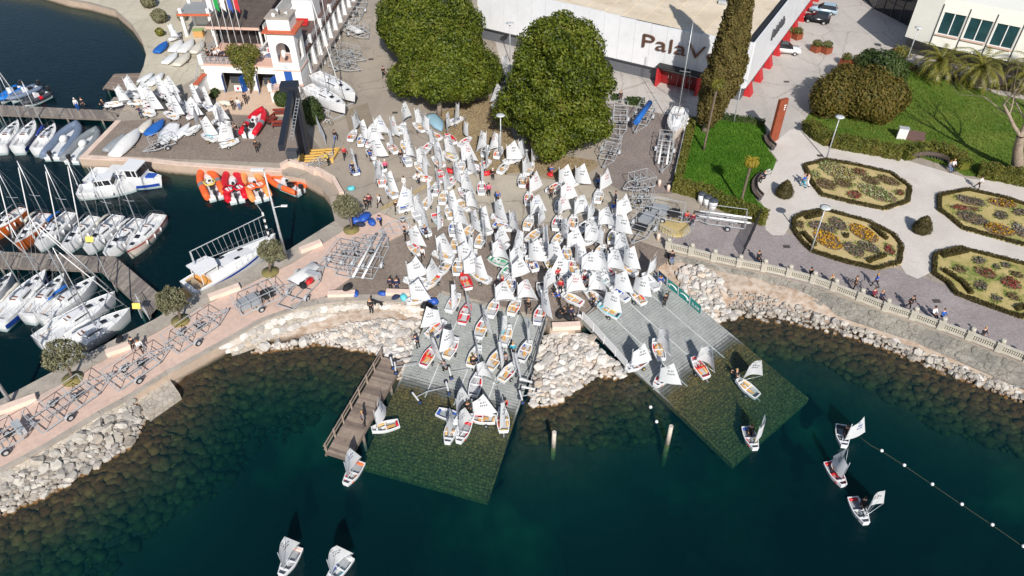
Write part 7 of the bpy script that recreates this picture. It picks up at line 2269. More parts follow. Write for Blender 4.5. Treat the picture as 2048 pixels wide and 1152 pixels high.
# ---- dinghies covered or turned over on the quays
def covered(label, bow, stern, m, beam=.42, ridge=.32, name='covered_dinghy', cat='covered boat', z=.5, flat=False):
	loc, L, hd = place2(bow, stern, G + z, G)
	t = thing(name, label, cat, loc, hd, 'boats laid up under covers or upside down')
	B = L * beam
	n_ = 12
	vs, fs = [], []
	for i in range(n_ + 1):
		q = i / n_
		w = yw(q, B, .72)
		hz = .34 + ridge * math.sin(PI * min(1, .12 + q * .8)) if not flat else .42 + .12 * math.sin(PI * min(1, .2 + q * .75))
		for k, (a, zz) in enumerate(((-.92, .12), (-1, .34), (-.5, (.34 + hz) / 2 + .07), (0, hz), (.5, (.34 + hz) / 2 + .07), (1, .34), (.92, .12))):
			vs.append((q * L, a * w, zz + .12 + .02 * math.sin(i * 2.3 + k)))
	for i in range(n_):
		for k in range(6):
			fs.append((i * 7 + k, (i + 1) * 7 + k, (i + 1) * 7 + k + 1, i * 7 + k + 1))
	fs += [tuple(range(7))]
	MB().add(vs, fs, 0, True).build('cover' if not flat else 'hull', m, t)
	MB().bar((.2 * L, 0, .1), (.95 * L, 0, .16), .07).bar((.4 * L, -B * .45, .12), (.4 * L, B * .45, .12), .07).build('dolly', M_galv, t)
	for s in (-1, 1):
		ob('wheel', WHEELC['k'], t, (.4 * L, s * B * .5, .2))
	return t
covered('dinghy under a bright blue cover on the cobbled quay', (327, 238), (294, 268), BAG['blue'] if False else M_canv['blue'])
covered('upturned white dinghy hull with broad bow on the cobbled quay', (322, 288), (347, 246), M_hullw, flat=True)
covered('narrow upturned white hull right of the broad one on the cobbled quay', (379, 246), (346, 277), M_hullw, .32, flat=True)
covered('dinghy under a loose silver grey cover by the pontoon end', (303, 238), (278, 262), M_canv['beige'])
covered('large boat under a big white cover near the fishing boats', (280, 256), (227, 310), M_canv['white'], .34, .75)
covered('slim upturned grey white hull beside the big white cover', (250, 267), (209, 300), BAG['grey'], .3, flat=True)
covered('upturned white hull at the pontoon ramp, left one', (306, 145), (277, 163), M_hullw, .38, flat=True)
covered('upturned white hull at the pontoon ramp, right one', (326, 145), (296, 168), M_hullw, .42, flat=True)
covered('small dinghy under a bright blue cover by the curved quay', (334, 82), (312, 103), M_canv['blue'])
covered('white covered dinghy, first in the back row by the clubhouse', (364, 79), (342, 101), M_canv['white'])
covered('white covered dinghy, second in the back row by the clubhouse', (386, 77), (362, 102), M_canv['white'])
covered('white covered dinghy, third in the back row nearest the clubhouse', (407, 81), (385, 104), M_canv['beige'])
covered('white dinghy in the front row by the curved quay', (354, 104), (328, 125), M_hullw, flat=True)
covered('silver grey covered dinghy in the front row by the clubhouse steps', (379, 104), (351, 129), M_canv['beige'])
covered('big dinghy under a pale blue cover beside the magnolia trunk', (884, 260), (862, 228), mat('pale_blue_cover', alb(150, 186, 204), .7, var=.1), .4)
covered('grey dinghy cover lying by the notice and people on the terrace', (436, 203), (462, 206), M_canv['beige'], .4)
# ---------------------------------------------------------------- pontoons, jetty, rails
M_plank = [mat('grey_plank_%s' % n_, alb(*c), .85, var=.18, scale=2, dirt=(alb(92, 84, 78), .5)) for n_, c in (('a', (138, 128, 120)), ('b', (122, 114, 108)), ('c', (152, 142, 132)))]
M_plankb = [mat('brown_plank_%s' % n_, alb(*c), .85, var=.2, scale=2, dirt=(alb(170, 160, 148), .5)) for n_, c in (('a', (136, 120, 108)), ('b', (120, 106, 96)), ('c', (150, 134, 120)))]
def planked(name, label, cat, q, z, n, along=True, mats=M_plank, th=.07, root=None, gap=.02):
	"""deck of planks across the quad q = (a, b, c, d): a-b and d-c are the long edges"""
	a, b_, c, d = [P(x, y, z) for x, y in q]
	t = root or thing(name, label, cat, a)
	o_ = Vector(t.location)
	for i in range(n):
		u0, u1 = (i + gap) / n, (i + 1 - gap) / n
		p = [a.lerp(b_, u0), a.lerp(b_, u1), d.lerp(c, u1), d.lerp(c, u0)]
		dz = rnd() * .012
		MB().prism([(v - o_).xy for v in p], z - o_.z - th + dz, z - o_.z + dz, bottom=True).build('plank', random.choice(mats), t)
	for e0, e1 in ((a, b_), (d, c)):
		MB().bar(e0 - o_ - Vector((0, 0, .2)), e1 - o_ - Vector((0, 0, .2)), .16, .22).build('edge_beam', mats[1], t)
		for k in range(max(2, int((e1 - e0).length / 4))):
			p = e0.lerp(e1, (k + .5) / max(2, int((e1 - e0).length / 4))) - o_
			MB().tube([p - Vector((0, 0, 4)), p - Vector((0, 0, .1))], .13, 7).build('pile', mats[1], t)
	return t
planked('pontoon', 'long grey wooden pontoon along the top of the harbour at the left edge', 'pontoon', [(-40, 208), (225, 221), (238, 238), (-40, 226)], .75, 62)
planked('pontoon', 'grey wooden deck joining the pontoon to the cobbled quay', 'pontoon', [(203, 222), (228, 194), (290, 199), (280, 240)], .85, 20)
planked('boat_ramp', 'brown wooden ramp at the corner of the blue basin', 'ramp', [(206, 176), (228, 148), (284, 146), (262, 188)], .8, 18, mats=M_plankb)
t = planked('pontoon', 'grey wooden finger pontoon between the two rows of yachts', 'pontoon', [(-40, 501), (231, 514), (202, 540), (-40, 531)], .7, 64)
planked('', '', '', [(231, 514), (330, 598), (300, 632), (202, 540)], .72, 36, root=t)
j = planked('jetty', 'weathered brown wooden jetty with a side rail left of the left slipway', 'jetty', [(766, 714), (651, 908), (695, 922), (806, 724)], .85, 46, mats=M_plankb)
a, b_ = P(766, 714, .85), P(651, 908, .85)
for i in range(8):
	p = a.lerp(b_, .02 + .96 * i / 7) - a
	MB().bar(p, p + Vector((0, 0, 1.05)), .13).build('rail_post', M_plankb[2], j)
for h_ in (.55, .98):
	MB().bar(Vector((0, 0, h_)), b_ - a + Vector((0, 0, h_)), .07, .12).build('rail', M_plankb[2], j)
for px, py, ty, lab in [(1107, 893, 864, 'left of the two wooden mooring posts standing in the water'), (1335, 886, 852, 'right of the two wooden mooring posts, off the right slipway')]:
	b_ = P(px, py, 0)
	MBt = MB().tube([(0, 0, -.06), (0, 0, zfor(b_.x, b_.y, ty))], [.2, .17], 9)
	mo = tag(MBt.build('mooring_post', mat('bleached_wood', alb(196, 186, 172), .9, var=.2), None, b_), lab, 'mooring post', 'mooring posts in the water')
	MB().tube([(0, 0, -6), (0, 0, -.06)], .205, 9).build('weedy_foot', M_algae, mo)
buo = [(1763, 902), (1808, 931), (1864, 969), (1923, 1009), (1984, 1050), (2046, 1093)]
BW = mat('buoy_white', (.8, .8, .8), .35)
ordn = ['first', 'second', 'third', 'fourth', 'fifth', 'last']
for i, q in enumerate(buo):
	tag(MB().ball((0, 0, .06), .14, 0, 10, 6).build('float', BW, None, P(*q, 0)), f'white float on the rope line, {ordn[i]} from the sailing dinghies', 'buoy', 'white floats along the rope line')
for q, w in (((1301, 815), 'nearer the rocks'), ((1313, 844), 'farther from the rocks')):
	tag(MB().ball((0, 0, .06), .15, 0, 10, 6).build('float', BW, None, P(*q, 0)), 'single small white float left of the right slipway, ' + w, 'buoy', 'single white floats')
tag(MB().tube([P(*q, .02) for q in [(1712, 868), (1740, 890)] + buo + [(2100, 1128)]], .011, 4).build('rope', mat('old_rope', alb(120, 118, 92), .9)), 'thin rope line carrying white floats across the lower right water', 'rope')

# ---- balustrade of the promenade
M_bal = mat('balustrade_stone', alb(190, 184, 170), .85, var=.15, scale=2, bump=.3, dirt=(alb(120, 116, 104), .6))
bp = [P(x, y) for x, y in BALUS]
bal = thing('balustrade', 'pale stone balustrade with urn topped piers along the promenade wall', 'balustrade', bp[0])
BUST = MB().lathe([(.07, 0), (.05, .05), (.1, .2), (.05, .42), (.07, .5)], n=6).mesh('baluster', M_bal)
PIER = MB().box((0, 0, .45), (.5, .5, .9)).box((0, 0, .93), (.6, .6, .08)).mesh('pier', M_bal)
URN = MB().lathe([(.12, .97), (.1, 1.05), (.24, 1.25), (.22, 1.38), (.14, 1.42)], n=8).mesh('urn', M_bal)
for i, p in enumerate(bp):
	q = ob('pier', PIER, bal, p - bp[0], math.atan2(*(bp[min(i + 1, 15)] - bp[max(i - 1, 0)]).yx))
	ob('urn', URN, q)
	if i < 15:
		d = bp[i + 1] - p
		for k in range(11):
			ob('baluster', BUST, bal, p + d * ((k + 1.4) / 13.2) - bp[0] + Vector((0, 0, .2)))
		for z, h in ((.1, .2), (.76, .12)):
			MB().bar(p + d * .07 - bp[0] + Vector((0, 0, z)), p + d * .93 - bp[0] + Vector((0, 0, z)), .3, h).build('rail', M_bal, bal)
# ---- banners along the right slipway
M_teal = mat('teal_banner', alb(22, 140, 132), .6, var=.06)
M_navyb = mat('navy_banner', alb(30, 66, 100), .6)
bb = [PG(x, y) for x, y in [(1316, 556), (1334, 573), (1356, 591), (1379, 610), (1402, 630)]]
for i in range(4):
	a, b_ = bb[i], bb[i + 1]
	d = (b_ - a).normalized()
	lab = ['dark blue sponsor banner with white lettering at the top of the right slipway', 'teal banner with curved white arrow, upper of two', 'teal banner with curved white arrow, lower of two', 'teal sponsor banner with white lettering, lowest beside the right slipway'][i]
	t = thing('banner', lab, 'banner', a, 0, 'banners beside the right slipway')
	s_ = Vector((0, 0, 1.15)) + Vector((d.y, -d.x, 0)) * .15
	MB().add([Vector((0, 0, .05)), b_ - a + Vector((0, 0, .05)) - d * .06, b_ - a - d * .06 + s_, s_], [(0, 1, 2, 3)]).build('cloth', M_navyb if i == 0 else M_teal, t)
	for e in (Vector((0, 0, 0)), b_ - a - d * .06):
		MB().bar(e, e + s_ * 1.03, .06).build('post', M_galv, t)
	nv = d.cross(s_).normalized() * .02
	L_ = (b_ - a).length
	if i in (0, 3):
		gv, gf = glyph_text('SLAM', .62)
		k_ = L_ * .62 / max(x for x, y in gv)
		me = MB().add([d * (L_ * .18 + x * k_) + s_.normalized() * (.33 + y * .95) + nv for x, y in gv], gf).build('lettering', M_whitep, t)
	else:
		sg_ = 1 if i == 1 else -1
		pts = [d * (L_ * .5 + sg_ * .55 * math.cos(u)) + s_.normalized() * (.45 + .35 * math.sin(u)) + nv for u in [PI * .1 + PI * .8 * k / 6 for k in range(7)]]
		MB().tube(pts, .07, 4).build('arrow', M_whitep, t)
		e = pts[-1]
		MB().add([e - d * sg_ * .28 - s_ * .02, e + d * sg_ * .18 + s_ * .16, e + d * sg_ * .2 - s_ * .2], [(0, 1, 2)]).build('arrow_head', M_whitep, t)
# ---- handrails of the slipways
def rail_thing(name, label, pts, h, m, n=3, slats=0):
	pp = [PG(x, y) for x, y in pts]
	t = thing(name, label, 'railing', pp[0])
	for i in range(len(pp) - 1):
		a, b_ = pp[i] - pp[0], pp[i + 1] - pp[0]
		MB().bar(a, a + Vector((0, 0, h)), .07).build('post', m, t)
		for k in range(n):
			z = h * (k + 1) / n
			MB().bar(a + Vector((0, 0, z)), b_ + Vector((0, 0, z)), .05 if not slats else .04, .05 if not slats else h / n * .72).build('rail' if not slats else 'slat', m, t)
	MB().bar(pp[-1] - pp[0], pp[-1] - pp[0] + Vector((0, 0, h)), .07).build('post', m, t)
	return t
rail_thing('handrail', 'grey metal handrail along the right side of the left slipway', [(1090, 650), (1083, 676), (1076, 703), (1069, 730), (1063, 754)], 1.05, M_darkgrey)
rail_thing('slatted_barrier', 'white slatted barrier along the left edge of the right slipway', [(1164, 640), (1186, 663), (1207, 687), (1230, 712), (1252, 738)], 1.0, M_whitep, 4, 1)
f_ = rail_thing('wire_fence', 'light metal fence between the boat yard and the lawn hedge', [(1375, 236), (1369, 266), (1362, 296), (1355, 327), (1348, 358)], 1.3, M_galv, 2)
g_ = rail_thing('lattice_gate', 'dark open lattice gate across the promenade', [(1516, 444), (1508, 462), (1500, 480), (1491, 498), (1483, 516)], 1.7, M_black, 9)
rail_thing('mesh_fence', 'grey mesh fence on the low wall beside the evergreen bush and bikes', [(622, 214), (630, 240), (640, 264), (652, 290)], 1.6, M_galv, 9)
rail_thing('crane_fence', 'grey metal fence panels around the yellow crane platform', [(619, 345), (640, 333), (668, 322), (668, 302)], 1.3, M_galv, 6)
# low pink wall round the harbour corner
pw = [P(x, y) for x, y in [(632, 346), (645, 352), (668, 366), (685, 396)]]
t = thing('harbour_wall', 'low pink parapet wall curving round the harbour corner', 'wall', pw[0])
for i in range(3):
	MB().bar(pw[i] - pw[0] + Vector((0, 0, .4)), pw[i + 1] - pw[0] + Vector((0, 0, .4)), .5, .8).build('wall_section', M_kerb, t)
pw = [P(x, y) for x, y in [(564, 338), (580, 330), (612, 338), (632, 350)]]
t = thing('crane_wall', 'pale concrete parapet in front of the black crane', 'wall', pw[0])
for i in range(3):
	MB().bar(pw[i] - pw[0] + Vector((0, 0, .35)), pw[i + 1] - pw[0] + Vector((0, 0, .35)), .5, .75).build('wall_section', M_kerb, t)
# ---- harbour crane
M_crane = mat('black_crane_paint', alb(36, 40, 50), .45, var=.1)
b_ = P(612, 311)
t = thing('harbour_crane', 'tall black harbour crane with a square column and a long boom', 'crane', b_)
H_ = 8.6
MB().box((0, 0, H_ / 2), (1.25, 1.1, H_)).build('column', M_crane, t)
je = P(563, 296, G + H_ - .2) - b_
js = Vector((-.2, .9, H_ - .1))
MB().bar(js, je, .62, .7).build('boom', M_crane, t)
MB().box((-.45, .6, H_ + .25), (2.0, 1.7, .6), .1).build('winch_housing', M_crane, t)
ld = MB()
dd = (je - js); sd = Vector((.55, .1, -.3))
for k in (0, .35):
	ld.bar(js + dd * .15 + sd + Vector((k, 0, 0)), js + dd * .85 + sd + Vector((k, 0, 0)), .05)
for i in range(12):
	p = js + dd * (.17 + .056 * i) + sd
	ld.bar(p, p + Vector((.35, 0, 0)), .04)
ld.build('ladder', M_galv, t)
MB().box((0, -.2, .12), (2.4, 2.0, .24)).build('base_plate', M_concrete, t)
MB().box((-1.4, -.6, .6), (1.3, .9, 1.1)).build('control_box', M_darkgrey, t)
yp = P(640, 322)
t = thing('crane_platform', 'yellow steel crane platform beside the black crane', 'platform', yp)
M_yel = mat('yellow_steel', alb(226, 180, 92), .5, var=.1)
for k in range(5):
	MB().bar((-2.6 + k * .1, -1 + k * .62, .5), (1.6 + k * .1, -.4 + k * .62, .5), .2, .16).build('beam', M_yel, t)
for x in (-2.4, 0, 1.6):
	MB().bar((x, -1 + (x + 2.6) * .14, .5), (x + .4, 1.6 + (x + 2.6) * .14, .5), .26, .2).build('cross_beam', M_yel, t)
for x, y in ((-2.4, -.9), (1.6, -.3), (1.9, 2.0), (-2.1, 1.5)):
	MB().box((x, y, .22), (.25, .25, .45)).build('leg', M_yel, t)

# ---- rust coloured monolith, cabinet, benches, planters, lamps
b_ = P(1546, 281)
t = thing('rust_monolith', 'tall rust coloured steel slab with small white marks by the garden path', 'monument', b_, .42)
MB().box((0, 0, 2.85), (1.25, .42, 5.7)).build('slab', mat('corten_steel', alb(140, 68, 42), .75, var=.2, scale=1.5), t)
for k in range(3):
	MB().box((.3, -.222, 4.9 - k * .28), (.3 - .06 * k, .02, .16)).build('white_mark', M_whitep, t)
t = thing('electric_cabinet', 'white electric cabinet on the park lawn', 'cabinet', P(1801, 277), -.3)
MB().box((0, 0, .75), (1.1, .6, 1.5)).build('body', M_whitep, t); MB().box((0, -.02, 1.53), (1.2, .7, .06)).build('lid', M_galv, t)
t = thing('brown_hatch', 'brown sloping hatch cover beside the white electric cabinet', 'hatch', P(1824, 276), -.35)
MB().add([(-1.4, -.9, 0), (1.4, -.9, 0), (1.4, .9, 0), (-1.4, .9, 0), (-1.4, -.9, .35), (1.4, -.9, .35), (1.4, .9, .6), (-1.4, .9, .6)], [(4, 5, 6, 7), (0, 1, 5, 4), (1, 2, 6, 5), (2, 3, 7, 6), (3, 0, 4, 7)]).build('cover', mat('brown_sheet', alb(110, 84, 76), .6, var=.12), t)
def arcbench(label, pts, m, h=.45):
	q = smoothline([P(x, y) for x, y in pts], 4)
	t = thing('curved_bench', label, 'bench', q[0])
	for i in range(len(q) - 1):
		d = (q[i + 1] - q[i])
		s_ = Vector((d.y, -d.x, 0)).normalized()
		c = (q[i] + q[i + 1]) / 2 - q[0]
		MB().bar(q[i] - q[0] + d * .04 + Vector((0, 0, h)), q[i + 1] - q[0] - d * .04 + Vector((0, 0, h)), .55, .08).build('seat', m, t)
		MB().bar(q[i] - q[0] + d * .04 - s_ * .3 + Vector((0, 0, h + .3)), q[i + 1] - q[0] - d * .04 - s_ * .3 + Vector((0, 0, h + .3)), .07, .4).build('backrest', m, t)
		MB().box(c + Vector((0, 0, h / 2)), (.12, .4, h), math.atan2(d.y, d.x)).build('leg', M_darkgrey, t)
M_bench = mat('dark_bench_wood', alb(92, 80, 74), .7, var=.2)
arcbench('dark curved bench in the bay of the lower lawn edge', [(1522, 352), (1508, 368), (1508, 388), (1520, 402)], M_bench)
arcbench('dark curved bench beside the rust monolith', [(1530, 276), (1534, 290), (1546, 302)], M_bench)
arcbench('long curved slatted bench in front of the park hedge', [(1897, 328), (1878, 319), (1850, 314), (1814, 318)], M_bench)
M_corten = mat('corten_planter', alb(140, 72, 46), .75, var=.2)
for px, py, w in [(1583, 76, 'nearest the parked cars'), (1641, 104, 'in the middle of the row of planters'), (1700, 132, 'nearest the park shrubs')]:
	b_ = P(px, py)
	for s, sd_ in ((-.7, 'left'), (.7, 'right')):
		t = thing('planter', f'rust planter with plant {w}, {sd_} of its pair', 'planter', b_ + Vector((s, -s * .35, 0)), .5, 'rust steel planters on the forecourt')
		MB().prism([(-.62, -.62), (.62, -.62), (.62, .62), (-.62, .62)], 0, .95).build('box', M_corten, t)
		p, nn = lobes_points([((0, 0, 1.25), (.75, .75, .55))], 420, .7)
		ob('plant', leaves_mesh('plant', p, nn, .2, M_cycad, .22), t)
def disclamp(label, px, py, h, group='disc topped lamp posts'):
	t = thing('lamp_post', label, 'lamp post', P(px, py), 0, group)
	MB().tube([(0, 0, 0), (0, 0, h * .5), (0, 0, h - .1)], [.085, .07, .06], 8).build('pole', M_galv, t)
	MB().lathe([(.05, h - .45), (.16, h - .2), (.03, h - .1)], n=10).build('lantern', M_whitep, t)
	MB().lathe([(.5, h), (.56, h + .04), (.3, h + .1), (.0001, h + .12)], n=18).build('disc', mat('lamp_disc', alb(196, 200, 200), .5), t)
for px, py, h, lab in [(1652, 320, 5.8, 'lamp post with pale disc at the park hedge above the flower beds'), (1621, 504, 5.6, 'lamp post with pale disc in the second flower bed'), (1809, 133, 5.8, 'lamp post with pale disc in front of the white building'),
					   (1467, 245, 5.8, 'lamp post with pale disc beside the cypress and hall corner'), (1020, 124, 5.8, 'lamp post with pale disc in the gap between the magnolias'), (1002, 323, 6.2, 'lamp post with pale disc on the dry verge among the dinghies')]:
	disclamp(lab, px, py, h)
t = thing('street_lamp', 'tall street lamp with short arm beside the left magnolia', 'street lamp', P(802, 112))
MB().tube([(0, 0, 0), (0, 0, 5.0), (-.2, 0, 5.4), (-1.3, 0, 5.5)], [.09, .07, .05, .04], 7).build('pole', M_galv, t); MB().box((-1.5, 0, 5.5), (.7, .25, .12)).build('lamp_head', M_whitep, t)
t = thing('quay_lamp', 'tall grey lamp column on the quay beside the motor yacht bow', 'street lamp', P(572, 514))
MB().tube([(0, 0, 0), (0, 0, 5), (0, 0, 10.4)], [.16, .12, .08], 8).build('pole', M_galv, t); MB().bar((0, 0, 6.2), (.9, 0, 6.4), .05).box((1.1, 0, 6.4), (.6, .25, .1)).build('lamp_head', M_whitep, t)
MB().box((-.6, 0, 10.5), (1.2, .35, .12)).build('top_lamp', M_whitep, t)
t = thing('quay_lamp', 'grey lamp column at the left edge near the end of the breakwater', 'street lamp', P(23, 807))
MB().tube([(0, 0, 0), (0, 0, 5), (0, 0, 10.4)], [.16, .12, .08], 8).build('pole', M_galv, t); MB().box((-.5, 0, 10.5), (1.2, .35, .12)).build('lamp_head', M_whitep, t)
# bins, sign, blocks
M_binlid = mat('grey_bin_lid', alb(70, 76, 84), .6)
for i, (x, y) in enumerate([(1402, 405), (1413, 412), (1424, 419)]):
	t = thing('waste_bin', ['white waste bin with grey lid, left of three', 'white waste bin with grey lid, middle of three', 'white waste bin with grey lid, right of three'][i] + ' by the long hedge', 'bin', P(x, y), -.5, 'bins by the long hedge')
	MB().lathe([(.4, 0), (.46, 1.15)], n=10).build('body', M_whitep, t); MB().lathe([(.5, 1.15), (.5, 1.25), (.3, 1.36), (.0001, 1.38)], n=10).build('lid', M_binlid, t)
M_block = mat('pink_stone_block', alb(228, 204, 188), .85, var=.1, scale=1.5, bump=.2)
for (x, y), ang, L_, lab in [((622, 497), .62, 2.4, 'pale stone bench block on the breakwater nearest the olive by the blue bags'), ((450, 588), .58, 3.0, 'pale stone bench block beside the stern of the motor yacht'), ((245, 700), .55, 2.6, 'pale stone bench block with sunbathers and bags on it'),
							 ((22, 818), .55, 4.0, 'long pale stone block at the left edge below the lamp column'), ((684, 592), .05, 2.6, 'pale stone bench block with black bag on the lower apron'), ((806, 590), -.05, 3.2, 'pale stone bench block with blue bags beside the left slipway head'), ((1132, 656), .06, 2.6, 'pale stone block between the heads of the two slipways')]:
	t = tag(MB().prism([(-L_ / 2, -.32), (L_ / 2, -.32), (L_ / 2, .32), (-L_ / 2, .32)], 0, .5).build('stone_bench', M_block, None, P(x, y), ang), lab, 'stone bench', 'pale stone bench blocks')
# heaps of bags: each bag a thing
BAGC = [('blue', BAG['blue']), ('navy', cloth('navy', CC['navy'])), ('black', cloth('black', CC['black'])), ('red', BAG['red']), ('turquoise', BAG['teal'])]
def bag(label, px, py, m, s=1.0, rz=0, z=0):
	b_ = PG(px, py) + Vector((0, 0, z))
	t = thing('sail_bag', label, 'bag', b_, rz, 'bags and covers lying on the ground')
	me = MB().ball((0, 0, .22 * s), .42 * s, 0, 9, 6, 1.25, .8, .62)
	me.v = [tuple(Vector(v) * (1 + .22 * noise.noise(Vector(v) * 3 + Vector((px, py, 0))))) for v in me.v]
	me.build('body', m, t)
	MB().tube([(-.25 * s, 0, .42 * s), (0, .05, .52 * s), (.25 * s, 0, .42 * s)], .025, 5).build('handle', M_black, t)
for i, (x, y, c, s, w) in enumerate([(712, 446, 0, 1.5, 'left of the big blue heap by the harbour olive'), (730, 440, 0, 1.7, 'middle of the big blue heap by the harbour olive'), (744, 448, 0, 1.3, 'right of the big blue heap by the harbour olive'), (722, 452, 1, 1.0, 'in front of the big heap by the harbour olive'),
									 (697, 586, 2, 1.1, 'on the apron stone bench'), (712, 590, 0, .9, 'right of the apron stone bench'), (765, 590, 0, .9, 'left of the stone bench near the slipway'), (792, 597, 1, .9, 'in front of the stone bench near the slipway'), (808, 598, 4, 1.1, 'under the boat marked USA near the slipway'), (866, 606, 0, 1.2, 'at the corner of the left slipway head'),
									 (852, 614, 2, 1.1, 'on the wall end beside the left slipway head'), (244, 690, 2, .9, 'on the bench with the sunbathers'), (900, 345, 3, 1.2, 'beside a rope on the plaza'), (975, 350, 3, 1.1, 'spread red on the dry verge'), (998, 228, 3, 1.0, 'under the lamp between the magnolias'), (1100, 352, 3, .9, 'by the crew under the tallest magnolia'),
									 (703, 380, 4, 1.0, 'beside the small rack near the harbour corner'), (1120, 632, 2, 1.2, 'between the slipway heads, left'), (1135, 637, 2, 1.1, 'between the slipway heads, right'), (1340, 515, 2, 1.0, 'with the seated group by the balustrade end'), (622, 573, 3, 1.0, 'on the flat trailer by the curved wall'), (608, 582, 2, 1.0, 'black one on the flat trailer by the curved wall')]):
	bag(f'{BAGC[c][0]} bag lying {w}', x, y, BAGC[c][1], s, i, .5 if 'flat trailer' in w else (.5 if 'on the apron stone' in w or 'on the bench' in w else 0))
# ---- trailers, racks and trolleys
WHEELT = MB().tube([(0, -.1, 0), (0, .1, 0)], [.31, .31], 14).mesh('tyre', M_tyre)
RIMT = MB().tube([(0, -.11, 0), (0, .11, 0)], [.17, .17], 10).mesh('rim', M_galv)
def trailer(label, a, b_, W=1.7, tiers=0, load=None, arms=0, m=M_galv, group='boat trailers', z0=0):
	"""road trailer from tail a to hitch b"""
	A, Bp = PG(*a), PG(*b_)
	d = Bp - A; d.z = 0
	L_ = d.length
	t = thing('boat_trailer', label, 'trailer', A, math.atan2(d.y, d.x), group)
	fr = MB()
	bl = L_ * .68
	for s in (-1, 1):
		fr.bar((0, s * W / 2, .5), (bl, s * W / 2, .5), .07, .1).bar((bl, s * W / 2, .5), (L_, 0, .5), .065)
	for k in range(4):
		fr.bar((bl * k / 3, -W / 2, .5), (bl * k / 3, W / 2, .5), .07)
	fr.bar((bl * .2, 0, .46), (L_, 0, .5), .08)
	fr.build('chassis', m, t)
	for s in (-1, 1):
		w = ob('wheel', WHEELT, t, (bl * .45, s * (W / 2 + .17), .31)); ob('rim', RIMT, w)
		MB().add([(bl * .45 + .4 * math.cos(u), s * (W / 2 + .17) + e, .31 + .4 * math.sin(u)) for e in (-.13, .13) for u in [PI * k / 6 for k in range(7)]], [(k, k + 1, 8 + k, 7 + k) for k in range(6)]).build('mudguard', m, t)
	MB().bar((L_ - .5, .12, 0.05), (L_ - .5, .12, .8), .06).build('jockey_post', m, t)
	for k in range(tiers):
		x = bl * (k + (.25 * noise.noise(Vector((A.x, A.y, k * 3.1))) if 0 < k < tiers - 1 else 0)) / max(1, tiers - 1)
		zt_ = 1.72 + (.5 * noise.noise(Vector((A.y, A.x, k * 1.7))) if 0 < k < tiers - 1 else 0)
		q = MB()
		for s in (-1, 1):
			q.bar((x, s * W * .42, .5), (x, s * W * .5, zt_), .042)
		for z in (1.1, zt_):
			q.bar((x, -W * .5, z), (x, W * .5, z), .04)
		q.build('rack_frame', m, t)
	if tiers > 1:
		for s in (-1, 1):
			MB().bar((0, s * W * .5, 1.72), (bl, s * W * .5, 1.72), .05).build('top_rail', m, t)
	if tiers > 2:
		sp = ob('spare_wheel', WHEELT, t, (bl * .75, .2, .66)); sp.rotation_euler = (PI / 2, 0, 0); ob('rim', RIMT, sp)
	if load == 'spar':
		for y in (-.5, .45):
			MB().tube([(-.6, y, 1.0), (L_ * .85, y, 1.0)], .12, 7).build('mast_tube', M_whitep, t)
	if load == 'box':
		MB().prism([(bl * .05, -.6), (bl * .5, -.75), (bl * .5, .75), (bl * .05, .6)], .6, 1.15).build('grey_hull', BAG['grey'], t)
		MB().box((bl * .75, 0, .85), (.9, 1.1, .4)).build('black_box', M_black, t)
	if load == 'cover':
		MB().add([(0, -.8, .75), (bl * .9, -.6, .7), (bl * .95, .6, .7), (0, .8, .75), (bl * .1, 0, 1.15), (bl * .9, 0, 1.0)], [(0, 1, 5, 4), (4, 5, 2, 3), (0, 4, 3), (1, 2, 5)], 0, True).build('white_cover', M_canv['white'], t)
	if load == 'crate':
		MB().box((L_ * .72, 0, .85), (.6, 1.5, .5)).build('tool_crate', M_galv, t)
	return t
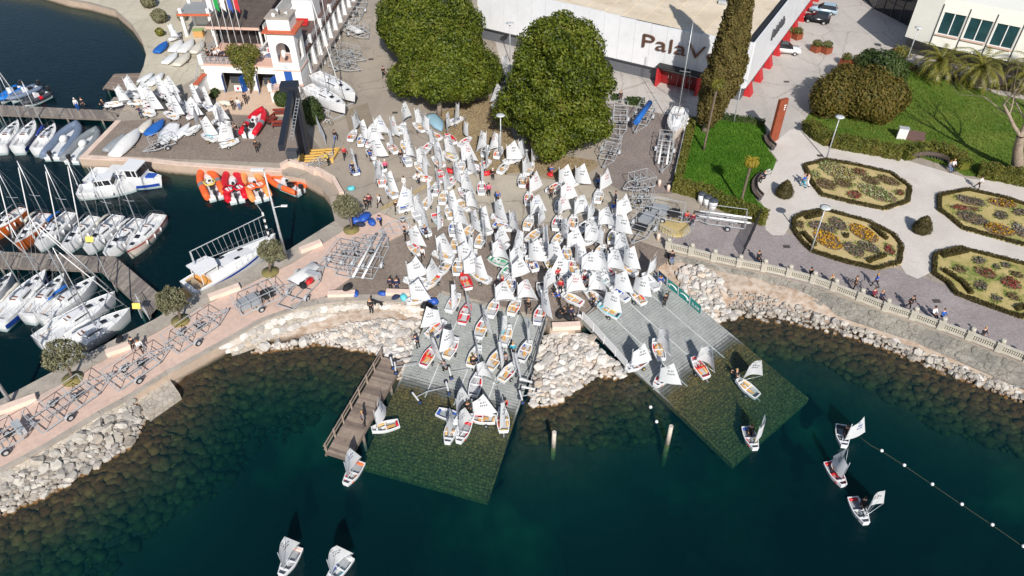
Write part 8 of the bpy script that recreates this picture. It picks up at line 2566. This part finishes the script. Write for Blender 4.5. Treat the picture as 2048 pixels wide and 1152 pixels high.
TR = [('galvanised trailer with tall rack frames at the left edge of the breakwater', (-30, 912), (75, 852), 2.0, 3, 'crate'), ('very long galvanised rack trailer in the middle of the left breakwater', (75, 862), (232, 752), 2.2, 4, None), ('short rack trailer with white tubes beside the sunbathers', (228, 780), (345, 700), 1.9, 3, None), ('tangled galvanised rack trailer with spare wheel below the second olive', (345, 706), (460, 625), 2.0, 4, None),
	  ('trailer carrying a grey boat hull and black box on the breakwater', (478, 628), (592, 575), 1.9, 5, 'box'), ('flat trailer with red bags beside the curved wall', (572, 622), (650, 540), 1.8, 0, 'crate'), ('trailer with a white covered boat by the motor yacht', (588, 575), (660, 520), 1.6, 0, 'cover'),
	  ('trailer loaded with two long white mast tubes on the apron', (722, 562), (770, 470), 2.6, 3, 'spar'), ('second mast trailer nearer the dinghies on the apron', (690, 560), (745, 480), 2.0, 3, None), ('heap of folded galvanised trailer frames by the olive tree', (672, 545), (712, 490), 2.2, 4, None), ('galvanised trailer with blue mudguards at the top of the breakwater', (836, 452), (758, 470), 2.2, 0, None),
	  ('long galvanised trailer beside the dug pit', (1300, 428), (1395, 448), 2.0, 2, 'box'), ('trailer with long white tubes in front of the lattice gate', (1488, 455), (1380, 440), 1.9, 2, 'spar'), ('white stacked rack trailer in the boat yard', (1332, 285), (1322, 352), 1.9, 5, 'spar'), ('rack trailer with a blue tarpaulin roll in the boat yard', (1298, 220), (1268, 272), 2.0, 4, None), ('trailer rack half under the tallest magnolia, upper', (1240, 225), (1238, 285), 1.8, 4, None), ('trailer rack half under the tallest magnolia, lower with orange strap', (1228, 292), (1205, 342), 1.9, 4, None),
	  ('dark trailer frames stacked beside the POL boats, upper heap', (1300, 370), (1245, 385), 2.0, 4, None), ('dark trailer frames stacked beside the POL boats, lower heap', (1305, 410), (1248, 412), 2.2, 4, None), ('boat trailer rack with white hulls beside the pit', (1300, 440), (1262, 495), 2.2, 3, 'box'),
	  ('trolley frames piled on the cobbled quay by the upturned hulls', (348, 288), (288, 310), 1.6, 3, None), ('galvanised dolly rack beside the clubhouse banners, far end', (722, 10), (700, 60), 2.4, 5, None), ('galvanised dolly rack under a grey and blue cover by the banners', (700, 62), (738, 82), 2.6, 4, 'cover'), ('galvanised dolly rack with orange bar near the keelboats', (672, 112), (732, 126), 2.6, 4, None), ('lowest galvanised dolly rack near the keelboats', (668, 132), (722, 146), 2.4, 4, None), ('trailer under the old cream boat by the hall entrance', (1360, 212), (1338, 288), 2.0, 0, None)]
for lab, a, b_, W, ti, ld_ in TR:
	trailer(lab, a, b_, W, ti, ld_)
MB_ = tag(MB().tube([P(1300, 205, G + 1.9), P(1272, 245, G + 1.9)], .35, 9).build('blue_roll', M_canv['blue']), 'rolled blue tarpaulin lying along the yard rack trailer', 'tarpaulin')
yacht('old cream open keelboat on its trailer by the hall entrance', (1346, 266), (1363, 214), 'cream', None, 1.5, zw=G + .55, cat='keelboat', group='keelboat on trailer', beam=.36, hatch=False)
def dolly(label, px, py, ang, wc='blue', z=0):
	t = thing('launch_dolly', label, 'dolly', PG(px, py) + Vector((0, 0, z)), ang, 'empty launching dollies')
	MB().bar((0, -.6, .25), (0, .6, .25), .12).build('axle_beam', M_whitep, t); MB().bar((0, 0, .25), (1.9, 0, .2), .06).build('handle_bar', M_galv, t)
	for s in (-1, 1):
		ob('wheel', WHEELC[wc], t, (0, s * .68, .2))
for x, y, a, z, lab in [(900, 748, .25, 0, 'held by a sailor on the left slipway'), (832, 798, .6, 0, 'lying on the wet edge of the left slipway'), (895, 778, 3.4, 0, 'with yellow beam at the waterline of the left slipway'), (1052, 765, 1.2, 0, 'first in the row at the right rail of the left slipway'), (1057, 780, 1.3, 0, 'second in the row at the right rail of the left slipway'), (1042, 796, .2, 0, 'last in the row at the right rail, near the water'), (783, 722, .3, -.4, 'uppermost on the landward end of the jetty'), (790, 732, .2, -.4, 'lower on the landward end of the jetty'), (1165, 640, .9, 0, 'leaning by the white slatted barrier'), (1156, 634, 1.4, 0, 'with red wheels between the slipway heads')]:
	dolly('empty launching dolly ' + lab, x, y, a, 'blue' if 'red' not in lab else 'k', z)
# dug pit with barriers
b_ = P(1349, 456)
t = thing('dug_pit', 'round sandy dug pit fenced off by grey barriers', 'pit', b_)
MB().lathe([(1.75, .0), (1.6, .14), (1.2, .1), (.0001, .22)], n=20).build('sand', M_bedstraw, t)
for a in (.3, 1.9, 3.4, 5.0):
	q = MB(); u, v = Vector((2 * math.cos(a), 2 * math.sin(a), 0)), Vector((2 * math.cos(a + 1.1), 2 * math.sin(a + 1.1), 0))
	railing(q, u, v, 1.0, 6, (1.0, .1), .04)
	q.build('barrier', M_galv, t)
# bollards on the apron and forecourt
for px, py, w in [(1318, 372, 'nearest the dark trailer frames'), (1336, 382, 'by the end of the long hedge'), (1316, 480, 'beside the balustrade end')]:
	tag(MB().lathe([(.2, 0), (.2, .7), (.12, .82)], n=9).build('bollard', M_block, None, P(px, py)), 'pale stone bollard ' + w, 'bollard', 'pale stone bollards')
# yellow signs at the footbridge
for px, py, h, lab in [(218, 560, 5.2, 'yellow round topped sign on a tall pole over the finger pontoon'), (284, 636, 1.6, 'yellow notice on the footbridge gate')]:
	b_ = P(px, py, .7)
	t = thing('yellow_sign', lab, 'sign', b_)
	MB().bar((0, 0, 0), (0, 0, h), .06).build('post', M_galv, t); MB().box((0, -.05, h), (.75, .05, .55), rx=-.5).build('panel', BAG['yellow'], t)
q = MB(); a, b_ = P(277, 604, .75), P(300, 640, .75)
railing(q, (0, 0, 0), b_ - a, 1.1, 9, (1.0, .05), .05)
tag(q.build('footbridge_gate', M_galv, None, a), 'grey barred gate at the landward end of the footbridge', 'gate')
# ---- parked cars
def car(label, a, b_, paint, W=1.85, Hc=1.6):
	A, Bp = P(*a), P(*b_)
	d = Bp - A
	L_ = min(4.7, max(4.1, d.length))
	t = thing('parked_car', label, 'car', (A + Bp) / 2, math.atan2(d.y, d.x), 'cars parked on the forecourt')
	prof = [(-.5, .35), (-.5, .85), (-.47, 1.0), (-.2, 1.02), (.2, .98), (.42, .9), (.5, .72), (.5, .35)]
	vs = [(x * L_, s * W / 2 * (1 if .3 < z < .95 else .94) * (.9 if abs(x) > .45 else 1), z) for s in (-1, 1) for x, z in prof]
	n_ = len(prof)
	MB().add(vs, [tuple(range(n_)), tuple(range(2 * n_ - 1, n_ - 1, -1))] + [(i, n_ + i, n_ + (i + 1) % n_, (i + 1) % n_) for i in range(n_)], 0, True).build('body', paint, t)
	base = [(-.46, .98), (-.40, Hc - .1), (-.32, Hc), (.02, Hc), (.22, .98)]
	vs = [(x * L_, s * W / 2 * (.93 if z < 1.1 else .74), z) for s in (-1, 1) for x, z in base]
	cb = MB().add(vs, [(0, 1, 2, 3, 4), (9, 8, 7, 6, 5)] + [(i, 5 + i, 6 + i, i + 1) for i in range(4)]).build('cabin', M_smoke, t)
	MB().prism([(-.39 * L_, -W * .36), (.03 * L_, -W * .36), (.03 * L_, W * .36), (-.39 * L_, W * .36)], Hc - .03, Hc + .03, bottom=True).build('roof', paint if paint is not M_whitep else M_smoke, cb)
	for x in (-.3, .3):
		for s in (-1, 1):
			w = ob('wheel', WHEELT, t, (x * L_, s * (W / 2 - .08), .31)); ob('rim', RIMT, w)
	for s in (-1, 1):
		MB().box((.485 * L_, s * W * .34, .72), (.12, .3, .14)).build('headlight', M_whitep, t); MB().box((-.49 * L_, s * W * .36, .85), (.08, .22, .16)).build('tail_light', M_red, t)
		MB().box((.12 * L_, s * W * .53, 1.02), (.14, .16, .12)).build('wing_mirror', paint, t)
car('silver blue estate car, farthest of the parked cars', (1673, 30), (1618, 22), mat('silver_blue_paint', alb(176, 198, 214), .25, metal=.3))
car('black car parked beside the silver blue one', (1658, 48), (1606, 40), mat('black_car_paint', alb(24, 26, 30), .2))
car('white car with black roof against the red piers of the hall', (1545, 104), (1597, 108), M_whitep)
# ---- bicycles
def bike(label, px, py, ang, m):
	t = thing('bicycle', label, 'bicycle', P(px, py), ang, 'bicycles')
	for x in (-.5, .5):
		MB().tube([(x + .33 * math.cos(u), 0, .34 + .33 * math.sin(u)) for u in [2 * PI * k / 14 for k in range(15)]], .025, 4).build('wheel', M_tyre, t)
	MB().bar((-.5, 0, .34), (-.15, 0, .8), .04).bar((-.15, 0, .8), (.38, 0, .85), .04).bar((.38, 0, .9), (.5, 0, .34), .04).bar((-.1, 0, .34), (-.15, 0, .95), .04).bar((-.1, 0, .34), (.36, 0, .8), .04).build('frame', m, t)
	MB().box((-.17, 0, .98), (.24, .12, .06)).build('saddle', M_black, t); MB().bar((.36, -.28, 1.0), (.36, .28, 1.0), .035).build('handlebar', M_black, t)
bike('white bicycle beside the mesh fence', 655, 250, -.2, M_whitep); bike('dark bicycle behind the white one at the mesh fence', 648, 243, -.1, M_darkgrey); bike('black bicycle held at the top of the right slipway', 1332, 602, 1.1, M_black); bike('dark bicycle with rider leaning near the balustrade', 1710, 574, -.9, M_darkgrey); bike('red and white bicycle by the curved lawn bench', 1532, 352, .5, M_whitep)
# benches and bank of clubhouse banners
for px, py, a in [(546, 245, 1.2), (558, 256, .1), (560, 232, .1)]:
	t = thing('park_bench', 'dark red slatted bench ' + ['facing the red inflatable', 'nearest the crane boom', 'under the evergreen bush'][(546, 558, 560).index(px)], 'bench', P(px, py), a, 'dark red benches by the crane')
	for k in range(3):
		MB().box((0, -.15 + k * .17, .45), (1.7, .13, .05)).build('seat_slat', mat('dark_red_slat', alb(128, 50, 40), .6), t)
	MB().box((0, .32, .75), (1.7, .05, .35)).build('backrest', mat('dark_red_slat', alb(128, 50, 40), .6), t)
	for s in (-.7, .7):
		MB().box((s, .1, .22), (.07, .5, .44)).build('leg', M_black, t)
M_banb = mat('blue_poster', alb(30, 70, 150), .6)
for i, ((x0, y0), (x1, y1)) in enumerate([((674, 44), (684, 36)), ((686, 34), (698, 25)), ((700, 22), (713, 12))]):
	a, b_ = P(x0, y0), P(x1, y1)
	t = thing('poster_panel', ['blue and green poster panel nearest the clubhouse wall', 'blue and green poster panel, middle of three', 'teal and green poster panel farthest from the keelboats'][i], 'poster panel', a, 0, 'poster panels by the dolly racks')
	d = b_ - a
	MB().quad((0, 0, .9), d + Vector((0, 0, .9)), d + Vector((0, 0, 2.4)), (0, 0, 2.4)).build('poster', M_banb if i < 2 else M_teal, t); MB().quad((0, -.01, .2), d + Vector((0, -.01, .2)), d + Vector((0, -.01, .9)), (0, -.01, .9)).build('green_foot', mat('poster_green', alb(110, 150, 60), .6), t)
	MB().bar((0, 0, 0), (0, 0, 2.6), .14).build('post', M_whitep, t)
# drain covers
for x, y in [(1400, 155), (1450, 205), (1573, 164), (1640, 312), (1573, 494), (1873, 603), (790, 226), (742, 119)]:
	structure(MB().box((0, 0, .06), (.7, .5, .02)).build('drain_cover', M_grate, None, P(x, y)))
# ---- people (feet pixel, facing, pose, clothes)
PE = [(768, 155, 180, 'walk', 'black', 'black', 'walking alone on the grey road beside the magnolia'), (672, 284, 180, 'walk', 'black', 'jeans', 'walking past the mesh fence in blue jeans'), (690, 318, 200, 'walk', 'red', 'black', 'in red jacket walking left of the dinghies'), (632, 216, 180, 'stand', 'teal', 'jeans', 'under the keelboat bow'), (658, 330, 90, 'work', 'yellow', 'black', 'bending in yellow vest by the crane fence'), (708, 350, 10, 'work', 'black', 'black', 'pushing the blue dinghy at the far left'),
	  (742, 322, 150, 'stand', 'blue', 'black', 'beside the boat marked HUN'), (772, 345, 190, 'stand', 'pink', 'black', 'in pink cap beside the orange dinghy'), (803, 325, 180, 'stand', 'black', 'grey', 'holding a blue rope'), (809, 376, 180, 'stand', 'white', 'white', 'all in white near the drain'), (838, 368, 170, 'work', 'white', 'black', 'leaning over the long red dinghy'), (760, 414, 140, 'walk', 'white', 'black', 'carrying a plank by the yellow lines'), (733, 418, 160, 'stand', 'black', 'black', 'in a pair by the harbour olive, left'), (740, 414, 200, 'stand', 'maroon', 'black', 'in a pair by the harbour olive, right'), (794, 426, 180, 'walk', 'black', 'black', 'walking near the hatched trailer'),
	  (762, 452, 160, 'work', 'blue', 'black', 'in blue jacket by the big blue bags'), (811, 480, 90, 'stand', 'black', 'black', 'at the bow of the tan dinghy'), (853, 478, 30, 'work', 'navy', 'black', 'behind the blue dinghy'), (782, 580, 180, 'stand', 'navy', 'black', 'left of two by the blue bags'), (795, 583, 190, 'stand', 'navy', 'navy', 'right of two by the blue bags'), (743, 625, 180, 'stand', 'black', 'black', 'standing on the curved wall beside the dog'), (836, 695, 70, 'work', 'navy', 'black', 'pulling a boat at the left slipway edge'), (893, 742, 60, 'crouch', 'grey', 'black', 'crouching over the white dolly'), (1026, 713, 0, 'stand', 'teal', 'black', 'in turquoise vest on the left slipway'), (1012, 732, 20, 'stand', 'grey', 'black', 'between two dinghies on the left slipway'),
	  (948, 740, 10, 'stand', 'black', 'black', 'at the bow of the grey dinghy on the slipway'), (729, 850, 120, 'stand', 'grey', 'black', 'standing on the wooden jetty'), (1010, 810, 180, 'crouch', 'red', 'black', 'in red at the wet edge of the left slipway'), (936, 830, 200, 'stand', 'black', 'black', 'standing in the shallows between the dinghies'), (1057, 625, 160, 'walk', 'black', 'black', 'walking across the apron above the left slipway'), (1102, 352, 190, 'work', 'blue', 'red', 'in blue and red under the tallest magnolia'), (1102, 398, 180, 'stand', 'brown', 'black', 'below the red dinghy near the magnolia'), (1056, 378, 180, 'work', 'beige', 'red', 'between the CZE boats'), (986, 360, 170, 'stand', 'black', 'black', 'standing with dark cape on the plaza'), (978, 392, 190, 'stand', 'pink', 'black', 'in pink top on the plaza'), (995, 405, 200, 'work', 'blue', 'black', 'in blue jacket leaning on a dinghy'), (1195, 372, 180, 'sit', 'blue', 'navy', 'sitting by the boat at the yard edge'), (1230, 408, 90, 'stand', 'navy', 'navy', 'beside the POL boats'), (1226, 424, 180, 'sit', 'blue', 'white', 'sitting beside the POL boats'),
	  (1115, 565, 170, 'reach', 'red', 'black', 'in the dark dinghy, upper'), (1120, 590, 170, 'stand', 'red', 'black', 'in the dark dinghy, lower'), (1118, 608, 90, 'work', 'blue', 'black', 'in blue cap at a bow above the slipways'), (1168, 565, 180, 'stand', 'white', 'red', 'in striped red and white top'), (1175, 582, 180, 'stand', 'grey', 'black', 'behind the CZE boat'), (1186, 616, 60, 'stand', 'black', 'black', 'at the bow of the pale blue dinghy'), (1328, 612, 200, 'stand', 'black', 'black', 'holding the black bicycle on the right slipway'), (1318, 575, 180, 'work', 'blue', 'white', 'leaning by the dark banner'), (1472, 766, 60, 'work', 'black', 'grey', 'wading and holding a boat on the right slipway'), (1063, 545, 180, 'work', 'white', 'navy', 'in a cluster behind the HUN boat'), (846, 520, 180, 'walk', 'white', 'black', 'in white walking beside the PER boat'), (1005, 578, 60, 'stand', 'red', 'black', 'with red bag on the apron'),
	  (1127, 660 - 28, 120, 'sit', 'black', 'black', 'sitting between the slipway heads, left'), (1142, 634, 200, 'sit', 'navy', 'black', 'sitting between the slipway heads, right'), (1240, 205, 180, 'stand', 'black', 'black', 'in black by the low hall hedge'), (945 + 4, 104, 180, 'stand', 'maroon', 'black', 'under the lamp between the magnolias'), (515, 304, 200, 'stand', 'black', 'black', 'alone on the cobbled quay'), (468, 220, 180, 'stand', 'black', 'black', 'in the terrace group, left'), (480, 220, 190, 'stand', 'white', 'jeans', 'in white top in the terrace group'), (493, 208, 200, 'stand', 'black', 'black', 'in the terrace group, right'), (542, 186, 180, 'stand', 'navy', 'black', 'in the boat door of the clubhouse'), (157, 220, 200, 'stand', 'white', 'blue', 'in white cap on the upper pontoon'), (170, 219, 190, 'stand', 'black', 'black', 'in black on the upper pontoon'), (215, 222, 120, 'work', 'black', 'black', 'pushing a dinghy at the pontoon end'),
	  (478, 272, 80, 'work', 'black', 'grey', 'pushing the red inflatable'), (495, 270, 30, 'work', 'black', 'black', 'holding the stern of the red inflatable'), (284, 236, 60, 'work', 'navy', 'navy', 'rigging a boat by the blue cover'), (268, 694, 200, 'sit', 'black', 'black', 'sunbather on the stone bench, left'), (283, 700, 230, 'sit', 'white', 'black', 'sunbather on the stone bench, right'),
	  (1605, 374, 60, 'walk', 'blue', 'teal', 'in long blue dress by the first flower bed'), (1612, 372, 60, 'walk', 'beige', 'white', 'in pale jacket beside the blue dress'), (1896, 340, 190, 'sit', 'grey', 'jeans', 'sitting on the long curved bench, left'), (1903, 338, 190, 'sit', 'white', 'black', 'sitting on the long curved bench, right'), (1953, 378, 220, 'walk', 'white', 'black', 'walking below the hedge at right'), (1706, 580, 60, 'stand', 'brown', 'black', 'with the bicycle near the balustrade'), (1748, 574, 80, 'walk', 'blue', 'black', 'in bright blue jacket striding along the promenade'), (1816, 618, 200, 'walk', 'black', 'black', 'in black walking along the promenade'),
	  (1743, 603, 200, 'sit', 'maroon', 'black', 'sitting on the balustrade, left of a pair'), (1758, 608, 200, 'sit', 'navy', 'navy', 'sitting on the balustrade, right of a pair'), (1862, 640, 200, 'sit', 'white', 'black', 'in white sitting on the balustrade'), (1880, 645, 200, 'sit', 'blue', 'navy', 'in blue sitting on the balustrade'), (1962, 676, 200, 'sit', 'black', 'grey', 'in black sitting near the right end of the balustrade'), (1618, 556, 200, 'sit', 'black', 'black', 'in black sitting by the balustrade with bags'), (1514, 528, 200, 'sit', 'black', 'black', 'sitting on the balustrade near the gate'), (1660, 570, 200, 'sit', 'beige', 'beige', 'sunbathing against the balustrade'),
	  (1383, 452, 180, 'stand', 'maroon', 'navy', 'in maroon by the dug pit'), (1370, 446, 180, 'work', 'red', 'grey', 'in red bending over the trailer by the pit'), (1526, 362, 120, 'sit', 'navy', 'black', 'sitting on the curved bench by the lawn'), (1342, 522, 180, 'sit', 'black', 'jeans', 'sitting on the ground by the balustrade end'), (1688, 872, 170, 'sit', 'black', 'black', 'sailing the uppermost dinghy at lower right'), (1664, 940, 170, 'sit', 'white', 'black', 'sailing the middle dinghy at lower right'), (1722, 1015, 170, 'sit', 'black', 'black', 'sailing the lowest dinghy at lower right'), (1498, 870, 170, 'sit', 'black', 'black', 'aboard the dinghy over the sunken slipway'), (1000, 182 + 30, 180, 'stand', 'grey', 'black', 'under the magnolia edge by the white hull')]
for i, (x, y, fa, ps, tp_, lg, w) in enumerate(PE):
	onb = 'sailing the' in w or 'aboard' in w
	loc = P(x, y, -.18) if onb else PG(x, y)
	if 'pontoon' in w: loc = P(x, y, .75)
	if 'jetty' in w: loc = P(x, y, .87)
	if 'wading' in w or 'shallows' in w: loc = PG(x, y)
	if onb: loc.z = -.22
	if 'on the balustrade' in w: loc = P(x, y) + Vector((0, .1, .28))
	if 'dark dinghy' in w: loc.z += .3
	col = tp_ if f' {tp_} ' in f' {w} ' else ''
	person(f'person {w}' if (col or tp_ in w) else f'person in {tp_} top {w}', loc, fa, ps, tp_, lg, i % 3 if 'cap' not in w else 3, .92 if y > 300 and x < 1330 and i % 3 == 0 else 1.0, 'people around the harbour')
for i in range(12):
	x = -13.0 + (i % 6) * .95 + rnd() * .2
	p = CW((x, 1.4 + (i // 6) * 1.3 + rnd() * .3, 3.77))
	c_ = ['black', 'white', 'navy', 'grey', 'black', 'blue'][i % 6]
	wd = ['at the left corner', 'second along', 'third along', 'fourth along', 'fifth along', 'at the right end'][i % 6]
	person(f'guest in {c_} top on the clubhouse balcony, {"front" if i < 6 else "back"} row {wd}', p, 170 + 20 * (i % 3), 'stand' if i < 6 else 'sit', c_, 'black', i % 3, 1.0, 'guests on the clubhouse balcony')
# dog on the wall
def dog():
	t = thing('dog', 'black dog on the curved wall beside the person in black', 'dog', P(757, 612), 2.9)
	J = {'r': (-.3, 0, .5), 'b': (0, 0, .48), 'c': (.28, 0, .5), 'n': (.42, 0, .62), 'h': (.52, 0, .7), 'm': (.66, 0, .66), 't': (-.45, 0, .55), 'u': (-.62, 0, .68)}
	R = {'r': .11, 'b': .11, 'c': .14, 'n': .085, 'h': .085, 'm': .045, 't': .035, 'u': .02}
	E_ = [('b', 'r'), ('b', 'c'), ('c', 'n'), ('n', 'h'), ('h', 'm'), ('r', 't'), ('t', 'u')]
	for s, k in ((-.09, '1'), (.09, '2')):
		J.update({'f' + k: (.3, s, .3), 'g' + k: (.28, s, .16), 'p' + k: (.31, s, .03), 'x' + k: (-.26, s, .32), 'y' + k: (-.4, s, .2), 'z' + k: (-.36, s, .03)})
		R.update({'f' + k: .055, 'g' + k: .035, 'p' + k: .035, 'x' + k: .075, 'y' + k: .035, 'z' + k: .035})
		E_ += [('c', 'f' + k), ('f' + k, 'g' + k), ('g' + k, 'p' + k), ('r', 'x' + k), ('x' + k, 'y' + k), ('y' + k, 'z' + k)]
	me = skin('body', J, E_, R)
	me.materials.append(cloth('black', CC['black']))
	ob('body', me, t)
	for s in (-1, 1):
		MB().add([(.48, s * .05, .77), (.54, s * .06, .77), (.5, s * .11, .66)], [(0, 1, 2)]).build('ear', cloth('black', CC['black']), t)
dog()
